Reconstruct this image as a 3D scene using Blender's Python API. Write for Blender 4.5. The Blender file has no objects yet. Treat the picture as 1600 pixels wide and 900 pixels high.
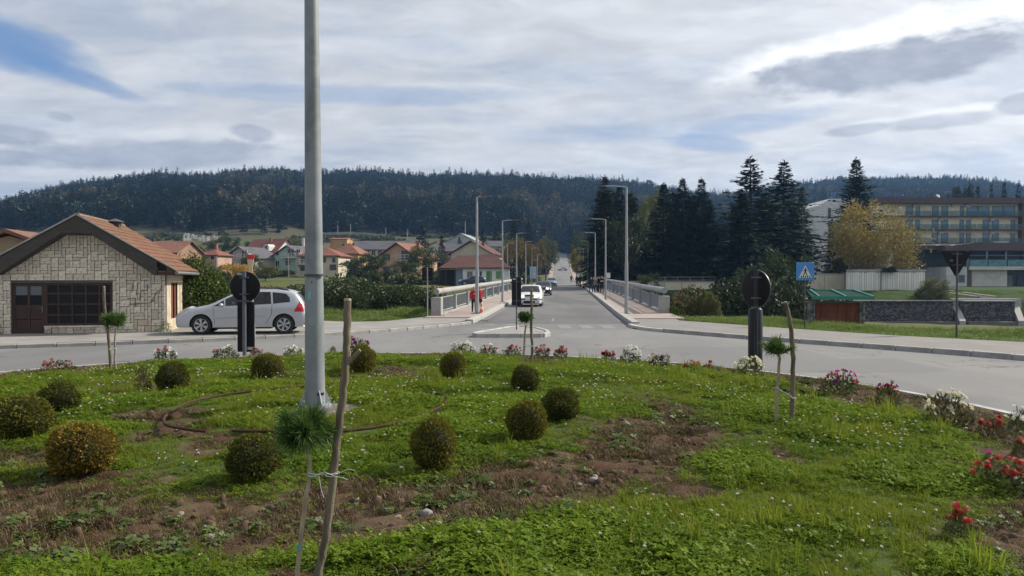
import bpy, bmesh, math, random
import numpy as np
from mathutils import Vector, Matrix
from mathutils.geometry import delaunay_2d_cdt, tessellate_polygon

random.seed(7)
RNG = np.random.default_rng(7)
scene = bpy.context.scene
COL = scene.collection
R = math.radians

# ---------------------------------------------------------------- camera
cam_data = bpy.data.cameras.new("camera")
cam = bpy.data.objects.new("camera", cam_data)
COL.objects.link(cam)
cam.location = (0, 0, 2.0)
cam.rotation_euler = (R(90 - 0.67), 0, 0)
cam_data.sensor_width = 36.0
cam_data.lens = 27.0
cam_data.clip_start = 0.05
cam_data.clip_end = 9000
scene.camera = cam
scene.view_settings.view_transform = 'Standard'
scene.view_settings.look = 'None'
scene.view_settings.exposure = 0.33
scene.view_settings.gamma = 1.0
scene.cycles.volume_bounces = 1
scene.cycles.volume_step_rate = 4
scene.cycles.max_bounces = 6
scene.cycles.transparent_max_bounces = 12

# ---------------------------------------------------------------- sun and sky
SUN_AZ = R(66)      # clockwise from the view direction (+Y)
SUN_EL = R(36)
sun_dir = Vector((math.sin(SUN_AZ) * math.cos(SUN_EL), math.cos(SUN_AZ) * math.cos(SUN_EL), math.sin(SUN_EL)))
sd = bpy.data.lights.new("sun", 'SUN')
sd.energy = 5.0
sd.angle = R(2.5)
sd.color = (1.0, 0.92, 0.78)
sun = bpy.data.objects.new("sun", sd)
COL.objects.link(sun)
sun.location = sun_dir * 60
sun.rotation_euler = sun_dir.to_track_quat('Z', 'Y').to_euler()

world = bpy.data.worlds.new("World")
scene.world = world
world.use_nodes = True
WT = world.node_tree
for n in list(WT.nodes):
	WT.nodes.remove(n)


class NG:
	"""tiny helper to write node maths"""
	def __init__(s, tree):
		s.t = tree

	def new(s, typ, **kw):
		n = s.t.nodes.new(typ)
		for k, v in kw.items():
			setattr(n, k, v)
		return n

	def put(s, sock, v):
		if isinstance(v, bpy.types.NodeSocket):
			s.t.links.new(v, sock)
		elif isinstance(v, (tuple, list)) and len(v) == 3 and sock.type == 'RGBA':
			sock.default_value = (*v, 1)
		else:
			sock.default_value = v

	def m(s, op, a, b=0.0, c=None, clamp=False):
		n = s.new('ShaderNodeMath', operation=op)
		n.use_clamp = clamp
		s.put(n.inputs[0], a)
		s.put(n.inputs[1], b)
		if c is not None:
			s.put(n.inputs[2], c)
		return n.outputs[0]

	def step(s, v, lo, hi, a=0.0, b=1.0):
		n = s.new('ShaderNodeMapRange', interpolation_type='SMOOTHSTEP')
		s.put(n.inputs['Value'], v)
		n.inputs['From Min'].default_value = lo
		n.inputs['From Max'].default_value = hi
		n.inputs['To Min'].default_value = a
		n.inputs['To Max'].default_value = b
		return n.outputs[0]

	def mix(s, f, a, b, blend='MIX'):
		n = s.new('ShaderNodeMix', data_type='RGBA', blend_type=blend)
		s.put(n.inputs['Factor'], f)
		s.put(n.inputs['A'], a)
		s.put(n.inputs['B'], b)
		return n.outputs['Result']

	def noise(s, vec, scale, detail=3, rough=0.5, dist=0.0, out='Fac'):
		n = s.new('ShaderNodeTexNoise')
		if vec is not None:
			s.put(n.inputs['Vector'], vec)
		n.inputs['Scale'].default_value = scale
		n.inputs['Detail'].default_value = detail
		n.inputs['Roughness'].default_value = rough
		n.inputs['Distortion'].default_value = dist
		return n.outputs[0 if out == 'Fac' else 1]

	def xyz(s, x, y, z):
		n = s.new('ShaderNodeCombineXYZ')
		for i, v in enumerate((x, y, z)):
			s.put(n.inputs[i], v)
		return n.outputs[0]


def build_world():
	g = NG(WT)
	out = g.new('ShaderNodeOutputWorld')
	bg = g.new('ShaderNodeBackground')
	bg.inputs['Strength'].default_value = 0.1
	WT.links.new(bg.outputs[0], out.inputs[0])
	sky = g.new('ShaderNodeTexSky', sky_type='NISHITA')
	sky.sun_disc = False
	sky.sun_elevation = SUN_EL
	sky.sun_rotation = SUN_AZ
	sky.air_density = 1.0
	sky.dust_density = 0.6
	sky.ozone_density = 1.5
	tc = g.new('ShaderNodeTexCoord')
	d = tc.outputs['Generated']
	sep = g.new('ShaderNodeSeparateXYZ')
	WT.links.new(d, sep.inputs[0])
	x, y, z = sep.outputs
	zc = g.m('MAXIMUM', z, 0.0)
	zz = g.m('ADD', zc, 0.16)
	qx = g.m('DIVIDE', x, zz)
	qy = g.m('DIVIDE', y, zz)
	q = g.xyz(g.m('ADD', g.m('MULTIPLY', qx, 0.55), g.m('MULTIPLY', qy, -0.18)), g.m('ADD', g.m('MULTIPLY', qy, 0.75), g.m('MULTIPLY', qx, 0.1)), 0.0)
	az = g.m('ARCTAN2', x, y)
	el = g.m('ARCSINE', z)
	streak = g.noise(q, 1.35, 7, 0.62, 0.5)
	fine = g.noise(q, 4.2, 6, 0.62, 0.4)
	q2 = g.xyz(g.m('MULTIPLY', qx, 1.9), g.m('MULTIPLY', qy, 3.4), 3.3)
	ripple = g.noise(q2, 2.0, 4, 0.55, 0.8)
	aev = g.xyz(g.m('MULTIPLY', az, 4.0), g.m('MULTIPLY', el, 9.0), 0.0)
	puff = g.noise(aev, 2.3, 7, 0.58, 0.15)
	puff2 = g.noise(aev, 6.5, 6, 0.6, 0.2)

	def blob(a0, e0, sa, se, soft=0.8, amp=2.2, tilt=0.0, lo=0.35):
		da = g.m('SUBTRACT', az, a0)
		de = g.m('SUBTRACT', g.m('SUBTRACT', el, e0), g.m('MULTIPLY', da, tilt))
		u = g.m('POWER', g.m('ABSOLUTE', g.m('DIVIDE', da, sa)), 2.0)
		v = g.m('POWER', g.m('ABSOLUTE', g.m('DIVIDE', de, se)), 2.0)
		r = g.m('ADD', u, v)
		r = g.m('ADD', r, g.m('MULTIPLY', g.m('SUBTRACT', puff, 0.5), amp))
		r = g.m('ADD', r, g.m('MULTIPLY', g.m('SUBTRACT', puff2, 0.5), amp * 0.45))
		return g.step(r, lo, lo + soft, 1.0, 0.0)

	def ae(px, py):
		a = math.atan2(px - 800, 1200)
		return a, math.atan2((436 - py) * math.cos(a), 1200)

	# thin high cloud veil
	cov = g.m('ADD', g.m('MULTIPLY', streak, 0.75), g.m('MULTIPLY', fine, 0.35))
	veil = g.step(cov, 0.34, 0.62, 0.58, 1.0)
	veil = g.m('MAXIMUM', veil, g.step(el, 0.16, 0.03, 0.0, 0.95))
	# gaps of blue
	for (px, py, sa, se, t, k) in ((20, 70, 0.085, 0.028, -0.22, 0.85), (1105, 224, 0.055, 0.010, -0.12, 0.5), (560, 150, 0.22, 0.012, 0.02, 0.40), (1190, 190, 0.09, 0.012, 0.1, 0.4), (120, 118, 0.07, 0.010, -0.3, 0.6),
								   (930, 210, 0.14, 0.012, 0.0, 0.25)):
		a0, e0 = ae(px, py)
		b = blob(a0, e0, sa, se, 1.5, 1.7, t, 0.1)
		veil = g.m('MULTIPLY', veil, g.m('SUBTRACT', 1.0, g.m('MULTIPLY', b, k)))
	# nearness to the sun brightens cloud
	dn = g.new('ShaderNodeVectorMath', operation='DOT_PRODUCT')
	WT.links.new(d, dn.inputs[0])
	dn.inputs[1].default_value = sun_dir
	near = g.m('POWER', g.m('MAXIMUM', dn.outputs['Value'], 0.0), 5.0)
	glow = g.m('ADD', 0.86, g.m('MULTIPLY', near, 0.95))
	tone = g.m('MULTIPLY', glow, g.m('MULTIPLY', g.step(ripple, 0.25, 0.75, 0.90, 1.08), g.step(fine, 0.3, 0.7, 0.93, 1.06)))
	lit = g.new('ShaderNodeVectorMath', operation='SCALE')
	warm = g.mix(g.step(near, 0.0, 0.45), (6.1, 6.3, 6.65), (6.8, 6.75, 6.7))
	WT.links.new(warm, lit.inputs[0])
	WT.links.new(tone, lit.inputs['Scale'])
	deep = g.mix(0.75, sky.outputs[0], (0.95, 2.1, 4.4))
	base = g.mix(veil, deep, lit.outputs[0])
	# bright rims, then grey bellies of the low cumulus
	rims = []
	bell = []
	for (px, py, sa, se, t, rim, k, soft) in ((1390, 100, 0.215, 0.030, 0.10, 1.0, 0.9, 0.75), (1465, 190, 0.055, 0.009, 0.02, 0.8, 0.6, 1.1), (1335, 204, 0.035, 0.007, 0.06, 0.4, 0.6, 1.1),
										(230, 241, 0.15, 0.020, 0.08, 0.25, 0.85, 0.9), (395, 208, 0.028, 0.010, -0.1, 0.0, 0.75, 1.0), (15, 211, 0.05, 0.010, 0.0, 0.0, 0.8, 1.0),
										(10, 247, 0.04, 0.009, 0.0, 0.0, 0.75, 1.0), (97, 183, 0.014, 0.005, -0.1, 0.0, 0.7, 1.0), (1600, 160, 0.03, 0.012, 0.1, 0.4, 0.6, 0.8), (30, 300, 0.09, 0.012, 0.05, 0.0, 0.4, 1.0)):
		a0, e0 = ae(px, py)
		if rim > 0.02:
			rims.append((blob(a0 + 0.02, e0 + se * 0.55, sa * 1.12, se * 1.25, 0.9, 2.3, t), rim))
		bell.append((blob(a0, e0, sa, se, soft, 2.2, t), k))
	for b, k in rims:
		base = g.mix(g.m('MULTIPLY', b, k), base, (8.7, 8.75, 8.8))
	belly = g.mix(g.step(puff2, 0.3, 0.7), (2.75, 3.05, 3.75), (3.6, 3.9, 4.6))
	for b, k in bell:
		base = g.mix(g.m('MULTIPLY', b, k), base, belly)
	# below the horizon: plain dull ground tone
	base = g.mix(g.step(z, -0.03, 0.0), (1.2, 1.25, 1.2), base)
	WT.links.new(base, bg.inputs['Color'])


build_world()

# ---------------------------------------------------------------- materials
MATS = {}


def material(name, c1, c2=None, scale=3.0, rough=0.8, bump=0.0, bscale=None, metal=0.0, spec=0.4, detail=5, coords='Object', c3=None, s3=0.5, coat=0.0, stretch=None):
	if name in MATS:
		return MATS[name]
	m = bpy.data.materials.new(name)
	m.use_nodes = True
	t = m.node_tree
	g = NG(t)
	b = t.nodes['Principled BSDF']
	tc = g.new('ShaderNodeTexCoord')
	vec = tc.outputs[coords]
	if stretch:
		mp = g.new('ShaderNodeMapping')
		t.links.new(vec, mp.inputs['Vector'])
		mp.inputs['Scale'].default_value = stretch
		vec = mp.outputs[0]
	c2 = c2 or tuple(min(1, v * 0.75) for v in c1)
	n = g.noise(vec, scale, detail, 0.6)
	c = g.mix(g.step(n, 0.3, 0.7), c1, c2)
	if c3:
		n3 = g.noise(vec, s3, 5, 0.6, 0.6)
		c = g.mix(g.step(n3, 0.48, 0.64), c, c3)
	t.links.new(c, b.inputs['Base Color'])
	b.inputs['Roughness'].default_value = rough
	b.inputs['Metallic'].default_value = metal
	b.inputs['Specular IOR Level'].default_value = spec
	if coat:
		b.inputs['Coat Weight'].default_value = coat
		b.inputs['Coat Roughness'].default_value = 0.06
	if bump:
		bn = g.new('ShaderNodeBump')
		bn.inputs['Strength'].default_value = min(1.0, bump)
		bn.inputs['Distance'].default_value = 0.02
		t.links.new(g.noise(vec, bscale or scale * 4, 5, 0.6), bn.inputs['Height'])
		t.links.new(bn.outputs[0], b.inputs['Normal'])
	MATS[name] = m
	return m


def leaf_material(name, c1, c2, c3=None, share3=0.2, trans=0.35, rough=0.6, gloss=0.03, patch=None):
	"""leaf colour varies from leaf to leaf and from plant to plant"""
	if name in MATS:
		return MATS[name]
	m = bpy.data.materials.new(name)
	m.use_nodes = True
	t = m.node_tree
	g = NG(t)
	for n in list(t.nodes):
		t.nodes.remove(n)
	out = g.new('ShaderNodeOutputMaterial')
	geo = g.new('ShaderNodeNewGeometry')
	oi = g.new('ShaderNodeObjectInfo')
	r1 = geo.outputs['Random Per Island']
	r2 = oi.outputs['Random']
	f = g.m('ADD', g.m('MULTIPLY', r1, 0.6), g.m('MULTIPLY', r2, 0.4))
	c = g.mix(f, c1, c2)
	if c3:
		k = g.m('FRACT', g.m('ADD', g.m('MULTIPLY', r1, 7.31), g.m('MULTIPLY', r2, 3.17)))
		c = g.mix(g.step(k, 1 - share3 - 0.04, 1 - share3 + 0.04), c, c3)
	if patch:
		pn = g.noise(oi.outputs['Location'], 0.85, 4, 0.6)
		c = g.mix(g.step(pn, 0.36, 0.66, 0.0, 0.75), c, patch)
	df = g.new('ShaderNodeBsdfDiffuse')
	tr = g.new('ShaderNodeBsdfTranslucent')
	gl = g.new('ShaderNodeBsdfGlossy')
	gl.inputs['Roughness'].default_value = 0.5
	gl.inputs['Color'].default_value = (0.8, 0.85, 0.8, 1)
	t.links.new(c, df.inputs[0])
	t.links.new(c, tr.inputs[0])
	a = g.new('ShaderNodeMixShader')
	a.inputs[0].default_value = trans
	t.links.new(df.outputs[0], a.inputs[1])
	t.links.new(tr.outputs[0], a.inputs[2])
	b2 = g.new('ShaderNodeMixShader')
	b2.inputs[0].default_value = gloss
	t.links.new(a.outputs[0], b2.inputs[1])
	t.links.new(gl.outputs[0], b2.inputs[2])
	t.links.new(b2.outputs[0], out.inputs[0])
	MATS[name] = m
	return m


def weathered_road(m, k):
	"""fine cracks, patched squares and dull stains on top of an asphalt material"""
	t = m.node_tree
	g = NG(t)
	b = t.nodes['Principled BSDF']
	base = b.inputs['Base Color'].links[0].from_socket
	v = g.new('ShaderNodeTexCoord').outputs['Object']
	wob = g.new('ShaderNodeVectorMath', operation='ADD')
	sc = g.new('ShaderNodeVectorMath', operation='SCALE')
	t.links.new(g.noise(v, 0.9, 4, 0.6, out='Color'), sc.inputs[0])
	sc.inputs['Scale'].default_value = 1.4
	t.links.new(v, wob.inputs[0])
	t.links.new(sc.outputs[0], wob.inputs[1])
	vo = g.new('ShaderNodeTexVoronoi', feature='DISTANCE_TO_EDGE')
	t.links.new(wob.outputs[0], vo.inputs['Vector'])
	vo.inputs['Scale'].default_value = 0.33
	crack = g.m('MULTIPLY', g.step(vo.outputs['Distance'], 0.004, 0.014, 1.0, 0.0), g.step(g.noise(v, 0.25, 3), 0.45, 0.6))
	c = g.mix(g.m('MULTIPLY', crack, 0.6), base, (0.06, 0.06, 0.062))
	vp = g.new('ShaderNodeTexVoronoi', distance='CHEBYCHEV')
	t.links.new(v, vp.inputs['Vector'])
	vp.inputs['Scale'].default_value = 0.16
	sp = g.new('ShaderNodeSeparateColor')
	t.links.new(vp.outputs['Color'], sp.inputs[0])
	c = g.mix(g.m('MULTIPLY', g.step(sp.outputs[0], 0.70, 0.72), 0.5), c, (0.11 * k, 0.11 * k, 0.115 * k))
	c = g.mix(g.m('MULTIPLY', g.step(g.noise(v, 1.7, 5, 0.7), 0.60, 0.76), 0.6), c, (0.095, 0.092, 0.09))
	c = g.mix(g.m('MULTIPLY', g.step(g.noise(v, 14, 3, 0.7), 0.55, 0.75), 0.35), c, (0.25, 0.25, 0.25))
	t.links.new(c, b.inputs['Base Color'])


def glass_material(name, c, clear=0.25, rough=0.05):
	if name in MATS:
		return MATS[name]
	m = bpy.data.materials.new(name)
	m.use_nodes = True
	t = m.node_tree
	b = t.nodes['Principled BSDF']
	b.inputs['Base Color'].default_value = (*c, 1)
	b.inputs['Roughness'].default_value = rough
	b.inputs['Specular IOR Level'].default_value = 0.6
	if clear:
		out = t.nodes['Material Output']
		g = NG(t)
		tr = g.new('ShaderNodeBsdfTransparent')
		tr.inputs[0].default_value = (0.75, 0.85, 0.85, 1)
		mx = g.new('ShaderNodeMixShader')
		mx.inputs[0].default_value = clear
		t.links.new(b.outputs[0], mx.inputs[1])
		t.links.new(tr.outputs[0], mx.inputs[2])
		t.links.new(mx.outputs[0], out.inputs[0])
	MATS[name] = m
	return m


def emit_material(name, c, strength):
	m = bpy.data.materials.new(name)
	m.use_nodes = True
	b = m.node_tree.nodes['Principled BSDF']
	b.inputs['Base Color'].default_value = (*c, 1)
	b.inputs['Emission Color'].default_value = (*c, 1)
	b.inputs['Emission Strength'].default_value = strength
	MATS[name] = m
	return m


# ---------------------------------------------------------------- mesh helpers
class MB:
	def __init__(s):
		s.v = []
		s.f = []
		s.mi = []

	def add(s, vs, fs, mi=0):
		o = len(s.v)
		s.v.extend(tuple(float(c) for c in v) for v in vs)
		for f in fs:
			s.f.append(tuple(int(i) + o for i in f))
			s.mi.append(mi)
		return s

	def box(s, c, size, rz=0.0, mi=0, ch=0.0):
		x, y, z = (v / 2 for v in size)
		if ch <= 0:
			vs = [(sx * x, sy * y, sz * z) for sx in (-1, 1) for sy in (-1, 1) for sz in (-1, 1)]
			fs = [(0, 1, 3, 2), (4, 6, 7, 5), (0, 4, 5, 1), (2, 3, 7, 6), (0, 2, 6, 4), (1, 5, 7, 3)]
		else:
			bm = bmesh.new()
			bmesh.ops.create_cube(bm, size=1)
			for v in bm.verts:
				v.co = Vector((v.co.x * 2 * x, v.co.y * 2 * y, v.co.z * 2 * z))
			bmesh.ops.bevel(bm, geom=bm.edges[:], offset=ch, segments=1, affect='EDGES')
			bm.verts.index_update()
			vs = [tuple(v.co) for v in bm.verts]
			fs = [tuple(v.index for v in f.verts) for f in bm.faces]
			bm.free()
		cz, sz_ = math.cos(rz), math.sin(rz)
		vs = [(c[0] + vx * cz - vy * sz_, c[1] + vx * sz_ + vy * cz, c[2] + vz) for vx, vy, vz in vs]
		return s.add(vs, fs, mi)

	def span(s, x0, x1, y0, y1, z0, z1, mi=0, ch=0.0):
		return s.box(((x0 + x1) / 2, (y0 + y1) / 2, (z0 + z1) / 2), (x1 - x0, y1 - y0, z1 - z0), 0, mi, ch)

	def tube(s, pts, rad, n=10, mi=0, cap=True):
		pts = [Vector(p) for p in pts]
		if not hasattr(rad, '__len__'):
			rad = [rad] * len(pts)
		vs = []
		up = None
		for i, p in enumerate(pts):
			a = pts[max(0, i - 1)]
			b = pts[min(len(pts) - 1, i + 1)]
			t = (b - a).normalized()
			if up is None:
				up = Vector((0, 0, 1)) if abs(t.z) < 0.9 else Vector((1, 0, 0))
			u = t.cross(up)
			if u.length < 1e-5:
				u = t.cross(Vector((0, 1, 0)))
			u.normalize()
			w = u.cross(t).normalized()
			up = w
			for k in range(n):
				ang = 2 * math.pi * k / n
				vs.append(p + (u * math.cos(ang) + w * math.sin(ang)) * rad[i])
		fs = []
		for i in range(len(pts) - 1):
			for k in range(n):
				k2 = (k + 1) % n
				fs.append((i * n + k, i * n + k2, (i + 1) * n + k2, (i + 1) * n + k))
		if cap:
			fs.append(tuple(range(n - 1, -1, -1)))
			fs.append(tuple(range((len(pts) - 1) * n, len(pts) * n)))
		return s.add(vs, fs, mi)

	def prism(s, poly, y0, y1, mi=0, plane='xz'):
		"""extrude a 2-D outline"""
		n = len(poly)
		if plane == 'xz':
			vs = [(a, y0, b) for a, b in poly] + [(a, y1, b) for a, b in poly]
		elif plane == 'xy':
			vs = [(a, b, y0) for a, b in poly] + [(a, b, y1) for a, b in poly]
		else:
			vs = [(y0, a, b) for a, b in poly] + [(y1, a, b) for a, b in poly]
		tri = tessellate_polygon([[Vector((a, b, 0)) for a, b in poly]])
		fs = [tuple(t) for t in tri] + [tuple(n + i for i in reversed(t)) for t in tri]
		for i in range(n):
			j = (i + 1) % n
			fs.append((i, j, n + j, n + i))
		return s.add(vs, fs, mi)

	def lathe(s, prof, n=24, mi=0, axis='z', c=(0, 0, 0)):
		vs = []
		for r, h in prof:
			for k in range(n):
				a = 2 * math.pi * k / n
				if axis == 'z':
					vs.append((c[0] + r * math.cos(a), c[1] + r * math.sin(a), c[2] + h))
				else:
					vs.append((c[0] + r * math.cos(a), c[1] + h, c[2] + r * math.sin(a)))
		fs = []
		for i in range(len(prof) - 1):
			for k in range(n):
				k2 = (k + 1) % n
				fs.append((i * n + k, i * n + k2, (i + 1) * n + k2, (i + 1) * n + k))
		return s.add(vs, fs, mi)

	def mesh(s, name, mats, smooth=False, fix=True):
		me = bpy.data.meshes.new(name)
		me.from_pydata(s.v, [], s.f)
		for m in (mats if isinstance(mats, (list, tuple)) else [mats]):
			me.materials.append(m)
		if any(s.mi):
			me.polygons.foreach_set('material_index', s.mi)
		if fix:
			bm = bmesh.new()
			bm.from_mesh(me)
			bmesh.ops.recalc_face_normals(bm, faces=bm.faces)
			bm.to_mesh(me)
			bm.free()
		if smooth:
			me.polygons.foreach_set('use_smooth', [True] * len(me.polygons))
			if hasattr(me, 'set_sharp_from_angle'):
				me.set_sharp_from_angle(angle=R(40))
		me.update()
		return me

	def build(s, name, mats, parent=None, smooth=False, loc=None, fix=True):
		return put(name, s.mesh(name, mats, smooth, fix), parent, loc)


def put(name, me, parent=None, loc=None, rot=None, scale=None):
	o = bpy.data.objects.new(name, me)
	COL.objects.link(o)
	if parent is not None:
		o.parent = parent
	if loc is not None:
		o.location = loc
	if rot is not None:
		o.rotation_euler = rot
	if scale is not None:
		o.scale = scale if hasattr(scale, '__len__') else (scale,) * 3
	return o


def tag(o, label=None, cat=None, group=None, kind=None):
	if label:
		o['label'] = label
	if cat:
		o['category'] = cat
	if group:
		o['group'] = group
	if kind:
		o['kind'] = kind
	return o


def thing(name, label, cat, loc=(0, 0, 0), rz=0.0, group=None, scale=None):
	o = bpy.data.objects.new(name, None)
	o.empty_display_size = 0.3
	COL.objects.link(o)
	o.location = loc
	o.rotation_euler = (0, 0, rz)
	if scale is not None:
		o.scale = scale if hasattr(scale, '__len__') else (scale,) * 3
	return tag(o, label, cat, group)


def copy_thing(root, label, loc, rz=0.0, group=None, scale=None):
	def rec(o, parent):
		c = o.copy()
		COL.objects.link(c)
		c.parent = parent
		for ch in KIDS.get(o.name, [x for x in o.children]):
			rec(ch, c)
		return c
	r = rec(root, None)
	r.location = loc
	r.rotation_euler = (0, 0, rz)
	if scale is not None:
		r.scale = scale if hasattr(scale, '__len__') else (scale,) * 3
	tag(r, label, None, group)
	return r


KIDS = {}


def own_material(o, m, slot=0):
	o.material_slots[slot].link = 'OBJECT'
	o.material_slots[slot].material = m


def np_mesh(name, V, F, mats, mi=None, smooth=False):
	me = bpy.data.meshes.new(name)
	V = np.asarray(V, dtype=np.float32)
	F = np.asarray(F, dtype=np.int32)
	k = F.shape[1]
	me.vertices.add(len(V))
	me.vertices.foreach_set('co', V.ravel())
	me.loops.add(F.size)
	me.loops.foreach_set('vertex_index', F.ravel())
	me.polygons.add(len(F))
	me.polygons.foreach_set('loop_start', np.arange(0, F.size, k, dtype=np.int32))
	for m in (mats if isinstance(mats, (list, tuple)) else [mats]):
		me.materials.append(m)
	if mi is not None:
		me.polygons.foreach_set('material_index', np.asarray(mi, dtype=np.int32))
	if smooth:
		me.polygons.foreach_set('use_smooth', np.ones(len(F), dtype=bool))
	me.update(calc_edges=True)
	me.validate()
	return me


def unit(v):
	return v / np.maximum(np.linalg.norm(v, axis=-1, keepdims=True), 1e-9)


def leaves(rng, pos, size, aspect=0.5, direction=None, spread=1.0, jitter=0.3):
	"""one diamond-shaped leaf per point -> V (4N,3), F (N,4)"""
	pos = np.asarray(pos, float)
	n = len(pos)
	d = rng.normal(size=(n, 3))
	if direction is not None:
		d = unit(d) * spread + np.asarray(direction)
	d = unit(d)
	s = unit(np.cross(d, rng.normal(size=(n, 3))))
	L = np.asarray(size) * (1 + jitter * rng.uniform(-1, 1, n))
	L = L[:, None]
	V = np.empty((n, 4, 3))
	V[:, 0] = pos - d * L * 0.5
	V[:, 1] = pos + s * L * aspect * 0.5
	V[:, 2] = pos + d * L * 0.5
	V[:, 3] = pos - s * L * aspect * 0.5
	F = np.arange(4 * n).reshape(n, 4)
	return V.reshape(-1, 3), F


def join_vf(parts):
	Vs, Fs, o = [], [], 0
	for V, F in parts:
		Vs.append(V)
		Fs.append(F + o)
		o += len(V)
	return np.concatenate(Vs), np.concatenate(Fs)


# value noise on the plane
_NT = np.random.default_rng(99).random((256, 256))


def vnoise(x, y, s=1.0, seed=0):
	x = np.asarray(x, float) * s + seed * 17.3
	y = np.asarray(y, float) * s + seed * 31.7
	xi = np.floor(x).astype(int)
	yi = np.floor(y).astype(int)
	fx = x - xi
	fy = y - yi
	fx = fx * fx * (3 - 2 * fx)
	fy = fy * fy * (3 - 2 * fy)
	a = _NT[xi % 256, yi % 256]
	b = _NT[(xi + 1) % 256, yi % 256]
	c = _NT[xi % 256, (yi + 1) % 256]
	d = _NT[(xi + 1) % 256, (yi + 1) % 256]
	return (a * (1 - fx) + b * fx) * (1 - fy) + (c * (1 - fx) + d * fx) * fy


def fbm(x, y, s=1.0, seed=0, oct=4):
	t, a, n = 0, 0.5, 0
	for i in range(oct):
		t = t + a * vnoise(x, y, s * 2 ** i, seed + i * 3)
		n += a
		a *= 0.5
	return t / n


def sstep(v, lo, hi):
	t = np.clip((np.asarray(v, float) - lo) / (hi - lo), 0, 1)
	return t * t * (3 - 2 * t)


def scatter(name, pts, rot, scl, idx, sources, mats_needed=None, kind='stuff'):
	"""one object: points that carry instances of the source meshes (grass, leaves, far wood)"""
	me = bpy.data.meshes.new(name)
	pts = np.asarray(pts, np.float32)
	me.vertices.add(len(pts))
	me.vertices.foreach_set('co', pts.ravel())
	a = me.attributes.new('rot', 'FLOAT_VECTOR', 'POINT')
	a.data.foreach_set('vector', np.asarray(rot, np.float32).ravel())
	scl = np.asarray(scl, np.float32)
	if scl.ndim == 1:
		scl = np.repeat(scl[:, None], 3, 1)
	a = me.attributes.new('scl', 'FLOAT_VECTOR', 'POINT')
	a.data.foreach_set('vector', scl.ravel())
	a = me.attributes.new('idx', 'INT', 'POINT')
	a.data.foreach_set('value', np.asarray(idx, np.int32))
	o = put(name, me)
	o['kind'] = kind
	ng = bpy.data.node_groups.new(name + '_nodes', 'GeometryNodeTree')
	ng.interface.new_socket('Geometry', in_out='INPUT', socket_type='NodeSocketGeometry')
	ng.interface.new_socket('Geometry', in_out='OUTPUT', socket_type='NodeSocketGeometry')
	gi = ng.nodes.new('NodeGroupInput')
	go = ng.nodes.new('NodeGroupOutput')
	iop = ng.nodes.new('GeometryNodeInstanceOnPoints')
	g2i = ng.nodes.new('GeometryNodeGeometryToInstance')
	# join adds its links in reverse order: link last source first
	for s in reversed(sources):
		oi = ng.nodes.new('GeometryNodeObjectInfo')
		oi.inputs['Object'].default_value = s
		oi.inputs['As Instance'].default_value = False
		ng.links.new(oi.outputs['Geometry'], g2i.inputs[0])

	def attr(nm, typ):
		n = ng.nodes.new('GeometryNodeInputNamedAttribute')
		n.data_type = typ
		n.inputs['Name'].default_value = nm
		return n.outputs['Attribute']
	ng.links.new(gi.outputs[0], iop.inputs['Points'])
	ng.links.new(g2i.outputs[0], iop.inputs['Instance'])
	iop.inputs['Pick Instance'].default_value = True
	ng.links.new(attr('idx', 'INT'), iop.inputs['Instance Index'])
	ng.links.new(attr('rot', 'FLOAT_VECTOR'), iop.inputs['Rotation'])
	ng.links.new(attr('scl', 'FLOAT_VECTOR'), iop.inputs['Scale'])
	ng.links.new(iop.outputs[0], go.inputs[0])
	md = o.modifiers.new('scatter', 'NODES')
	md.node_group = ng
	return o


def source(name, me):
	"""an object that only feeds a scatter; it is linked to no collection, so it is not itself in the scene"""
	return bpy.data.objects.new(name, me)


# ---------------------------------------------------------------- where things stand
CX, CY, RAD = -2.6, 10.0, 9.65      # roundabout island


def road_c(y):
	return 1.56 + (np.asarray(y, float) - 32) * 0.07 - np.maximum(0, np.asarray(y, float) - 250) * 0.012


def road_z(y):
	return np.interp(y, [-50, 40, 132, 250, 315, 450, 520], [0, 0, 0.8, 1.4, 5.4, 17.7, 21])


def island_z(x, y):
	r = np.hypot(np.asarray(x, float) - CX, np.asarray(y, float) - CY)
	return 0.10 + 0.22 * np.clip(1 - (r / RAD) ** 2, 0, 1) + 0.05 * (fbm(x, y, 1.2, 5) - 0.5) * np.clip((RAD - r) * 2, 0, 1)


def on_island(px, py):
	Y = 10.0
	for _ in range(12):
		X = (px - 800) / 1200 * Y
		Y = (2.0 - float(island_z(X, Y))) * 1200 / (py - 436)
	X = (px - 800) / 1200 * Y
	return X, Y, float(island_z(X, Y))


def px_x(px, Y):
	return (px - 800) / 1200 * Y


def px_z(py, Y):
	return 2.0 + (436 - py) / 1200 * Y


RIDGE_PX = [-900, -300, 0, 50, 100, 150, 200, 250, 300, 400, 500, 600, 650, 700, 800, 900, 950, 1050, 1110, 1150, 1200, 1300, 1400, 1480, 1560, 1620, 2000, 2600]
RIDGE_PY = [380, 345, 316, 303, 291, 283, 277, 272, 270, 266, 267, 268, 276, 272, 274, 278, 279, 292, 303, 300, 292, 280, 278, 277, 283, 290, 300, 330]


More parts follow.
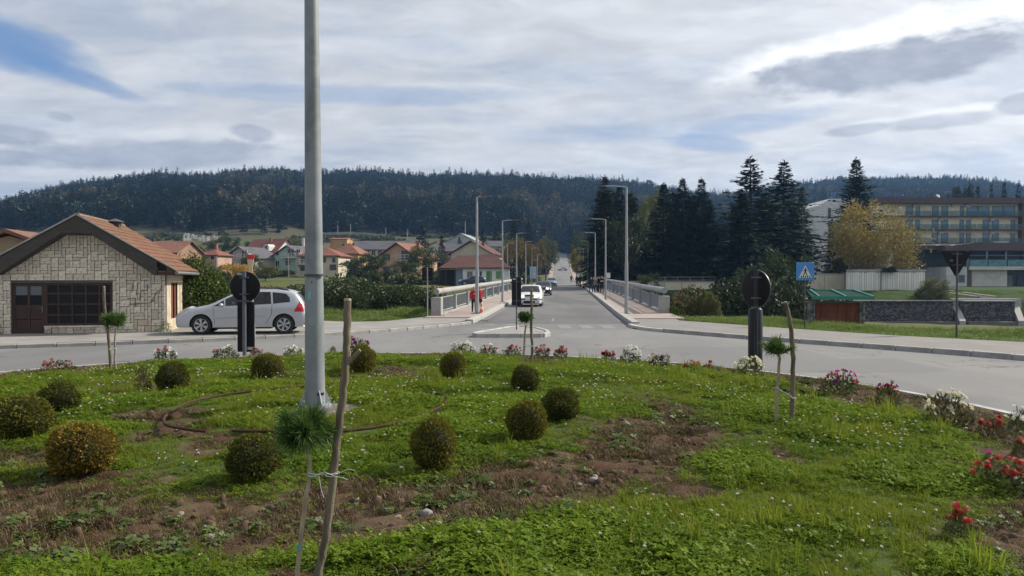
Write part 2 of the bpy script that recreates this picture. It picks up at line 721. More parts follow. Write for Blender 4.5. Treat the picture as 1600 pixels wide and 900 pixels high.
def terrain(x, y):
	x = np.asarray(x, float)
	y = np.asarray(y, float)
	c = road_c(y)
	# left bank and right bank profiles
	yl = y
	tl = np.interp(yl, [-100, 38, 43, 47, 54, 60, 92, 100, 110, 125, 150, 190, 250, 330, 400], [-0.08, -0.08, 0.1, -0.5, -3.4, -4.4, -4.4, -0.6, 1.0, 1.3, 2.0, 3.8, 8.0, 19, 26])
	sh = np.clip(x - 9, 0, 14) * 0.62
	yr = np.where(y < 75, y + sh, y)
	tr_hi = np.interp(yr, [-100, 40, 44, 50, 57, 84, 92, 98, 104, 112, 150, 250, 330, 400], [-0.08, -0.08, -0.15, -2.4, -4.4, -4.4, -1.6, 0.2, 2.2, 2.6, 3.0, 4.2, 10, 18])
	tr_lo = np.interp(yr, [-100, 40, 44, 50, 57, 84, 88.3, 89.6, 97, 104, 165, 250, 330, 400], [-0.08, -0.08, -0.15, -2.4, -4.4, -4.4, -4.4, -0.6, 0.5, 0.4, 0.5, 3.0, 9, 18])
	az = x / np.maximum(y, 1.0)
	w = sstep(az, 0.37, 0.41)
	tr = tr_hi * (1 - w) + tr_lo * w
	s = sstep(x - c, -4, 4)
	t = tl * (1 - s) + tr * s
	# wooded hill
	px = 800 + 1200 * az
	pyr = np.interp(px, RIDGE_PX, RIDGE_PY)
	yr_ = np.interp(px, [0, 900, 1150, 2000], [780, 780, 1000, 1000])
	zr = 2 + (436 - pyr) / 1200 * yr_ - 12.5
	foot = np.interp(px, [-400, 200, 420, 520, 680, 760, 1000], [330, 335, 345, 372, 372, 380, 400])
	k = np.clip((y - foot) / (yr_ - foot), 0, 1.6)
	kk = np.where(k < 1, k ** 0.92, 1 - (k - 1) * 0.25)
	base_foot = np.where(x < c, 21.0, 15.0)
	hill = base_foot + (zr - base_foot) * kk + (fbm(x, y, 0.018, 2) - 0.5) * 10 * np.clip(k * 3, 0, 1) * np.clip((1 - k) * 4, 0, 1)
	h = sstep(y, foot - 25, foot + 15)
	t = t * (1 - h) + hill * h
	# the road lies on its own grade
	d = np.abs(x - c)
	rz = road_z(y) - 0.10
	kr = (1 - sstep(d, 7.5, 26)) * sstep(y, 95, 101) * (1 - sstep(y, 455, 540))
	t = t * (1 - kr) + rz * kr
	t = np.where((d < 7.2) & (y > 33) & (y < 52), np.minimum(t, -0.25), t)
	return t

# ================================================================ SETTING
M_ASPH = material('asphalt', (0.160, 0.160, 0.163), (0.192, 0.190, 0.188), scale=0.45, rough=0.9, spec=0.2, bump=0.12, bscale=60, c3=(0.138, 0.138, 0.142), s3=0.16, stretch=(1, 0.35, 1))
weathered_road(M_ASPH, 1.2)
M_ASPH2 = material('bridge_asphalt', (0.125, 0.125, 0.13), (0.15, 0.148, 0.148), scale=0.35, rough=0.9, spec=0.2, bump=0.12, bscale=60, c3=(0.105, 0.105, 0.11), s3=0.2, stretch=(1.6, 0.25, 1))
weathered_road(M_ASPH2, 0.9)
M_PAVE = material('pavement_concrete', (0.215, 0.21, 0.205), (0.28, 0.27, 0.255), scale=0.8, rough=0.9, spec=0.2, bump=0.15, bscale=40, c3=(0.21, 0.20, 0.19), s3=0.5)
M_PAVR = material('pavement_grey', (0.175, 0.17, 0.166), (0.215, 0.208, 0.203), scale=1.1, rough=0.9, spec=0.2, bump=0.15, bscale=50, c3=(0.19, 0.175, 0.165), s3=0.6)
M_PINK = material('bridge_paving', (0.27, 0.215, 0.19), (0.33, 0.27, 0.24), scale=1.2, rough=0.9, bump=0.12, bscale=50, c3=(0.24, 0.21, 0.195), s3=0.5)
M_KERB = material('kerb_concrete', (0.33, 0.325, 0.315), (0.24, 0.235, 0.23), scale=4, rough=0.9, bump=0.25, bscale=40, c3=(0.40, 0.395, 0.385), s3=2)
M_WORN = material('worn_white_paint', (0.205, 0.205, 0.204), (0.15, 0.15, 0.152), scale=7, rough=0.8)
M_CONC = material('pale_concrete', (0.40, 0.395, 0.38), (0.31, 0.305, 0.295), scale=3, rough=0.85, bump=0.15, bscale=30, c3=(0.25, 0.245, 0.235), s3=1.2)


def terrain_material():
	m = bpy.data.materials.new('meadow')
	m.use_nodes = True
	t = m.node_tree
	g = NG(t)
	b = t.nodes['Principled BSDF']
	tc = g.new('ShaderNodeTexCoord')
	v = tc.outputs['Object']
	n1 = g.noise(v, 0.06, 6, 0.65, 0.5)
	n2 = g.noise(v, 0.9, 5, 0.6)
	c = g.mix(g.step(n2, 0.3, 0.7), (0.045, 0.075, 0.018), (0.075, 0.10, 0.028))
	c = g.mix(g.step(n1, 0.42, 0.62), c, (0.115, 0.10, 0.045))
	at = g.new('ShaderNodeAttribute')
	at.attribute_name = 'dirt'
	c = g.mix(at.outputs['Fac'], c, (0.07, 0.062, 0.048))
	al = g.new('ShaderNodeAttribute')
	al.attribute_name = 'lawn'
	c = g.mix(al.outputs['Fac'], c, g.mix(g.step(n2, 0.3, 0.7), (0.020, 0.046, 0.012), (0.034, 0.064, 0.018)))
	t.links.new(c, b.inputs['Base Color'])
	b.inputs['Roughness'].default_value = 0.95
	b.inputs['Specular IOR Level'].default_value = 0.1
	bn = g.new('ShaderNodeBump')
	bn.inputs['Strength'].default_value = 0.8
	bn.inputs['Distance'].default_value = 0.1
	t.links.new(g.noise(v, 6, 4, 0.7), bn.inputs['Height'])
	t.links.new(bn.outputs[0], b.inputs['Normal'])
	return m


def build_terrain():
	ys = np.concatenate([np.linspace(-120, 30, 16), np.arange(32, 130, 1.25), np.arange(130, 420, 5.0), np.arange(420, 1150, 14.0), np.linspace(1160, 2600, 14)])
	us = np.concatenate([np.linspace(-1, -0.22, 46), np.linspace(-0.21, 0.30, 110), np.linspace(0.31, 1, 60)])
	X, Y = np.meshgrid(us, ys)
	half = 60 + np.maximum(Y, 0) * 1.05
	X = X * half
	Z = terrain(X, Y)
	near = (Y < 42)
	Z = np.where(near, np.minimum(Z, 0.1), Z)
	Z = Z + (fbm(X, Y, 0.12, 8) - 0.5) * 0.25 * sstep(Y, 44, 60) * sstep(np.abs(X - road_c(Y)), 7, 11)
	nr, nc = X.shape
	V = np.stack([X, Y, Z], -1).reshape(-1, 3)
	i = np.arange((nr - 1) * (nc - 1))
	r, c = i // (nc - 1), i % (nc - 1)
	a = r * nc + c
	F = np.stack([a, a + 1, a + nc + 1, a + nc], -1)
	me = np_mesh('ground', V, F, terrain_material(), smooth=True)
	at = me.attributes.new('dirt', 'FLOAT', 'POINT')
	dirt = np.where(V[:, 2] < -1.2, 1.0, 0.0) * 0.9
	px = V[:, 0] / np.maximum(V[:, 1], 1) * 1200 + 800
	forest = sstep(V[:, 1], 225, 400) * 1.05
	lw = me.attributes.new('lawn', 'FLOAT', 'POINT')
	lw.data.foreach_set('value', ((px > 1000) & (V[:, 1] > 86) & (V[:, 1] < 180)).astype(np.float32))
	at.data.foreach_set('value', np.maximum(dirt, forest * 0.85).astype(np.float32))
	tag(put('ground', me), kind='structure')


build_terrain()

LK = [(-60, 2), (-40, 13), (-25, 17.6), (-14.7, 22.0), (-9.8, 24.6), (-5.7, 27.9), (-3.4, 31.2), (-1.88, 34.4)]
RK = [(5.17, 34.4), (5.0, 32.0), (5.15, 30.4), (5.75, 28.95), (8.3, 25.0), (10.8, 21.6), (12.6, 18.9), (15.2, 14), (17.2, 7), (18, 0), (18, -30)]


def smooth_line(pts, step=0.5):
	"""Catmull-Rom through the points"""
	P = [Vector((*p, 0)) for p in pts]
	P = [P[0] * 2 - P[1]] + P + [P[-1] * 2 - P[-2]]
	out = []
	for i in range(1, len(P) - 2):
		n = max(2, int((P[i + 1] - P[i]).length / step))
		for k in range(n):
			t = k / n
			a, b, c, d = P[i - 1], P[i], P[i + 1], P[i + 2]
			q = 0.5 * ((2 * b) + (c - a) * t + (2 * a - 5 * b + 4 * c - d) * t * t + (3 * b - a - 3 * c + d) * t ** 3)
			out.append((q.x, q.y))
	out.append(tuple(pts[-1]))
	return out


LKs = smooth_line(LK, 0.7)
RKs = smooth_line(RK, 0.5)


def flat_sheet(name, poly, z, mat, kind='structure'):
	tri = tessellate_polygon([[Vector((a, b, 0)) for a, b in poly]])
	me = bpy.data.meshes.new(name)
	me.from_pydata([(a, b, z) for a, b in poly], [], [tuple(t) for t in tri])
	me.materials.append(mat)
	bm = bmesh.new()
	bm.from_mesh(me)
	for f in bm.faces:
		f.normal_update()
		if f.normal.z < 0:
			f.normal_flip()
	bm.to_mesh(me)
	bm.free()
	return tag(put(name, me), kind=kind)


flat_sheet('roundabout_road', LKs + RKs + [(-60, -30)], 0.0, M_ASPH)


def ribbon(name, ys, off0, off1, zoff, mat, thick=0.0, kind='structure'):
	"""a strip along the bridge road between two offsets from its centre line"""
	b = MB()
	vs, fs = [], []
	for y in ys:
		c, z = float(road_c(y)), float(road_z(y)) + zoff
		vs += [(c + off0, y, z), (c + off1, y, z), (c + off0, y, z - thick), (c + off1, y, z - thick)]
	for i in range(len(ys) - 1):
		o = i * 4
		fs.append((o, o + 1, o + 5, o + 4))
		if thick:
			fs += [(o + 2, o + 6, o + 7, o + 3), (o, o + 4, o + 6, o + 2), (o + 1, o + 3, o + 7, o + 5)]
	if thick:
		n = (len(ys) - 1) * 4
		fs += [(0, 2, 3, 1), (n, n + 1, n + 3, n + 2)]
	b.add(vs, fs)
	return tag(b.build(name, mat, fix=bool(thick)), kind=kind)


YB = list(np.arange(34.4, 120, 1.0))
YF = list(np.arange(119, 522, 4.0))
ribbon('bridge_road', YB + [120], -3.46, 3.46, 0.004, M_ASPH2)
ribbon('far_road', YF, -3.4, 3.3, 0.0, M_ASPH, 0.0)
ribbon('far_pavement_a', YF, -5.6, -3.5, 0.12, M_PINK, 0.25).name = 'pavement'
ribbon('pavement', YF[:60], 3.4, 5.4, 0.12, M_PINK, 0.25)
# bridge deck and its two footways
ribbon('bridge_deck', list(np.arange(40, 118, 2.0)), -6.3, 6.3, -0.06, M_CONC, 0.9)
ribbon('footway', list(np.arange(37.0, 120.1, 1.0)), -6.2, -3.80, 0.15, M_PINK, 0.28)
ribbon('footway', list(np.arange(36.2, 120.1, 1.0)), 3.80, 6.3, 0.15, M_PINK, 0.28)
for yp in (56, 76, 96):
	br = MB()
	br.box((float(road_c(yp)), yp, -3.2), (9.5, 1.1, 4.6), 0, 0, 0.15)
	tag(br.build('bridge_pier', M_CONC), kind='structure')

# river
w = MB()
w.add([(-400, 45, -3.1), (400, 20, -3.1), (400, 100, -3.1), (-400, 105, -3.1)], [(0, 1, 2, 3)])
mw = material('river_water', (0.03, 0.045, 0.035), (0.04, 0.055, 0.045), scale=0.2, rough=0.12, bump=0.15, bscale=1.5, spec=0.5)
tag(w.build('river', mw), kind='structure')

# pavements
PL_BACK = [(-60, 30), (-40, 33), (-15, 35), (-9.5, 35.2), (-7.0, 33.8), (-5.6, 34.6), (-4.1, 38.6), (-1.75, 38.4), (-2.17, 34.5)]
flat_sheet('pavement', [(x - 0.12, y + 0.08) for x, y in LKs[:-1]] + [(-2.17, 34.4)] + list(reversed(PL_BACK)), 0.117, M_PAVE)
PR_BACK = [(8.1, 41.0), (7.6, 34.8), (10.5, 29.3), (12.75, 25.6), (15.2, 22.9), (18.5, 18), (21, 11), (23, 4), (24, -30)]
flat_sheet('pavement', [(5.6, 38.2), (5.4, 34.4)] + [(x + 0.10, y + 0.05) for x, y in RKs if y < 34] + list(reversed(PR_BACK)), 0.120, M_PAVR)


def kerb(name, line, h, wdt, stone, mat, drop=None, z_of=None, limit=200):
	"""bedding strip with kerb stones laid end to end on it, each with its own joint"""
	P = [Vector((*p, 0)) for p in line]
	bed = MB()
	for a, b in zip(P, P[1:]):
		d = (b - a)
		if d.length < 1e-4:
			continue
		n = Vector((-d.y, d.x, 0)).normalized() * wdt * 0.38
		z = (z_of(a.y) if z_of else 0, z_of(b.y) if z_of else 0)
		bed.add([(a + n).to_tuple()[:2] + (z[0] + h * 0.72,), (b + n).to_tuple()[:2] + (z[1] + h * 0.72,), (b - n).to_tuple()[:2] + (z[1] + h * 0.72,), (a - n).to_tuple()[:2] + (z[0] + h * 0.72,),
				 (a + n).to_tuple()[:2] + (z[0] - 0.06,), (b + n).to_tuple()[:2] + (z[1] - 0.06,), (b - n).to_tuple()[:2] + (z[1] - 0.06,), (a - n).to_tuple()[:2] + (z[0] - 0.06,)],
				[(0, 1, 2, 3), (0, 4, 5, 1), (2, 6, 7, 3)])
	root = bed.build(name, material('kerb_joint', (0.14, 0.137, 0.13), scale=6, rough=0.95))
	tag(root, kind='structure')
	sb = MB()
	sb.box((0, 0, 0), (1, wdt, h + 0.06), 0, 0, 0.018)
	proto = sb.mesh('kerb_stone', mat)
	L = [0.0]
	for a, b in zip(P, P[1:]):
		L.append(L[-1] + (b - a).length)
	n = max(1, min(limit, round(L[-1] / stone)))
	stone = L[-1] / n

	def at(s):
		s = min(max(s, 0), L[-1] - 1e-6)
		i = int(np.searchsorted(L, s, side='right') - 1)
		i = min(i, len(P) - 2)
		t = (s - L[i]) / max(1e-6, L[i + 1] - L[i])
		return P[i].lerp(P[i + 1], t)
	for i in range(n):
		a, b = at(i * stone), at((i + 1) * stone - 0.015)
		c = (a + b) / 2
		dz = drop(c) if drop else 0
		z = (z_of(c.y) if z_of else 0)
		slope = math.atan2((z_of(b.y) - z_of(a.y)) if z_of else 0, (b - a).length)
		put('kerb_stone', proto, root, (c.x, c.y, z + h / 2 - 0.03 - dz + random.uniform(-0.006, 0.006)), (0, -slope, math.atan2((b - a).y, (b - a).x) + random.uniform(-0.004, 0.004)), ((b - a).length, 1, 1))
	return root


near_r = [p for p in RKs if p[1] <= 29.1 and p[1] > 0]
kerb('kerb', near_r, 0.135, 0.20, 1.0, M_KERB)
kerb('kerb', [p for p in RKs if 28.9 <= p[1] <= 32.6][::-1], 0.115, 0.22, 0.8, material('dropped_kerb', (0.46, 0.455, 0.44), (0.36, 0.355, 0.345), scale=4, rough=0.9))
kerb('kerb', [p for p in LKs if p[0] > -24], 0.115, 0.18, 1.0, material('old_kerb', (0.33, 0.32, 0.305), (0.25, 0.245, 0.235), scale=3, rough=0.92, bump=0.2, bscale=30))
yy = np.arange(32.4, 120, 0.8)
kerb('kerb', [(float(road_c(y)) + 3.63, y) for y in yy], 0.20, 0.34, 1.3, M_KERB, z_of=lambda y: float(road_z(y)))
yy = np.arange(34.4, 120, 0.8)
kerb('kerb', [(float(road_c(y)) - 3.63, y) for y in yy], 0.20, 0.34, 1.3, M_CONC, z_of=lambda y: float(road_z(y)))

# worn markings
mk = MB()


def mark(x0, x1, y0, y1, z=0.008):
	mk.add([(x0, y0, z), (x1, y0, z), (x1, y1, z), (x0, y1, z)], [(0, 1, 2, 3)])


for x in (1.95, 2.85, 3.75):                       # worn zebra bars
	mark(x, x + 0.50, 30.9, 33.2, 0.004)
for x in (-1.2, -0.3):
	mark(x, x + 0.45, 33.2, 34.3, 0.004)
for y in (36, 42, 48):
	c = float(road_c(y + 1.5)) - 0.05
	mk.add([(c - 0.06, y, 0.012), (c + 0.06, y, 0.012), (c + 0.27, y + 3, 0.012), (c + 0.15, y + 3, 0.012)], [(0, 1, 2, 3)])
for x in (-1.2, 1.6, 3.4):
	mark(x, x + 0.9, 25.6, 25.75, 0.004)
tag(mk.build('road_marking', M_WORN, fix=False), kind='structure')
for (a, b) in ((-3.3, 1), (3.18, 1)):
	ribbon('edge_line', list(np.arange(36, 100, 2.0)), a, a + 0.10, 0.010, M_WORN)

for (x, y, w_) in ((-1.35, 36.6, 0.4), (5.1, 30.9, 0.35)):
	dg_ = MB()
	dg_.box((0, 0, 0.006), (w_ + 0.1, 0.5, 0.012))
	dr = dg_.build('drain_cover', material('rusty_iron', (0.09, 0.06, 0.05), (0.06, 0.045, 0.04), scale=9, rough=0.9), None, False, (x, y, 0.0))
	tag(dr, kind='structure')
	for i in range(5):
		q = MB()
		q.box((0, -0.18 + i * 0.09, 0.016), (w_, 0.05, 0.01))
		q.build('bar', MATS['rusty_iron'], dr)
# splitter island in the mouth of the bridge road
out = [(-1.25, 26.3), (1.05, 26.3), (1.28, 26.9), (1.25, 28.2), (0.95, 29.6), (0.3, 30.6), (-0.1, 30.2), (-1.0, 27.8), (-1.32, 26.8)]
ts = MB()
ts.prism(out, -0.05, 0.115, plane='xy')
to = tag(ts.build('traffic_island', M_PAVE), kind='structure')
cen = Vector((0, 28, 0))
tsk = MB()
sbm = MB().box((0, 0, 0), (1, 0.16, 0.20), 0, 0, 0.02).mesh('kerb_stone', material('white_kerb', (0.40, 0.395, 0.38), (0.31, 0.305, 0.295), scale=4, rough=0.9))
for p, q in zip(out, out[1:] + out[:1]):
	a, b = Vector((*p, 0)), Vector((*q, 0))
	n = max(1, round((b - a).length / 0.9))
	for k in range(n):
		u, v = a.lerp(b, k / n), a.lerp(b, (k + 1) / n)
		m = (u + v) / 2
		put('kerb_stone', sbm, to, (m.x, m.y, 0.045), (0, 0, math.atan2((v - u).y, (v - u).x)), ((v - u).length - 0.02, 1, 1))

# ---------------------------------------------------------------- the planted island


def grass_mask(x, y):
	"""1 = dense grass, 0 = bare soil or dry thatch"""
	x = np.asarray(x, float)
	y = np.asarray(y, float)
	dx, dy = x - CX, y - CY
	r = np.hypot(dx, dy)
	n1 = fbm(x, y, 0.55, 21, 4)
	n2 = fbm(x, y, 1.7, 31, 3)
	wob = (n1 - 0.5) * 1.5 + (n2 - 0.5) * 0.7
	front = sstep(-dy / np.maximum(r, 0.1), -0.55, 0.35) * 0.75 + 0.25      # strongest on the near side
	side = sstep(dx / np.maximum(r, 0.1), -0.3, 0.5)
	ring = np.exp(-((r - 4.45 + wob * 0.5) / 0.85) ** 2) * front * 1.15
	ring2 = np.exp(-((r - 3.4 + wob * 0.3) / 0.35) ** 2) * (0.55 - 0.25 * front)
	bed = sstep(r + wob * 0.6, 7.75, 8.5) * 0.92
	corner = sstep(r + wob * 0.8, 6.7, 7.9) * sstep(dx, 4.2, 6.2) * sstep(-dy, -0.5, 2.5)
	bare = np.clip(ring * 1.1 + ring2 + bed + corner * 0.8 + (n2 - 0.55) * 0.8 * (ring + bed + corner > 0.12), 0, 1)
	bare = np.maximum(bare, 0.75 * sstep(n1, 0.62, 0.72))
	return 1 - np.clip(bare, 0, 1)


def build_island():
	nr, na = 130, 420
	rs = RAD * np.sqrt(np.linspace(0, 1, nr)) * 0.0 + np.linspace(0.0, RAD, nr)
	an = np.linspace(0, 2 * np.pi, na, endpoint=False)
	Rr, A = np.meshgrid(rs, an, indexing='ij')
	X = CX + Rr * np.cos(A)
	Y = CY + Rr * np.sin(A)
	gm = grass_mask(X, Y)
	Z = island_z(X, Y) + (fbm(X, Y, 5, 3, 4) - 0.5) * 0.15 * (1 - gm) - 0.035 * (1 - gm)
	V = np.stack([X, Y, Z], -1).reshape(-1, 3)
	i = np.arange((nr - 1) * na)
	r, c = i // na, i % na
	a = r * na + c
	b = r * na + (c + 1) % na
	F = np.stack([a, a + na, b + na, b], -1)
	m = bpy.data.materials.new('island_soil')
	m.use_nodes = True
	t = m.node_tree
	g = NG(t)
	bs = t.nodes['Principled BSDF']
	tc = g.new('ShaderNodeTexCoord')
	v = tc.outputs['Object']
	n1 = g.noise(v, 5, 6, 0.7)
	n2 = g.noise(v, 22, 5, 0.7)
	soil = g.mix(g.step(n1, 0.3, 0.7), (0.040, 0.022, 0.013), (0.095, 0.056, 0.033))
	soil = g.mix(g.step(n2, 0.55, 0.72), soil, (0.115, 0.075, 0.046))
	soil = g.mix(g.step(g.noise(v, 1.1, 5, 0.6), 0.5, 0.62), soil, (0.11, 0.082, 0.05))
	green = g.mix(g.step(n2, 0.3, 0.7), (0.040, 0.068, 0.012), (0.07, 0.10, 0.02))
	at = g.new('ShaderNodeAttribute')
	at.attribute_name = 'grass'
	c = g.mix(g.step(g.m('ADD', at.outputs['Fac'], g.m('MULTIPLY', g.m('SUBTRACT', n2, 0.5), 0.5)), 0.35, 0.75), soil, green)
	t.links.new(c, bs.inputs['Base Color'])
	bs.inputs['Roughness'].default_value = 0.95
	bs.inputs['Specular IOR Level'].default_value = 0.15
	bn = g.new('ShaderNodeBump')
	bn.inputs['Strength'].default_value = 1.0
	bn.inputs['Distance'].default_value = 0.03
	t.links.new(g.noise(v, 14, 6, 0.75), bn.inputs['Height'])
	t.links.new(bn.outputs[0], bs.inputs['Normal'])
	me = np_mesh('island', V, F, m, smooth=True)
	at = me.attributes.new('grass', 'FLOAT', 'POINT')
	at.data.foreach_set('value', gm.reshape(-1).astype(np.float32))
	tag(put('planted_ground', me), kind='structure')
	k = MB()
	k.lathe([(RAD - 0.02, -0.05), (RAD - 0.02, 0.105), (RAD + 0.11, 0.105), (RAD + 0.125, 0.09), (RAD + 0.125, -0.05)], 160, 0, 'z', (CX, CY, 0))
	tag(k.build('island_kerb', M_KERB, smooth=False), kind='structure')


build_island()


# ---------------------------------------------------------------- ground cover on the island
def blade_tuft(rng, n, h0, h1, rad, wd, lean):
	V, F = [], []
	o = 0
	for i in range(n):
		a = rng.uniform(0, 2 * np.pi)
		p = np.array([rng.normal() * rad * 0.55, rng.normal() * rad * 0.55, 0])
		h = rng.uniform(h0, h1)
		ln = np.array([np.cos(a), np.sin(a), 0]) * h * rng.uniform(0.1, lean)
		sd_ = np.array([-np.sin(a), np.cos(a), 0]) * wd * 0.5
		mid = p + ln * 0.35 + np.array([0, 0, h * 0.6])
		tip = p + ln + np.array([0, 0, h * rng.uniform(0.8, 1.0)])
		V += [p - sd_, p + sd_, mid + sd_ * 0.8, mid - sd_ * 0.8, tip]
		F += [(o, o + 1, o + 2, o + 3), (o + 3, o + 2, o + 4, o + 4)]
		o += 5
	return V, F


def tuft_mesh(name, seed, mat, **kw):
	rng = np.random.default_rng(seed)
	V, F = blade_tuft(rng, **kw)
	me = bpy.data.meshes.new(name)
	me.from_pydata([tuple(v) for v in V], [], [f if f[2] != f[3] else f[:3] for f in F])
	me.materials.append(mat)
	return me


def clover_mesh(name, seed, mat, n=40, rad=0.09, lr=0.0088, h0=0.012, h1=0.062):
	rng = np.random.default_rng(seed)
	V, F = [], []
	for i in range(n):
		p = np.array([rng.normal() * rad * 0.6, rng.normal() * rad * 0.6, rng.uniform(h0, h1)])
		tilt = rng.normal(size=2) * 0.35
		a0 = rng.uniform(0, 6.28)
		for k in range(3):
			a = a0 + k * 2.094
			u = np.array([np.cos(a), np.sin(a), tilt[0] * np.cos(a) + tilt[1] * np.sin(a)])
			w_ = np.array([-np.sin(a), np.cos(a), -tilt[0] * np.sin(a) + tilt[1] * np.cos(a)])
			s = lr * rng.uniform(0.8, 1.3)
			o = len(V)
			V += [p, p + u * s * 0.9 + w_ * s * 0.75, p + u * s * 1.8, p + u * s * 0.9 - w_ * s * 0.75]
			F.append((o, o + 1, o + 2, o + 3))
	me = bpy.data.meshes.new(name)
	me.from_pydata([tuple(v) for v in V], [], F)
	me.materials.append(mat)
	return me


def ball_mesh(name, r, stem, mat_b, mat_s, petals=16, seed=1):
	rng = np.random.default_rng(seed)
	b = MB()
	b.tube([(0, 0, 0), (0.004, 0, stem * 0.6), (0, 0.003, stem)], 0.0016, 3, 1, False)
	for i in range(petals):
		d = unit(rng.normal(size=3))
		d[2] = abs(d[2]) * 0.9 - 0.15
		s = unit(np.cross(d, rng.normal(size=3)))
		c = np.array([0, 0, stem])
		q = c + d * r
		b.add([c, c + d * r * 0.6 + s * r * 0.35, q, c + d * r * 0.6 - s * r * 0.35], [(0, 1, 2, 3)], 0)
	return b.mesh(name, [mat_b, mat_s], fix=False)


G_A = leaf_material('grass_blade', (0.110, 0.170, 0.010), (0.205, 0.265, 0.024), (0.25, 0.225, 0.05), 0.16, 0.45, gloss=0.01, patch=(0.145, 0.18, 0.018))
G_B = leaf_material('clover_leaf', (0.095, 0.165, 0.011), (0.170, 0.245, 0.023), (0.21, 0.245, 0.032), 0.15, 0.4, gloss=0.01, patch=(0.070, 0.125, 0.010))
G_D = leaf_material('dry_blade', (0.085, 0.055, 0.024), (0.185, 0.130, 0.058), (0.05, 0.032, 0.016), 0.45, 0.2)
G_T = leaf_material('low_weed', (0.06, 0.095, 0.02), (0.10, 0.14, 0.03), (0.10, 0.12, 0.05), 0.2, 0.3)
W_F = leaf_material('white_floret', (0.62, 0.60, 0.54), (0.74, 0.73, 0.68), trans=0.3)
Y_F = leaf_material('yellow_floret', (0.75, 0.50, 0.03), (0.80, 0.62, 0.06), trans=0.3)
S_F = leaf_material('flower_stalk', (0.06, 0.11, 0.03), (0.09, 0.14, 0.04))



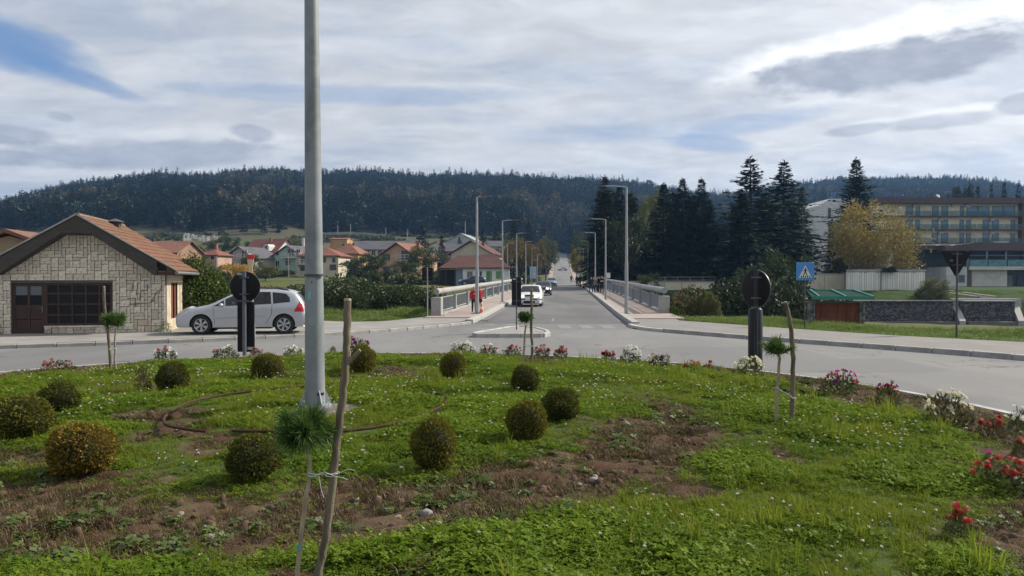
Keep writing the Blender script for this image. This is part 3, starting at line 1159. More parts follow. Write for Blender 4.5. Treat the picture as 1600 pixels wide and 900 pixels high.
def ground_cover():
	rng = np.random.default_rng(11)
	src = []
	for s in range(3):
		src.append(source('grass_tuft', tuft_mesh('grass_tuft', 50 + s, G_A, n=36, h0=0.025, h1=0.072, rad=0.06, wd=0.0052, lean=1.0)))
	for s in range(3):
		src.append(source('clover_tuft', clover_mesh('clover_tuft', 60 + s, G_B)))
	for s in range(2):
		src.append(source('dry_tuft', tuft_mesh('dry_tuft', 70 + s, G_D, n=22, h0=0.02, h1=0.06, rad=0.07, wd=0.004, lean=2.2)))
	src.append(source('weed_tuft', clover_mesh('weed_tuft', 80, G_T, n=18, rad=0.07, lr=0.016, h0=0.008, h1=0.04)))
	src.append(source('tall_tuft', tuft_mesh('tall_tuft', 90, G_A, n=16, h0=0.10, h1=0.22, rad=0.035, wd=0.006, lean=0.5)))
	# candidate points, denser close to the camera
	n = 330000
	r = RAD * np.sqrt(rng.random(n)) * 0.992
	a = rng.random(n) * 2 * np.pi
	x, y = CX + r * np.cos(a), CY + r * np.sin(a)
	az = np.abs(x / np.maximum(y, 0.1))
	inview = (y > 3.2) & (az < 0.72)
	vis = inview | ((y > -0.5) & (np.abs(x) < np.maximum(y, 0) * 1.2 + 4.5) & (rng.random(n) < 0.45))
	dens = np.interp(y, [0, 3.5, 7, 12, 20], [0.9, 1.0, 0.75, 0.42, 0.34])
	keep = vis & (rng.random(n) < dens)
	x, y = x[keep], y[keep]
	gm = grass_mask(x, y)
	n = len(x)
	u = rng.random(n)
	cl = fbm(x, y, 0.7, 41, 3)
	thick = fbm(x, y, 1.3, 44, 3)
	idx = np.full(n, -1)
	isg = u < np.clip(gm * 1.35 - 0.35, 0, 1)
	clover = rng.random(n) < sstep(cl, 0.24, 0.72) * 0.9
	idx[isg & clover] = rng.integers(3, 6, (isg & clover).sum())
	idx[isg & ~clover] = rng.integers(0, 3, (isg & ~clover).sum())
	tall = isg & ~clover & (rng.random(n) < 0.03)
	idx[tall] = 9
	ns = (~isg)
	v = rng.random(n)
	idx[ns & (v < 0.30)] = rng.integers(6, 8, (ns & (v < 0.30)).sum())
	idx[ns & (v >= 0.30) & (v < 0.315)] = 8
	idx[ns & (v >= 0.32) & (v < 0.38)] = rng.integers(0, 6, (ns & (v >= 0.32) & (v < 0.38)).sum())
	# keep the concrete round the pole free
	d0 = np.hypot(x - CX, y - CY)
	idx[np.hypot(x + 2.36, y - 9.93) < 0.42] = -1
	low = (np.abs(d0 - 1.74) < 0.20) & (rng.random(n) < 0.85)
	idx[low] = -1
	gaps = isg & (thick < 0.40) & (rng.random(n) < 0.62)
	idx[gaps] = -1
	k = idx >= 0
	x, y, idx, gm, thick = x[k], y[k], idx[k], gm[k], thick[k]
	n = len(x)
	z = island_z(x, y) - 0.035 * (1 - gm) - 0.004
	rot = np.stack([rng.normal(0, 0.10, n), rng.normal(0, 0.10, n), rng.random(n) * 6.283], -1)
	far = np.interp(y, [3, 8, 20], [1.0, 1.05, 1.25])
	s = rng.uniform(0.6, 1.25, n) * far * np.interp(thick, [0.3, 0.7], [0.6, 1.4])
	s = s * np.where(idx == 8, 1.1, 1) * np.where((idx < 6), np.clip(0.45 + gm * 0.6, 0.4, 1.05), 1)
	g_ = scatter('grass', np.stack([x, y, z], -1), rot, s, idx, src)
	# clover blossom and small yellow flowers
	n = 9500
	r = 8.3 * np.sqrt(rng.random(n))
	a = rng.random(n) * 2 * np.pi
	x, y = CX + r * np.cos(a), CY + r * np.sin(a)
	# the near lawn reaches beyond the bed ring
	gm = grass_mask(x, y)
	pat = fbm(x, y, 0.9, 63, 3)
	k = (gm > 0.6) & (y > 1) & (np.abs(x) < np.maximum(y, 0) * 0.8 + 2) & (rng.random(n) < sstep(pat, 0.47, 0.66) * 0.5 + 0.03)
	x, y = x[k], y[k]
	n = len(x)
	fl = [source('clover_blossom', ball_mesh('clover_blossom', 0.0125, 0.085, W_F, S_F, 18, 3)), source('yellow_blossom', ball_mesh('yellow_blossom', 0.013, 0.09, Y_F, S_F, 9, 4))]
	idx = (rng.random(n) < 0.13).astype(int)
	scatter('clover_blossom', np.stack([x, y, island_z(x, y)], -1), np.stack([rng.normal(0, .2, n), rng.normal(0, .2, n), rng.random(n) * 6.28], -1), rng.uniform(0.7, 1.2, n) * np.interp(y, [4, 14], [1, 1.35]), idx, fl)
	# small stones and clods on the bare soil
	n = 38000
	r = RAD * np.sqrt(rng.random(n)) * 0.98
	a = rng.random(n) * 2 * np.pi
	x, y = CX + r * np.cos(a), CY + r * np.sin(a)
	gm = grass_mask(x, y)
	k = (gm < 0.55) & (rng.random(n) < (0.75 - gm) * 0.8) & (y > 1) & (np.abs(x) < np.maximum(y, 0) * 0.8 + 2)
	x, y = x[k], y[k]
	n = len(x)
	st = []
	for s_ in range(5):
		st.append(source('pebble', rock_mesh('pebble', 100 + s_, 0.02, (M_STONE1, M_STONE2, M_CLOD, M_CLOD, M_CLOD)[s_])))
	idx = rng.choice(5, n, p=[0.035, 0.055, 0.31, 0.30, 0.30])
	s = np.exp(rng.normal(-0.15, 0.6, n)).clip(0.25, 2.6) * np.where(idx < 2, 0.8, 1.1)
	scatter('pebbles', np.stack([x, y, island_z(x, y) - 0.03], -1), rng.random((n, 3)) * 6.28, s, idx, st)


def rock_mesh(name, seed, r, mat):
	rng = np.random.default_rng(seed)
	bm = bmesh.new()
	bmesh.ops.create_icosphere(bm, subdivisions=2, radius=r)
	sc = rng.uniform(0.65, 1.25, 3)
	off = rng.normal(size=(4, 3))
	for v in bm.verts:
		d = v.co.normalized()
		k = 1 + 0.16 * sum(math.sin(3 * d.dot(Vector(o)) + i) for i, o in enumerate(off)) * 0.6
		v.co = Vector((v.co.x * sc[0] * k, v.co.y * sc[1] * k, v.co.z * sc[2] * 0.75 * k))
	me = bpy.data.meshes.new(name)
	bm.to_mesh(me)
	bm.free()
	me.materials.append(mat)
	me.polygons.foreach_set('use_smooth', [True] * len(me.polygons))
	return me


M_STONE1 = material('pale_stone', (0.25, 0.225, 0.19), (0.16, 0.142, 0.12), scale=20, rough=0.85, bump=0.3, bscale=60)
M_STONE2 = material('tan_stone', (0.26, 0.20, 0.14), (0.17, 0.13, 0.10), scale=20, rough=0.85, bump=0.3, bscale=60)
M_CLOD = material('earth_clod', (0.050, 0.029, 0.018), (0.10, 0.062, 0.038), scale=25, rough=0.98, bump=0.5, bscale=80)
ground_cover()

# the larger stones that can be told apart
big = [(300, 692, .05, 'grey', 'flat grey stone half sunk in the bare soil before the leaning stake'), ]
stones = [(605, 795, 0.055, 1, 'pale flat stone lying on the bare soil beside the staked sapling'),
		  (590, 776, 0.045, 2, 'reddish upright stone on the bare soil beside the staked sapling'),
		  (665, 800, 0.06, 0, 'wide low grey stone in the bare soil before the tall box bush'),
		  (556, 779, 0.040, 1, 'small cream stone just beyond the leaning stake'),
		  (620, 805, 0.035, 2, 'tan stone touching the pale flat stone by the sapling'),
		  (928, 746, 0.045, 0, 'round pale stone at the grassy edge of the bare soil'),
		  (906, 754, 0.040, 1, 'low buff stone next to the round pale stone'),
		  (330, 838, 0.055, 1, 'pale flat stone on the soil in front of the orange tinged box bush'),
		  (980, 662, 0.05, 0, 'dark grey stone among clods behind the dark box bush'),
		  (850, 722, 0.04, 2, 'brown stone in the bare soil in front of the pair of box bushes'),
		  (1553, 886, 0.06, 0, 'smooth grey stone beside the small red salvia'),
		  (1537, 768, 0.05, 0, 'grey stone under the wide red salvia clump'),
		  (118, 805, 0.04, 2, 'reddish clod of earth on the bare soil before the rust tinged box bush'),
		  (280, 800, 0.035, 1, 'small chalky stone between the rust tinged and the round box bushes')]
for i, (px, py, s, mi_, lab) in enumerate(stones):
	X, Y, Z = on_island(px, py)
	o = put('stone', rock_mesh('stone', 300 + i, s * 0.8, (material('grey_stone', (0.25, 0.245, 0.235), (0.17, 0.165, 0.16), scale=15, rough=0.85, bump=0.3, bscale=50), M_STONE1, M_STONE2)[mi_]), None, (X, Y, Z - 0.025), (0.2, 0.1, i * 1.3))
	tag(o, lab, 'stone', 'loose stones on the island')

# ================================================================ THINGS ON THE ISLAND
M_GALV = material('galvanised_steel', (0.33, 0.36, 0.385), (0.25, 0.275, 0.295), scale=9, rough=0.55, metal=0.35, bump=0.06, bscale=40, c3=(0.21, 0.23, 0.245), s3=2.2, stretch=(1, 1, 3))
M_GALV2 = material('lamp_steel', (0.36, 0.37, 0.385), (0.28, 0.29, 0.30), scale=2, rough=0.5, metal=0.4)
M_BLACK = material('black_plastic', (0.006, 0.006, 0.007), (0.009, 0.009, 0.010), scale=6, rough=0.5, spec=0.2)
M_DKGREY = material('dark_steel', (0.085, 0.09, 0.10), (0.06, 0.065, 0.07), scale=8, rough=0.45, metal=0.3)
M_POST = material('grey_post', (0.13, 0.145, 0.17), (0.10, 0.11, 0.13), scale=8, rough=0.4, metal=0.4)
M_STICK = material('pale_sticker', (0.42, 0.42, 0.40), (0.32, 0.32, 0.31), scale=12, rough=0.6)
M_TEAL = material('teal_sticker', (0.16, 0.42, 0.42), (0.20, 0.46, 0.45), scale=12, rough=0.6)

# tall mast in the middle
mast = thing('lamp_mast', 'tall tapering galvanised steel mast rising out of the middle of the planted island', 'lamp post', (-2.58, 10.05, float(island_z(-2.58, 10.05))))
b = MB()
hs = np.linspace(0, 8.6, 20)
b.tube([(-0.006 * h, 0, h) for h in hs], [0.130 - 0.0075 * h for h in hs], 32, 0)
b.build('pole', material('mast_steel', (0.195, 0.222, 0.240), (0.24, 0.262, 0.272), scale=5, rough=0.6, metal=0.15, bump=0.10, bscale=55, c3=(0.15, 0.165, 0.175), s3=1.1, stretch=(1.0, 1.0, 0.9)), mast, True)
b = MB()
b.lathe([(0.0, 0.05), (0.21, 0.05), (0.21, 0.0)], 28)
b.build('base_flange', M_GALV, mast)
for k in range(4):
	g_ = MB()
	a = R(38 + 90 * k)
	g_.prism([(0.125, 0.05), (0.215, 0.05), (0.215, 0.08), (0.135, 0.24), (0.125, 0.24)], -0.008, 0.008)
	o = g_.build('gusset', M_GALV, mast)
	o.rotation_euler = (0, 0, a)
b = MB()


def arc_patch(b, r, a0, a1, z0, z1, t=0.006, mi=0, n=8, roundtop=0):
	vs, fs = [], []
	for i in range(n + 1):
		a = a0 + (a1 - a0) * i / n
		e = roundtop * (1 - math.sqrt(max(0, 1 - (2 * i / n - 1) ** 2)))
		for (rr, z) in ((r, z0 + e), (r, z1 - e), (r + t, z0 + e), (r + t, z1 - e)):
			vs.append((rr * math.cos(a), rr * math.sin(a), z))
	for i in range(n):
		o = i * 4
		fs += [(o + 2, o + 6, o + 7, o + 3), (o + 1, o + 3, o + 7, o + 5), (o, o + 4, o + 6, o + 2)]
	fs += [(0, 2, 3, 1), (n * 4, n * 4 + 1, n * 4 + 3, n * 4 + 2)]
	b.add(vs, fs, mi)


zb = -float(island_z(-2.58, 10.05))
arc_patch(b, 0.1195, R(-125), R(-65), zb + 1.40, zb + 2.02, 0.004, 0, 10, 0.07)
b.build('access_door', material('mast_door', (0.24, 0.27, 0.29), (0.28, 0.31, 0.325), scale=6, rough=0.6, metal=0.2), mast)
b = MB()
arc_patch(b, 0.117, R(-160), R(-20), zb + 2.035, zb + 2.065, 0.020, 0, 18)
b.build('hood_ring', M_DKGREY, mast)
b = MB()
arc_patch(b, 0.125, R(-118), R(-100), zb + 1.73, zb + 1.84, 0.002, 0, 4)
b.build('sticker', M_TEAL, mast)
b = MB()
arc_patch(b, 0.121, R(-96), R(-91), zb + 1.95, zb + 1.975, 0.004, 0, 2)
b.build('lock', M_BLACK, mast)
b = MB()
arc_patch(b, 0.1285, R(-64), R(-20), zb + 0.49, zb + 0.52, 0.006, 0, 6)
b.build('strap', M_BLACK, mast)
b = MB()
b.lathe([(0.0, 0.03), (0.42, 0.028), (0.46, 0.012), (0.48, -0.08)], 36)
o = b.build('concrete_footing', material('footing_concrete', (0.15, 0.135, 0.118), (0.10, 0.09, 0.08), scale=7, rough=0.95, bump=0.5, bscale=30, c3=(0.11, 0.10, 0.08), s3=3), None, True, (-2.36, 9.93, float(island_z(-2.5, 10)) - 0.01))
tag(o, 'round weathered concrete footing under the tall galvanised mast', 'footing')

# hose lying in a ring
pts = []
for k in range(150):
	a = R(-105) + R(352) * k / 149
	rr = 1.62 + 0.05 * math.sin(2 * a + 0.6) + 0.04 * math.sin(5 * a) + 0.08 * (k / 149)
	x, y = CX + 0.05 + rr * math.cos(a), CY - 0.16 + rr * math.sin(a) * 1.10
	pts.append((x, y, float(island_z(x, y)) + 0.022 + 0.025 * max(0, math.sin(3.1 * a + 1))))
b = MB()
b.tube([(p[0], p[1], p[2] + 0.035) for p in pts], 0.017, 8)
tag(b.build('garden_hose', material('brown_hose', (0.045, 0.027, 0.018), (0.07, 0.043, 0.028), scale=6, rough=0.8, spec=0.08), None, True), 'brown hose laid in a wide ring on the grass round the mast', 'hose')

# ---- clipped box bushes
BOX_A = leaf_material('box_leaf_green', (0.065, 0.082, 0.010), (0.145, 0.145, 0.020), (0.21, 0.15, 0.025), 0.16, 0.35, gloss=0.01)
BOX_B = leaf_material('box_leaf_rusty', (0.095, 0.088, 0.012), (0.185, 0.145, 0.022), (0.27, 0.155, 0.03), 0.28, 0.35, gloss=0.01)
BOX_C = leaf_material('box_leaf_dark', (0.040, 0.056, 0.008), (0.095, 0.106, 0.016), (0.14, 0.115, 0.022), 0.12, 0.35, gloss=0.01)
BARK = material('bark', (0.09, 0.065, 0.045), (0.055, 0.04, 0.03), scale=8, rough=0.95, bump=0.5, bscale=30)


def box_foliage(name, seed, n=5200):
	"""unit bush: radius 1, standing on z=0"""
	rng = np.random.default_rng(seed)
	d = unit(rng.normal(size=(n, 3)))
	bump = 1 + 0.10 * np.sin(3.1 * d[:, 0] + seed) * np.sin(2.7 * d[:, 1] + 2 * seed) + 0.06 * np.sin(5 * d[:, 2] + 3 * d[:, 0] + seed) + rng.normal(0, 0.03, n)
	rr = bump * rng.uniform(0.80, 1.03, n) ** 0.6
	p = d * rr[:, None]
	p[:, 2] = np.where(p[:, 2] < 0, p[:, 2] * 0.9, p[:, 2]) + 0.93
	lx = leaves(rng, p, 0.115, 0.55, d, 0.9, 0.45)
	k = rng.choice(n, 300)
	sp = leaves(rng, p[k] + d[k] * 0.06, 0.26, 0.16, d[k] + np.array([0, 0, 0.5]), 0.35, 0.4)
	# twig-filled heart so that no light passes straight through
	ico = bmesh.new()
	bmesh.ops.create_icosphere(ico, subdivisions=3, radius=0.80)
	ico.verts.index_update()
	cv = np.array([v.co[:] for v in ico.verts]) + np.array([0, 0, 0.93])
	cf = np.array([[v.index for v in f.verts] + [f.verts[2].index] for f in ico.faces])
	ico.free()
	V, F = join_vf([lx, sp])
	V2, F2 = join_vf([(V, F)])
	me = bpy.data.meshes.new(name)
	vv = [tuple(v) for v in V2] + [tuple(v) for v in cv]
	ff = [tuple(f) for f in F2] + [tuple(int(i) + len(V2) for i in f[:3]) for f in cf]
	me.from_pydata(vv, [], ff)
	me.materials.append(BOX_A)
	me.materials.append(material('twig_heart', (0.022, 0.024, 0.012), (0.03, 0.026, 0.016), scale=12, rough=1))
	mi = np.zeros(len(ff), np.int32)
	mi[len(F2):] = 1
	me.polygons.foreach_set('material_index', mi)
	return me


box_meshes = [box_foliage('foliage', s) for s in range(4)]
box_stem = MB().tube([(0, 0, -0.1), (0.02, 0, 0.2), (0, 0, 0.5)], [0.07, 0.06, 0.05], 7).mesh('stem', BARK)
# px centre, py top, py bottom, px width, leaf, words
BOXES = [(32, 616, 690, 84, 0, 'large olive green clipped box ball cut by the edge of the picture'),
		 (89, 598, 653, 64, 2, 'dark green clipped box ball just behind the olive one near the picture edge'),
		 (127, 660, 743, 95, 1, 'round rust tinged clipped box ball on the near side of the bed'),
		 (269, 567, 615, 50, 2, 'dark clipped box ball in the grass across from the stone house'),
		 (417, 552, 595, 51, 0, 'squat clipped box ball close to the foot of the round sign'),
		 (567, 540, 587, 42, 0, 'clipped box ball half hidden behind the tall leaning stake'),
		 (395, 677, 753, 82, 2, 'brownish dark clipped box bush below the tufted pine sapling'),
		 (677, 653, 739, 72, 0, 'tall barrel shaped clipped box bush, the tallest of the ring'),
		 (708, 551, 597, 39, 0, 'small narrow based clipped box ball before the white petunias'),
		 (820, 572, 616, 44, 2, 'small clipped box ball below the slim sapling in front of the traffic island'),
		 (823, 625, 690, 63, 0, 'broad olive clipped box ball in front of the darkest one'),
		 (876, 607, 659, 56, 2, 'darkest clipped box ball at the edge of the bare soil')]
for i, (px, t0, t1, wpx, mt, lab) in enumerate(BOXES):
	X, Y, Z = on_island(px, t1 - 3)
	rw = wpx / 1200 * Y / 2
	h = (t1 - t0) / 1200 * Y
	bx = thing('box_bush', lab, 'bush', (X, Y, Z - 0.02), i * 1.1, 'clipped box bushes set in a ring round the mast')
	f = put('foliage', box_meshes[i % 4], bx, None, (0, 0, i * 0.7), (rw * 0.98, rw * 0.98, h / 1.95))
	own_material(f, (BOX_A, BOX_B, BOX_C)[mt])
	put('stem', box_stem, bx, None, None, (rw, rw, h / 2))

# ---- pine saplings on stakes
NEEDLE = leaf_material('pine_needle', (0.045, 0.095, 0.02), (0.085, 0.155, 0.035), (0.12, 0.17, 0.045), 0.15, 0.25, gloss=0.03)
STEM_P = material('sapling_bark', (0.26, 0.205, 0.145), (0.35, 0.29, 0.215), scale=20, rough=0.9, bump=0.3, bscale=60)
STAKE = material('hazel_stake', (0.13, 0.108, 0.076), (0.19, 0.16, 0.115), scale=7, rough=0.9, bump=0.5, bscale=40, c3=(0.085, 0.07, 0.05), s3=5, stretch=(3, 3, 0.6))
STAKE_L = material('peeled_stake', (0.25, 0.185, 0.11), (0.32, 0.25, 0.16), scale=7, rough=0.85, bump=0.3, bscale=40, c3=(0.16, 0.115, 0.07), s3=4, stretch=(3, 3, 0.5))
CUT = material('cut_wood', (0.33, 0.29, 0.23), (0.26, 0.22, 0.17), scale=30, rough=0.9)
TWINE = material('white_twine', (0.62, 0.62, 0.60), (0.5, 0.5, 0.48), scale=40, rough=0.8)
TAPE = material('green_tape', (0.10, 0.33, 0.27), (0.08, 0.27, 0.22), scale=20, rough=0.6)


def needle_tuft(name, seed, rx, rz, n=2600, wd=0.0035, L=0.16, tips=14):
	rng = np.random.default_rng(seed)
	V, F = [], []
	o = 0
	sh = [np.array([rng.uniform(-1, 1) * rx * 0.62, rng.uniform(-1, 1) * rx * 0.62, rng.uniform(0.05, 0.9) * rz]) for _ in range(tips)]
	shoots = []
	for s_ in sh:
		k = math.hypot(s_[0], s_[1]) / rx
		d = unit(np.array([s_[0] * 1.2, s_[1] * 1.2, rx * 0.55 - 0.5 * k * rx + 0.02]))
		shoots.append((np.array([s_[0] * 0.25, s_[1] * 0.25, -0.02]), s_ * np.array([1, 1, 1 - 0.35 * k]), d))
	per = n // tips
	for (a, b_, d) in shoots:
		for i in range(per):
			t = rng.random() ** 0.6
			p = a * (1 - t) + b_ * t
			q = unit(d * 0.75 + rng.normal(size=3) * 0.55 + np.array([0, 0, 0.32]))
			l_ = L * rng.uniform(0.7, 1.15)
			s = unit(np.cross(q, rng.normal(size=3))) * wd * 0.5
			e = p + q * l_ + np.array([0, 0, -0.18 * l_ * (1 - q[2])])
			mid = p + q * l_ * 0.55
			V += [p - s, p + s, mid + s, mid - s, e]
			F += [(o, o + 1, o + 2, o + 3), (o + 3, o + 2, o + 4)]
			o += 5
	b = MB()
	b.v = [tuple(v) for v in V]
	b.f = F
	b.mi = [0] * len(F)
	for (a, b_, d) in shoots:
		b.tube([tuple(a), tuple((a + b_) / 2 + np.array([0, 0, -0.01])), tuple(b_)], [rx * 0.035, rx * 0.03, rx * 0.02], 5, 1)
	return b.mesh(name, [NEEDLE, STEM_P], fix=False)


def at_px(px, py, Y):
	return Vector((px_x(px, Y), Y, px_z(py, Y)))


def sapling(lab_t, lab_s, Y, stem_px, tuft, stake_px, stake_r, twine_px, seed, rstem, tape=False, fork=None, stake_mat=STAKE):
	"""stem_px/stake_px: lists of (px, py) bottom to top, all in the plane at distance Y"""
	base = at_px(*stem_px[0], Y)
	gz = float(island_z(base.x, base.y))
	base.z = gz
	t = thing('pine_sapling', lab_t, 'sapling', base, 0, 'young staked pines on the island')
	P = [Vector((0, 0, -0.06))] + [at_px(px, py, Y) - base for px, py in stem_px[1:]]
	b = MB()
	Q = []
	for i in range(len(P) - 1):
		for k in range(4):
			Q.append(P[i].lerp(P[i + 1], k / 4) + Vector((0, math.sin((i * 4 + k) * 1.3) * rstem * 0.5, 0)))
	Q.append(P[-1])
	b.tube(Q, [rstem * (1.15 - 0.45 * i / len(Q)) for i in range(len(Q))], 9)
	b.build('trunk', STEM_P, t, True)
	tp, tw, th = tuft
	c = at_px(tp[0], tp[1], Y) - base
	rx = tw / 1200 * Y / 2
	rz = th / 1200 * Y
	o = put('needles', needle_tuft('needles', seed, rx * 1.0, rz * 0.55, L=rx * 0.55, wd=max(0.0042, Y * 0.0005), n=7500 if Y < 6 else 2400, tips=22), t, (c.x, c.y, c.z - rz * 0.18))
	if tape:
		for (px, py) in tape:
			q = at_px(px, py, Y) - base
			tb = MB()
			tb.tube([q + Vector((0, 0, -0.012)), q + Vector((0, 0, 0.012))], rstem * 1.25, 10)
			tb.build('tape', TAPE, t)
	sb_ = at_px(*stake_px[0], Y + 0.05)
	sb_.z = float(island_z(sb_.x, sb_.y))
	s = thing('wooden_stake', lab_s, 'stake', sb_, 0, 'wooden stakes driven in beside the saplings')
	P = [Vector((0, 0, -0.15))] + [at_px(px, py, Y + 0.05) - sb_ for px, py in stake_px[1:]]
	Q = []
	for i in range(len(P) - 1):
		for k in range(5):
			u = k / 5
			Q.append(P[i].lerp(P[i + 1], u) + Vector((math.sin((i * 5 + k) * 2.1) * stake_r * 0.12, 0, 0)))
	Q.append(P[-1])
	b = MB()
	b.tube(Q, [stake_r * (1.0 - 0.12 * i / len(Q) + 0.05 * math.sin(i * 1.9)) for i in range(len(Q))], 12)
	b.build('shaft', stake_mat, s, True)
	d = (Q[-1] - Q[-2]).normalized()
	b = MB()
	b.tube([Q[-1] + d * 0.001, Q[-1] + d * 0.012], [stake_r * 0.90, stake_r * 0.78], 12)
	b.build('cut_top', CUT, s)
	if fork:
		q0 = at_px(*fork[0], Y + 0.05) - sb_
		q1 = at_px(*fork[1], Y + 0.05) - sb_
		b = MB()
		b.tube([q0, q0.lerp(q1, .5) + Vector((0, 0, -.004)), q1], [stake_r * 0.75, stake_r * 0.55, stake_r * 0.42], 9)
		b.build('branch_stub', stake_mat, s, True)
		b = MB()
		b.tube([q1, q1 + (q1 - q0).normalized() * 0.006], stake_r * 0.38, 9)
		b.build('cut_top', CUT, s)
	# twine tying the two together
	a = at_px(*twine_px[0], Y)
	e = at_px(*twine_px[1], Y + 0.05)
	b = MB()
	r_ = max(0.0025, Y * 0.00035)
	for off in (0.004, -0.006):
		ring = []
		for k in range(9):
			u = k / 8
			ring.append(a.lerp(e, u) + Vector((0, -rstem - 0.006 if u < 0.3 else (-stake_r - 0.008 if u > 0.7 else -0.012), off + math.sin(u * 9 + off * 500) * 0.006)))
		b.tube(ring, r_, 5)
	for q, rr in ((a, rstem * 1.1), (e, stake_r * 1.08)):
		b.tube([q + Vector((rr * math.cos(k * 0.628), rr * math.sin(k * 0.628), 0.004 * math.sin(k))) for k in range(11)], r_, 5)
	if len(twine_px) > 2:
		for tail in twine_px[2:]:
			b.tube([at_px(px, py, Y + 0.02) + Vector((0, -stake_r - 0.015, 0)) for px, py in tail], r_ * 0.8, 5)
	tw_ = b.build('twine', TWINE, None, True)
	tag(tw_, 'white twine on the pine sapling ' + lab_t.split('standing ')[1].split(',')[0], 'twine')


sapling('young tufted pine sapling standing nearest the camera, its stem wrapped with green tape', 'stout crooked stake with a cut side branch, leaning beside the nearest sapling', 4.15,
		[(462, 960), (464, 890), (470, 830), (475, 790), (481, 755), (483, 725), (479, 700), (474, 680)], ((470, 672), 112, 92), [(489, 965), (497, 892), (508, 840), (517, 770), (526, 690), (535, 620), (541, 560), (542, 520), (543, 470)], 0.0235,
		((482, 741), (522, 740), [(520, 742), (535, 736), (545, 731), (556, 733)], [(522, 742), (536, 744), (545, 748)], [(500, 742), (504, 764), (508, 776)]), 5, 0.0125, [(484, 742), (466, 856)], ((541, 568), (561, 548)), STAKE)
sapling('young pine sapling standing slim in the grass in front of the stone house', 'thin curved dark stake beside the slim sapling in front of the stone house', 14.6,
		[(180, 584), (179, 560), (179, 535), (180, 512)], ((180, 501), 44, 32), [(173, 585), (171, 550), (168, 515), (163, 480), (162, 448)], 0.029, ((179, 545), (171, 546)), 6, 0.02)
sapling('young pine sapling standing before the traffic island at the bridge mouth', 'knobbly thin stake beside the sapling at the bridge mouth', 16.0,
		[(816, 571), (819, 545), (820, 520), (822, 508)], ((822, 496), 29, 32), [(829, 572), (832, 545), (830, 515), (831, 480), (830, 452)], 0.030, ((819, 540), (831, 541)), 7, 0.022)
sapling('young pine sapling standing beside the crooked post close to the dark sign column', 'crooked dark post with a bent top beside the sapling close to the dark sign column', 9.3,
		[(1214, 662), (1214, 620), (1216, 590), (1219, 560), (1216, 552)], ((1215, 543), 54, 40), [(1238, 668), (1239, 610), (1240, 560), (1237, 520), (1232, 490), (1227, 473)], 0.029, ((1214, 606), (1240, 622)), 8, 0.019)

# ---- bedding flowers along the rim
PET_W = leaf_material('petal_white', (0.60, 0.60, 0.52), (0.72, 0.72, 0.66), trans=0.35)
PET_C = leaf_material('petal_cream', (0.60, 0.56, 0.38), (0.70, 0.67, 0.50), trans=0.35)
PET_R = leaf_material('petal_red', (0.30, 0.014, 0.016), (0.46, 0.03, 0.03), trans=0.3)
PET_O = leaf_material('petal_faded_red', (0.33, 0.075, 0.05), (0.42, 0.14, 0.09), trans=0.3)
PET_M = leaf_material('petal_magenta', (0.48, 0.03, 0.20), (0.58, 0.07, 0.30), trans=0.3)
PET_V = leaf_material('petal_violet', (0.09, 0.018, 0.12), (0.16, 0.03, 0.17), trans=0.3)
FOL_G = leaf_material('bedding_leaf', (0.045, 0.075, 0.022), (0.085, 0.115, 0.04), (0.11, 0.075, 0.04), 0.2, 0.3)
FOL_B = leaf_material('dry_bedding_leaf', (0.085, 0.060, 0.035), (0.13, 0.095, 0.05), (0.055, 0.07, 0.025), 0.35, 0.25)


def petunia_mesh(mat):
	b = MB()
	n = 10
	vs = [(0, 0, 0)]
	for k in range(n):
		a = 2 * math.pi * k / n
		r_ = 0.036 if k % 2 == 0 else 0.028
		vs.append((r_ * math.cos(a), r_ * math.sin(a), 0.020 + 0.004 * (k % 2)))
	b.add(vs, [(0, 1 + k, 1 + (k + 1) % n) for k in range(n)], 0)
	b.tube([(0, 0, -0.05), (0, 0, 0)], [0.002, 0.006], 5, 1, False)
	return b.mesh('flower_head', [mat, S_F], fix=False)


def salvia_mesh(mat, seed=1):
	rng = np.random.default_rng(seed)
	b = MB()
	b.tube([(0, 0, -0.10), (0.004, 0, 0.04)], [0.0035, 0.002], 4, 1, False)
	for i in range(46):
		t = i / 46
		a = i * 2.4
		r_ = 0.075 * (1 - 0.45 * t)
		p = np.array([0, 0, -0.02 + 0.055 * t])
		q = p + np.array([math.cos(a) * r_, math.sin(a) * r_, 0.010])
		s = np.array([-math.sin(a), math.cos(a), 0.3]) * 0.0075
		b.add([p, (p + q) / 2 + s, q, (p + q) / 2 - s], [(0, 1, 2, 3)], 0)
	return b.mesh('flower_head', [mat, S_F], fix=False)


HEADS = {'w': petunia_mesh(PET_W), 'c': petunia_mesh(PET_C), 'm': petunia_mesh(PET_M), 'v': petunia_mesh(PET_V), 'r': salvia_mesh(PET_R), 'o': salvia_mesh(PET_O, 2), 'g': salvia_mesh(PET_R, 3)}
FOLS = []
for s in range(4):
	rng = np.random.default_rng(400 + s)
	n = 420
	d = unit(rng.normal(size=(n, 3)))
	d[:, 2] = np.abs(d[:, 2])
	p = d * rng.uniform(0.35, 1.0, n)[:, None] ** 0.6
	FOLS.append(np_mesh('foliage', *leaves(rng, p, 0.20, 0.42, d + np.array([0, 0, 0.3]), 0.8, 0.4), FOL_G))


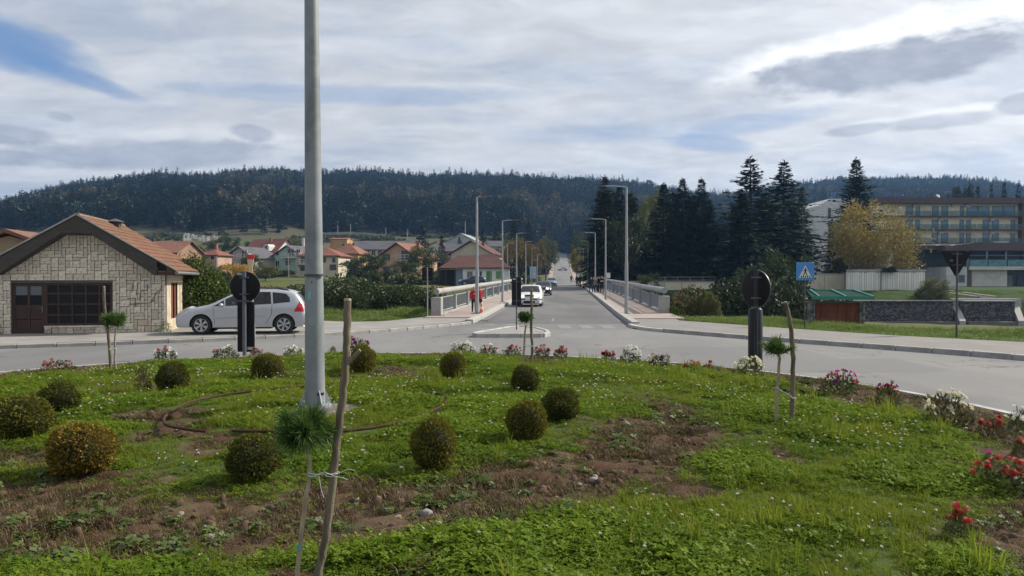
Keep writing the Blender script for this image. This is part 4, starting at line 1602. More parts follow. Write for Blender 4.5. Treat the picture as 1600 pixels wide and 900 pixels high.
def flower(px, py, wpx, hpx, heads, n, dry, lab, seed):
	X, Y, Z = on_island(px, py)
	rng = np.random.default_rng(900 + seed)
	rw = wpx / 1200 * Y / 2
	h = hpx / 1200 * Y * 1.3
	t = thing('flower_plant', lab, 'flowers', (X, Y, Z - 0.01), seed * 0.9, 'bedding flowers along the island rim')
	f = put('foliage', FOLS[seed % 4], t, None, None, (rw, rw * 0.9, h * 0.78))
	own_material(f, FOL_B if dry else FOL_G)
	n = int(n * (1.7 if heads[0] in 'wc' else 1.5))
	for i in range(n):
		k = heads[i % len(heads)]
		d = unit(rng.normal(size=3))
		d[2] = abs(d[2])
		if d[1] > 0.2:
			d[1] *= -0.6
		spire = k in 'rog'
		# the plant turns by rz, so work in its own frame
		c, s_ = math.cos(-seed * 0.9), math.sin(-seed * 0.9)
		v = (d[0] * c - d[1] * s_, d[0] * s_ + d[1] * c)
		pos = (v[0] * rw * 0.85, v[1] * rw * 0.8, h * (0.42 + 0.45 * d[2]))
		tilt = (rng.normal(0, 0.15), rng.normal(0, 0.15), 0) if spire else tuple(Vector((v[0], v[1], d[2] * 0.7 + 0.15)).to_track_quat('Z', 'Y').to_euler())
		sc = float(rng.uniform(0.75, 1.15)) * min(1.5, max(0.95, 0.7 + Y * 0.035))
		if spire:
			sc *= 0.62
		put('flower_head', HEADS[k], t, pos, tilt, sc)
	return t


FLOWERS = [(90, 578, 52, 16, 'o', 6, 1, 'faded pinkish salvia withering at the far rim below the stone house'),
		   (258, 563, 36, 20, 'wwr', 10, 0, 'white petunia with a few red blooms at the rim in line with the house corner'),
		   (352, 559, 46, 17, 'wo', 9, 0, 'mixed white and faded red blooms left of the round sign base'),
		   (400, 557, 24, 12, 'o', 4, 1, 'low faded red salvia right against the round sign base'),
		   (458, 556, 36, 14, 'w', 7, 0, 'thin white petunias at the rim beside the tall mast'),
		   (560, 552, 40, 26, 'gv', 8, 1, 'dark red and purple flowers behind the half hidden box ball'),
		   (722, 554, 46, 19, 'w', 15, 0, 'wide white petunia cushion behind the small narrow based box ball'),
		   (764, 555, 30, 16, 'wwr', 11, 0, 'white petunia mixed with red in the gap before the traffic island'),
		   (800, 557, 34, 16, 'r', 8, 0, 'red salvia at the foot of the sapling before the traffic island'),
		   (846, 558, 30, 17, 'r', 8, 1, 'red salvia with brown leaves just past the thin stake at the bridge mouth'),
		   (876, 559, 26, 17, 'r', 7, 0, 'upright red salvia at the end of the row before the bare rim'),
		   (950, 565, 28, 16, 'r', 12, 0, 'bright red salvia cushion beside the big white petunia'),
		   (985, 565, 38, 22, 'w', 15, 0, 'big white petunia cushion beside the bright red salvia'),
		   (1030, 571, 40, 18, 'wwo', 11, 0, 'white petunia with reddish salvia in front of it'),
		   (1078, 580, 40, 15, 'r', 9, 1, 'low red salvia row on brown soil before the bend of the road'),
		   (1108, 580, 20, 14, 'r', 4, 1, 'few red salvia spikes next to the low red row'),
		   (1170, 590, 54, 31, 'c', 18, 0, 'cream petunia bush at the foot of the dark sign column'),
		   (1158, 597, 22, 10, 'o', 3, 1, 'small orange red salvia in front of the cream petunia bush'),
		   (1312, 614, 64, 34, 'vgmg', 13, 0, 'purple petunia bush with red blooms past the crooked post'),
		   (1387, 634, 40, 36, 'vrr', 10, 0, 'purple topped plant with red salvia below it'),
		   (1482, 666, 76, 54, 'c', 17, 1, 'large straggly cream petunia with brown foliage'),
		   (1550, 684, 52, 32, 'r', 7, 1, 'reddish salvia between the straggly cream petunia and the picture edge'),
		   (1594, 672, 36, 34, 'w', 8, 0, 'white petunia cut by the edge of the picture'),
		   (1568, 764, 112, 44, 'r', 22, 0, 'widest red salvia clump at the side of the bed'),
		   (1500, 838, 44, 44, 'r', 6, 0, 'small lone red salvia nearest the camera'),
		   (1547, 722, 16, 18, 'm', 1, 0, 'single magenta petunia above the widest red clump'),
		   (1596, 712, 26, 24, 'o', 4, 1, 'fading pink salvia cut by the picture edge above the widest red clump')]
for i, a in enumerate(FLOWERS):
	flower(*a[:7], a[7], i)
X, Y, Z = on_island(520, 552)
o = put('foliage', FOLS[1], None, (X, Y, Z), None, (0.09, 0.09, 0.2))
o.name = 'dark_seedling'
own_material(o, FOL_B)
tag(o, 'small dark round seedling at the rim between mast and leaning stake', 'plant')
for i, (px, py, wp, hp, lab) in enumerate(((222, 612, 26, 40, 'dry leafless weed stalk near the dark box ball'), (435, 592, 30, 14, 'low dry weed in front of the squat box ball'), (700, 560, 34, 10, 'low brown weed before the white petunia cushion'))):
	X, Y, Z = on_island(px, py)
	o = put('dry_weed', FOLS[i], None, (X, Y, Z), None, (wp / 2400 * Y, wp / 2400 * Y, hp / 1200 * Y))
	own_material(o, FOL_B)
	tag(o, lab, 'weed')

# ---- traffic signs seen from behind


def sign_round(lab, Y, px, disc_py, disc_w, disc_h, col_w, col_top, col_bot, turn, round_col, post_px, post_w):
	X = px_x(px, Y)
	gz = px_z(col_bot, Y)
	t = thing('keep_side_sign', lab, 'traffic sign', (X, Y, gz), 0)
	k = Y / 1200
	zc = px_z(disc_py, Y) - gz
	r_ = disc_h * k / 2
	b = MB()
	b.lathe([(0, -0.012), (r_ * 0.93, -0.012), (r_, -0.004), (r_, 0.018), (0, 0.022)], 40, 0, 'y', (0, 0, zc))
	b.build('disc', M_BLACK, t, True).rotation_euler = (0, 0, turn)
	b = MB()
	b.lathe([(r_ * 0.965, 0.0), (r_ * 1.01, -0.004), (r_ * 1.01, 0.022), (r_ * 0.965, 0.024)], 40, 0, 'y', (0, 0, zc))
	b.build('rim', M_DKGREY, t, True).rotation_euler = (0, 0, turn)
	w_ = col_w * k
	h = (col_bot - col_top) * k
	b = MB()
	if round_col:
		b.lathe([(0.001, h), (w_ / 2 - 0.03, h), (w_ / 2, h - 0.04), (w_ / 2, 0), (0.001, 0)], 28, 0, 'z', (0, 0.02, 0))
		b.build('column', material('glossy_black_column', (0.006, 0.006, 0.007), (0.009, 0.009, 0.010), scale=4, rough=0.35, spec=0.25), t, True)
	else:
		pr = [(-w_ / 2, 0.03), (w_ / 2, 0.03), (w_ / 2, 0.09), (w_ * 0.25, 0.15), (-w_ * 0.25, 0.15), (-w_ / 2, 0.09)]
		b.prism(pr, 0.03, h, plane='xy')
		b.build('column', M_BLACK, t)
		c_ = MB()
		c_.box((w_ * 0.28, 0.022, 0.12), (w_ * 0.36, 0.01, 0.07))
		c_.build('sticker', M_STICK, t)
	pw = post_w * k / 2
	b = MB()
	ox = (post_px - px) * k
	yy = -pw - 0.014 if not round_col else -w_ / 2 - pw * 0.2
	b.tube([(ox, yy, -0.1), (ox, yy, zc + r_ * 0.96)], pw, 14)
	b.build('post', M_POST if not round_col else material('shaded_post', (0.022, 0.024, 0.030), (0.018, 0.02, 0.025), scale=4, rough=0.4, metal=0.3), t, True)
	for z in (h + 0.03, zc + r_ * 0.6, zc - r_ * 0.5):
		b = MB()
		b.box((ox, yy, z), (pw * 4.5 if z > h else w_, pw * 2.4, 0.035), 0, 0, 0.006)
		b.build('clamp', M_DKGREY, t)
	b = MB()
	if not round_col:
		b.box((-r_ * 0.35, -0.016, zc + r_ * 0.84), (r_ * 0.30, 0.006, r_ * 0.15))
		b.build('sticker', M_STICK, t)
	return t


sign_round('black back of a round sign over a flat black column by the squat bush', 19.6, 383, 448, 50, 47, 26, 472, 552, 0.0, False, 383, 6)
sign_round('black back of a round sign turned aside above a glossy black column', 17.2, 1181, 451, 42, 58, 22, 482, 574, R(-61), True, 1178, 6)

# marker panel on the traffic island
Y = 28.6
k = Y / 1200
t = thing('island_marker', 'black back of an upright marker panel on the small traffic island', 'traffic sign', (px_x(807, Y), Y, 0.14))
b = MB()
b.box((0, 0, px_z(455, Y) - 0.14), (15 * k, 0.05, 44 * k), 0, 0, 0.02)
b.build('panel', M_BLACK, t)
b = MB()
b.tube([(0, -0.045, -0.05), (0, -0.045, px_z(433, Y) - 0.14)], 0.024, 10)
b.build('post', M_DKGREY, t, True)
b = MB()
b.box((-0.07, -0.03, px_z(436, Y) - 0.14), (0.14, 0.012, 0.05))
b.build('sticker', M_STICK, t)
for pz in (440, 470):
	b = MB()
	b.box((0, -0.045, px_z(pz, Y) - 0.14), (0.22, 0.06, 0.035))
	b.build('clamp', M_DKGREY, t)

# black panel sign on a thin pole by the river shrubs
Y = 38.0
k = Y / 1200
t = thing('panel_sign', 'black square back of a sign on a thin pole by the river shrubs', 'traffic sign', (px_x(668, Y), Y, 0.0))
b = MB()
b.box((0, 0, px_z(428, Y)), (17 * k, 0.04, 20 * k), 0, 0, 0.012)
b.build('panel', M_BLACK, t)
b = MB()
b.tube([(0.0, -0.04, -0.3), (0.0, -0.04, px_z(418, Y))], 0.03, 10)
b.build('post', M_GALV2, t, True)
for pz in (422, 434):
	b = MB()
	b.box((0, -0.03, px_z(pz, Y)), (0.3, 0.05, 0.03))
	b.build('clamp', M_DKGREY, t)

# give way sign from behind
Y = 26.4
k = Y / 1200
gz = 0.08
t = thing('give_way_sign', 'black back of an upside down triangle sign on a grey pole in the grass', 'traffic sign', (px_x(1494, Y), Y, gz))
b = MB()
b.prism([(-24.5 * k, px_z(393, Y) - gz), (24.5 * k, px_z(393, Y) - gz), (2.0 * k, px_z(431, Y) - gz), (-2.0 * k, px_z(431, Y) - gz)], -0.012, 0.012)
b.build('panel', M_BLACK, t)
b = MB()
b.tube([(0, -0.045, -0.3), (0, -0.045, px_z(393, Y) - gz)], 0.033, 12)
b.build('post', M_DKGREY, t, True)
for pz in (397, 414):
	b = MB()
	b.box((0, -0.03, px_z(pz, Y) - gz), (0.34, 0.05, 0.035))
	b.build('clamp', M_DKGREY, t)
b = MB()
b.box((-8 * k, -0.016, px_z(407, Y) - gz), (5 * k, 0.006, 2.6 * k), 0.0)
b.build('sticker', material('dull_sticker', (0.16, 0.15, 0.145), scale=9, rough=0.7), t)

# pedestrian crossing sign
Y = 30.8
k = Y / 1200
gz = 0.05
t = thing('crossing_sign', 'square blue pedestrian crossing sign with white triangle and black walking figure', 'traffic sign', (px_x(1258, Y), Y, gz))
M_BLUE = material('sign_blue', (0.055, 0.21, 0.52), (0.065, 0.235, 0.56), scale=3, rough=0.4)
M_SW = material('sign_white', (0.66, 0.66, 0.60), (0.60, 0.60, 0.55), scale=5, rough=0.4)
z0, z1 = px_z(438, Y) - gz, px_z(410, Y) - gz
hw = 14 * k
b = MB()
b.box((0, 0, (z0 + z1) / 2), (2 * hw, 0.022, z1 - z0), 0, 0, 0.008)
b.build('panel', M_BLUE, t)
zm = (z0 + z1) / 2
u = (z1 - z0) / 28
b = MB()
b.prism([(-10 * u, zm - 10.0 * u), (10 * u, zm - 10.0 * u), (0, zm + 9.5 * u)], -0.018, -0.008)
b.build('triangle', M_SW, t)


def fig(poly, name='figure'):
	b = MB()
	b.prism([(x * u, zm + z * u) for x, z in poly], -0.024, -0.016)
	return b


b = MB()
# walking person: head, body, arms, legs
for poly in ([(-1.1, 4.3), (-0.5, 5.3), (0.6, 5.3), (1.1, 4.3), (0.6, 3.4), (-0.5, 3.4)], [(-1.2, 3.2), (1.0, 3.2), (1.2, -1.6), (-1.2, -1.6)], [(-1.2, 3.1), (-1.0, 2.0), (-3.2, -0.4), (-3.8, 0.0)], [(1.0, 3.1), (1.2, 1.7), (3.2, 0.0), (3.6, 0.8)],
			 [(-1.2, -1.5), (0.2, -1.5), (-2.6, -6.2), (-4.0, -6.0)], [(0.0, -1.5), (1.3, -1.5), (3.2, -6.2), (2.0, -6.4)]):
	b.prism([(x * u, zm + z * u) for x, z in poly], -0.024, -0.016)
b.build('figure', M_BLACK, t)
for x0 in (-7.6, -4.2, -0.8, 2.6, 5.9):
	b = MB()
	s_ = x0 * -0.12
	b.prism([((x0) * u, zm - 9.6 * u), ((x0 + 1.9) * u, zm - 9.6 * u), ((x0 + 1.4 + s_) * u, zm - 6.6 * u), ((x0 + 0.2 + s_) * u, zm - 6.6 * u)], -0.0235, -0.0165)
	b.build('stripe', M_BLACK, t)
b = MB()
b.tube([(0, 0.035, -0.3), (0, 0.035, z1 - 0.02), ], 0.028, 12)
b.build('post', M_DKGREY, t, True)

# leaning sign seen edge on, behind the round sign
Y = 24.9
k = Y / 1200
t = thing('leaning_sign', 'edge on sign with red top and cream face leaning before the silver car', 'traffic sign', (px_x(398, Y), Y, 0.117))
b = MB()
b.tube([(0, 0, -0.1), (-6.5 * k, 0, px_z(428, Y))], 0.032, 10)
b.build('post', M_GALV2, t, True)
b = MB()
b.prism([(-8.5 * k, px_z(432, Y)), (-3.5 * k, px_z(432, Y)), (-0.5 * k, px_z(404, Y)), (-12.0 * k, px_z(404, Y))], -0.03, 0.0)
b.build('panel', material('sign_cream', (0.55, 0.42, 0.25), (0.50, 0.38, 0.22), scale=4, rough=0.5), t)
b = MB()
b.prism([(-11.2 * k, px_z(411, Y)), (-1.0 * k, px_z(411, Y)), (0.0 * k, px_z(403.5, Y)), (-12.8 * k, px_z(403.5, Y))], -0.035, 0.004)
b.build('red_band', material('sign_red', (0.50, 0.035, 0.05), (0.45, 0.03, 0.045), scale=4, rough=0.5), t)

# ================================================================ STONE HOUSE
M_ASHLAR = [material('ashlar_a', (0.70, 0.64, 0.52), (0.57, 0.515, 0.42), scale=5, rough=0.9, bump=0.5, bscale=25, c3=(0.34, 0.30, 0.25), s3=3),
			material('ashlar_b', (0.76, 0.69, 0.565), (0.63, 0.57, 0.465), scale=5, rough=0.9, bump=0.5, bscale=25, c3=(0.38, 0.34, 0.28), s3=3),
			material('ashlar_c', (0.62, 0.565, 0.465), (0.51, 0.465, 0.385), scale=5, rough=0.9, bump=0.5, bscale=25, c3=(0.31, 0.28, 0.235), s3=3),
			material('ashlar_d', (0.54, 0.45, 0.34), (0.44, 0.37, 0.28), scale=5, rough=0.9, bump=0.5, bscale=25)]
M_MORTAR = material('dark_mortar', (0.085, 0.078, 0.068), (0.12, 0.11, 0.095), scale=12, rough=1, bump=0.3)
M_RENDER = material('cream_render', (0.50, 0.44, 0.32), (0.42, 0.36, 0.26), scale=3, rough=0.95, bump=0.7, bscale=16, c3=(0.36, 0.30, 0.21), s3=4)
M_BARGE = material('weathered_bargeboard', (0.045, 0.040, 0.035), (0.062, 0.056, 0.048), scale=3, rough=0.9, bump=0.2, bscale=20, stretch=(1, 1, 5))
M_BROWNW = material('dark_brown_wood', (0.040, 0.018, 0.013), (0.055, 0.026, 0.018), scale=5, rough=0.6, bump=0.15, bscale=25)
M_DKGLASS = glass_material('dark_window_glass', (0.006, 0.006, 0.007), 0.0, 0.2)
M_DKGLASS.node_tree.nodes['Principled BSDF'].inputs['Specular IOR Level'].default_value = 0.22
M_GLASS2 = glass_material('pale_window_glass', (0.10, 0.12, 0.14), 0.0, 0.08)
M_TILE = material('clay_tile', (0.215, 0.092, 0.060), (0.165, 0.070, 0.047), scale=2.5, rough=0.9, bump=0.3, bscale=18, c3=(0.13, 0.08, 0.055), s3=1.3)
M_LICHEN = material('mossy_tile', (0.19, 0.12, 0.075), (0.14, 0.085, 0.055), scale=4, rough=0.95, bump=0.4, bscale=20)
M_METAL_D = material('gutter_metal', (0.22, 0.22, 0.22), (0.16, 0.16, 0.165), scale=4, rough=0.5, metal=0.5)
M_DARKIN = material('dark_room', (0.02, 0.018, 0.016), scale=3, rough=1)

HZ = 0.117
hs_ = thing('stone_house', 'small gabled house faced in pale ashlar with dark brown door and window wall', 'house', (-15.0, 26.8, HZ), R(12))
XR = 2.70


def roof_under(x):
	return 4.02 - 0.60 * abs(x)


# core walls with an opening for the door and the window wall
DX0, DX1, WX1, OZ, SZ = -2.23, -1.22, 0.96, 1.75, 0.26
b = MB()
b.span(-XR, DX0, 0.03, 0.28, -0.3, OZ)
b.span(WX1, XR, 0.03, 0.28, -0.3, OZ)
b.span(DX1, WX1, 0.03, 0.28, -0.3, SZ)
b.prism([(-XR, OZ), (XR, OZ), (XR, roof_under(XR)), (0, roof_under(0)), (-XR, roof_under(XR))], 0.03, 0.28)
b.span(-XR, XR, 2.4, 2.5, 0, OZ)
b.build('front_wall', M_MORTAR, hs_)
b = MB()
b.span(XR - 0.25, XR, 0.281, 0.95, -0.3, roof_under(XR) - 0.02)
b.span(XR - 0.25, XR, 1.95, 4.6, -0.3, roof_under(XR) - 0.02)
b.span(XR - 0.25, XR, 0.95, 1.95, -0.3, 0.42)
b.span(XR - 0.25, XR, 0.95, 1.95, 1.74, roof_under(XR) - 0.02)
b.span(-XR, -XR + 0.25, 0.281, 4.6, -0.3, roof_under(XR) - 0.02)
b.prism([(-XR, -0.3), (XR, -0.3), (XR, roof_under(XR)), (0, roof_under(0)), (-XR, roof_under(XR))], 4.61, 4.8)
b.build('wall', M_RENDER, hs_)
b = MB()
b.span(-XR + 0.3, XR - 0.3, 0.3, 4.5, -0.06, -0.02)
b.build('floor', M_DARKIN, hs_)
sh = MB()
sh.span(XR - 0.12, XR - 0.04, 0.95, 1.95, 0.42, 1.74)
w_ = sh.build('shutter', material('red_brown_shutter', (0.17, 0.05, 0.03), (0.11, 0.035, 0.025), scale=4, rough=0.8, stretch=(1, 8, 1)), hs_)
sh = MB()
for y in (0.97, 1.44, 1.93):
	sh.span(XR - 0.04, XR + 0.01, y - 0.03, y + 0.03, 0.42, 1.74)
sh.build('shutter_rail', M_BROWNW, w_)
# ashlar facing: greedy rectangles on a fine grid
CELL = 0.1149
nx, nz = 47, 35
free = np.zeros((nx, nz), bool)
for i in range(nx):
	for j in range(nz):
		x0, x1, z0, z1 = -XR + i * CELL, -XR + (i + 1) * CELL, j * CELL, (j + 1) * CELL
		inside = min(roof_under(x0), roof_under(x1)) - 0.30 > z0
		door = x1 > DX0 + 0.02 and x0 < DX1 - 0.02 and z0 < OZ - 0.02
		win = x1 > DX1 + 0.02 and x0 < WX1 - 0.02 and z1 > SZ + 0.03 and z0 < OZ - 0.02
		free[i, j] = inside and not door and not win
rs = random.Random(5)
shapes = [(3, 2)] * 3 + [(2, 2)] * 3 + [(4, 2)] * 1 + [(2, 3)] * 2 + [(3, 1)] * 4 + [(1, 2)] * 1 + [(2, 1)] * 2 + [(1, 3)] * 2
unit_stone = []
for k in range(4):
	q = MB()
	q.box((0, 0, 0), (1, 0.06, 1), 0, 0, 0.012)
	unit_stone.append(q.mesh('stone', M_ASHLAR[k]))
order = [(i, j) for j in range(nz) for i in range(nx)]
nst = 0
for i, j in order:
	if not free[i, j]:
		continue
	rs.shuffle(shapes)
	pick = (1, 1)
	for (a, c) in shapes:
		if i + a <= nx and j + c <= nz and free[i:i + a, j:j + c].all():
			pick = (a, c)
			break
	else:
		for (a, c) in ((2, 1), (1, 2), (1, 1)):
			if i + a <= nx and j + c <= nz and free[i:i + a, j:j + c].all():
				pick = (a, c)
				break
	a, c = pick
	free[i:i + a, j:j + c] = False
	if nst >= 298:
		continue
	nst += 1
	low = j < 5
	mk_ = rs.choice([0, 0, 1, 1, 2, 2] + ([3, 3, 1] if low else []))
	put('stone', unit_stone[mk_], hs_, (-XR + (i + a / 2) * CELL, 0.028 - rs.uniform(0, 0.018), (j + c / 2) * CELL - 0.005), (rs.uniform(-0.02, 0.02), 0, rs.uniform(-0.015, 0.015)),
		(a * CELL - 0.015, 1, c * CELL - 0.015))
print('stones', nst)
# graffiti strokes, illegible scribble sprayed on the stones
gb = MB()
rg = random.Random(8)
for (x, z, l_, a) in ((1.62, 1.55, .28, 1.5), (1.78, 1.50, .34, 1.4), (2.02, 1.48, .22, .1), (2.12, 1.60, .2, 1.5), (1.60, 1.20, .3, .05), (1.64, .98, .3, .1), (1.72, 1.08, .3, 1.6), (2.34, 1.25, .45, 1.1), (2.28, 1.08, .2, .4), (1.95, 1.02, .34, .05), (2.55, 1.5, .3, 1.2), (1.88, 1.3, .3, 1.45)):
	dx, dz = math.cos(a) * l_ / 2, math.sin(a) * l_ / 2
	nx_, nz_ = -math.sin(a) * 0.013, math.cos(a) * 0.013
	gb.add([(x - dx - nx_, -0.032, z - dz - nz_), (x + dx - nx_, -0.032, z + dz - nz_), (x + dx + nx_, -0.032, z + dz + nz_), (x - dx + nx_, -0.032, z - dz + nz_),
			(x - dx - nx_, -0.026, z - dz - nz_), (x + dx - nx_, -0.026, z + dz - nz_), (x + dx + nx_, -0.026, z + dz + nz_), (x - dx + nx_, -0.026, z - dz + nz_)],
		   [(0, 1, 2, 3), (0, 4, 5, 1), (1, 5, 6, 2), (2, 6, 7, 3), (3, 7, 4, 0)])
gb.build('graffiti', material('faded_spray', (0.13, 0.12, 0.07), (0.17, 0.15, 0.10), scale=9, rough=0.9), hs_)
# door
b = MB()
for (x0, x1, z0, z1) in ((DX0, DX0 + 0.10, 0, OZ), (DX1 - 0.10, DX1, 0, OZ), (DX0 + 0.10, DX1 - 0.10, OZ - 0.12, OZ), (DX0 + 0.10, DX1 - 0.10, 0, 0.14), (DX0 + 0.10, DX1 - 0.10, 0.86, 0.98), (DX0 + 0.47, DX0 + 0.55, 0.14, 0.86), (DX0 + 0.47, DX0 + 0.55, 0.98, OZ - 0.12)):
	b.span(x0, x1, 0.10, 0.17, z0, z1)
d_ = b.build('door', M_BROWNW, hs_)
for (x0, x1) in ((DX0 + 0.10, DX0 + 0.47), (DX0 + 0.55, DX1 - 0.10)):
	for (z0, z1, m_) in ((0.14, 0.48, M_BROWNW), (0.50, 0.86, M_BROWNW), (0.98, 1.30, M_DKGLASS), (1.32, OZ - 0.12, M_GLASS2)):
		q = MB()
		q.span(x0, x1, 0.125, 0.14, z0, z1)
		q.build('panel' if m_ is M_BROWNW else 'pane', m_, d_)
q = MB()
q.span(DX1 - 0.075, DX1 - 0.05, 0.05, 0.10, 0.72, 0.95)
q.tube([(DX1 - 0.06, 0.06, 0.86), (DX1 - 0.06, 0.045, 0.86), (DX1 - 0.17, 0.045, 0.86)], 0.012, 6)
q.build('handle', M_METAL_D, d_)
# window wall 5 x 4
b = MB()
nc, nr_ = 5, 4
cw, chh = (WX1 - DX1) / nc, (OZ - SZ) / nr_
for i in range(nc + 1):
	t_ = 0.05 if 0 < i < nc else 0.09
	x = DX1 + i * cw
	x = min(max(x, DX1 + t_ / 2), WX1 - t_ / 2)
	b.span(x - t_ / 2, x + t_ / 2, 0.09, 0.16, SZ, OZ)
for j in range(nr_ + 1):
	z = min(max(SZ + j * chh, SZ + 0.04), OZ - 0.04)
	b.span(DX1, WX1, 0.095, 0.155, z - (0.025 if 0 < j < nr_ else 0.04), z + (0.025 if 0 < j < nr_ else 0.04))
wn = b.build('window', M_BROWNW, hs_)
for i in range(nc):
	for j in range(nr_):
		q = MB()
		q.span(DX1 + i * cw + 0.02, DX1 + (i + 1) * cw - 0.02, 0.12, 0.13, SZ + j * chh + 0.02, SZ + (j + 1) * chh - 0.02)
		q.build('pane', M_DKGLASS, wn)
b = MB()
b.span(DX1 + 0.02, WX1 + 0.03, -0.05, 0.09, SZ - 0.05, SZ)
b.build('sill', M_ASHLAR[1], hs_)
# roof
YF_, YB_ = -0.55, 4.95
for s, nm in ((1, 'roof_slope'), (-1, 'roof_slope')):
	b = MB()
	b.prism([(0, 4.06), (s * 3.15, 4.06 - 1.89), (s * 3.15, 4.02 - 1.89), (0, 4.02)], YF_ + 0.02, YB_)
	sl = b.build(nm, M_BARGE, hs_)
	tb = MB()
	rt = random.Random(3)
	L = 3.15 * math.hypot(1, 0.6)
	nrow = 12
	ang = math.atan(0.6)
	for r_ in range(nrow):
		ntl = 22
		for c_ in range(ntl):
			y0 = YF_ + (YB_ - YF_) * c_ / ntl
			y1 = YF_ + (YB_ - YF_) * (c_ + 1) / ntl - 0.006
			d0, d1 = L * r_ / nrow, L * (r_ + 1) / nrow + 0.03
			lift = rt.uniform(0, 0.010)
			mi_ = 1 if (r_ < 2 and rt.random() < 0.7) or rt.random() < 0.30 else 0
			vs = []
			for (dd, up) in ((d0, 0.012), (d1, 0.048 + lift)):
				for (yy_, hh) in ((y0, 0), (y0 + (y1 - y0) * 0.3, 0.028), (y0 + (y1 - y0) * 0.6, 0.022), (y1, 0)):
					x = dd * math.cos(ang)
					z = 4.06 - dd * math.sin(ang)
					vs.append((s * (x + (up + hh) * math.sin(ang)), yy_, z + (up + hh) * math.cos(ang)))
			tb.add(vs, [(0, 1, 5, 4), (1, 2, 6, 5), (2, 3, 7, 6)], mi_)
			tb.add([vs[4], vs[5], vs[6], vs[7], (vs[4][0] - s * 0.012, vs[4][1], vs[4][2] - 0.03), (vs[7][0] - s * 0.012, vs[7][1], vs[7][2] - 0.03)], [(0, 1, 2, 3, 5, 4)], mi_)
	ro = tb.build('roof_tiles', [M_TILE, M_LICHEN], hs_, fix=False)
	ro['kind'] = 'stuff'
rb = MB()
for k in range(14):
	y0 = YF_ + (YB_ - YF_) * k / 14
	y1 = y0 + (YB_ - YF_) / 14 + 0.02
	rb.prism([(-0.14, 4.05), (-0.08, 4.13), (0.0, 4.16), (0.08, 4.13), (0.14, 4.05)], y0, y1 - 0.03)
rb.build('ridge_cap', M_LICHEN, hs_)
b = MB()
b.prism([(0, 4.03), (2.55, 2.50), (2.55, 2.02), (2.46, 2.02), (0.48, 3.44), (-0.48, 3.44), (-2.46, 2.02), (-2.55, 2.02), (-2.55, 2.50)], -0.55, -0.50)
b.build('bargeboard', M_BARGE, hs_)
for s in (1, -1):
	b = MB()
	b.prism([(s * 0.02, 4.12), (s * 3.2, 2.20), (s * 3.2, 2.155), (s * 0.02, 4.06)], -0.585, -0.545)
	b.build('verge_strip', material('verge_flashing', (0.34, 0.33, 0.32), (0.26, 0.25, 0.245), scale=3, rough=0.6), hs_)
b = MB()
b.prism([(-2.48, 2.02), (-0.48, 3.40), (0.48, 3.40), (2.48, 2.02), (2.48, 2.06), (0.47, 3.44), (-0.47, 3.44), (-2.48, 2.06)], -0.50, 0.02)
b.build('soffit', M_BARGE, hs_)
b = MB()
b.tube([(3.20, YF_ - 0.02, 2.10), (3.20, YB_, 2.08)], 0.06, 10)
b.tube([(2.75, 0.05, 2.08), (2.9, -0.1, 2.2), (3.18, -0.45, 2.12)], 0.03, 8)
b.build('gutter', M_METAL_D, hs_, True)
b = MB()
for y in (-0.45, 0.4, 1.3, 2.2, 3.1, 4.0):
	b.span(2.55, 3.15, y, y + 0.10, 2.02, 2.14)
b.build('rafter', M_BROWNW, hs_)
# vent on the ridge
b = MB()
b.box((0.28, 2.9, 3.92), (0.36, 0.36, 0.30))
ch_ = b.build('chimney', material('sooty_brick', (0.06, 0.05, 0.045), (0.09, 0.07, 0.06), scale=6, rough=0.95), hs_)
b = MB()
b.lathe([(0.001, 0.14), (0.17, 0.08), (0.33, 0.02), (0.33, 0.0), (0.001, 0.0)], 14, 0, 'z', (0.28, 2.9, 4.08))
b.build('chimney_cap', M_DKGREY, ch_)

# ---- ivy and weeds against the wall
IVY = leaf_material('ivy_leaf', (0.05, 0.085, 0.018), (0.105, 0.15, 0.035), (0.15, 0.17, 0.045), 0.2, 0.3)
IVY_D = leaf_material('shrub_leaf_dark', (0.022, 0.036, 0.014), (0.045, 0.062, 0.022), (0.07, 0.08, 0.03), 0.12, 0.25)


def leafy_mass(name, seed, n, fn, size, mat, aspect=0.55):
	rng = np.random.default_rng(seed)
	p, d = fn(rng, n)
	return np_mesh(name, *leaves(rng, p, size, aspect, d + np.array([0, 0, 0.15]), 0.9, 0.4), mat)


def ivy_fn(rng, n):
	t = rng.random(n)                       # along the hedge
	h = np.interp(t, [0, 0.25, 0.6, 1.0], [2.75, 2.9, 2.3, 1.5]) + rng.normal(0, 0.12, n)
	v = rng.random(n) ** 0.8
	x = -13.25 + 1.55 * t
	y = 30.6 + 1.2 * t
	bulge = 0.55 * np.sin(np.pi * np.clip(v, 0, 1) ** 0.8) + 0.25 * (fbm(x * 1.0, v * 3, 2.2, 4) - 0.3)
	p = np.stack([x + rng.normal(0, .1, n) + bulge * 0.5, y - bulge - rng.random(n) * 0.25 + 0.35, v * h + 0.1], -1)
	d = np.stack([np.full(n, 0.5), np.full(n, -0.8), (v - 0.3)], -1)
	return p, d


ivy = thing('ivy_hedge', 'bright green ivy bank growing against the back of the stone house', 'hedge', (0, 0, 0))
put('foliage', leafy_mass('foliage', 21, 6500, ivy_fn, 0.11, IVY), ivy)
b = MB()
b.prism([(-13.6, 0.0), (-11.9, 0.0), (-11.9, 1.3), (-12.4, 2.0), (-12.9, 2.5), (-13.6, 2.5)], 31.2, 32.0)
b.build('ivy_core', material('ivy_shade', (0.020, 0.026, 0.012), (0.03, 0.03, 0.016), scale=3, rough=1), ivy)


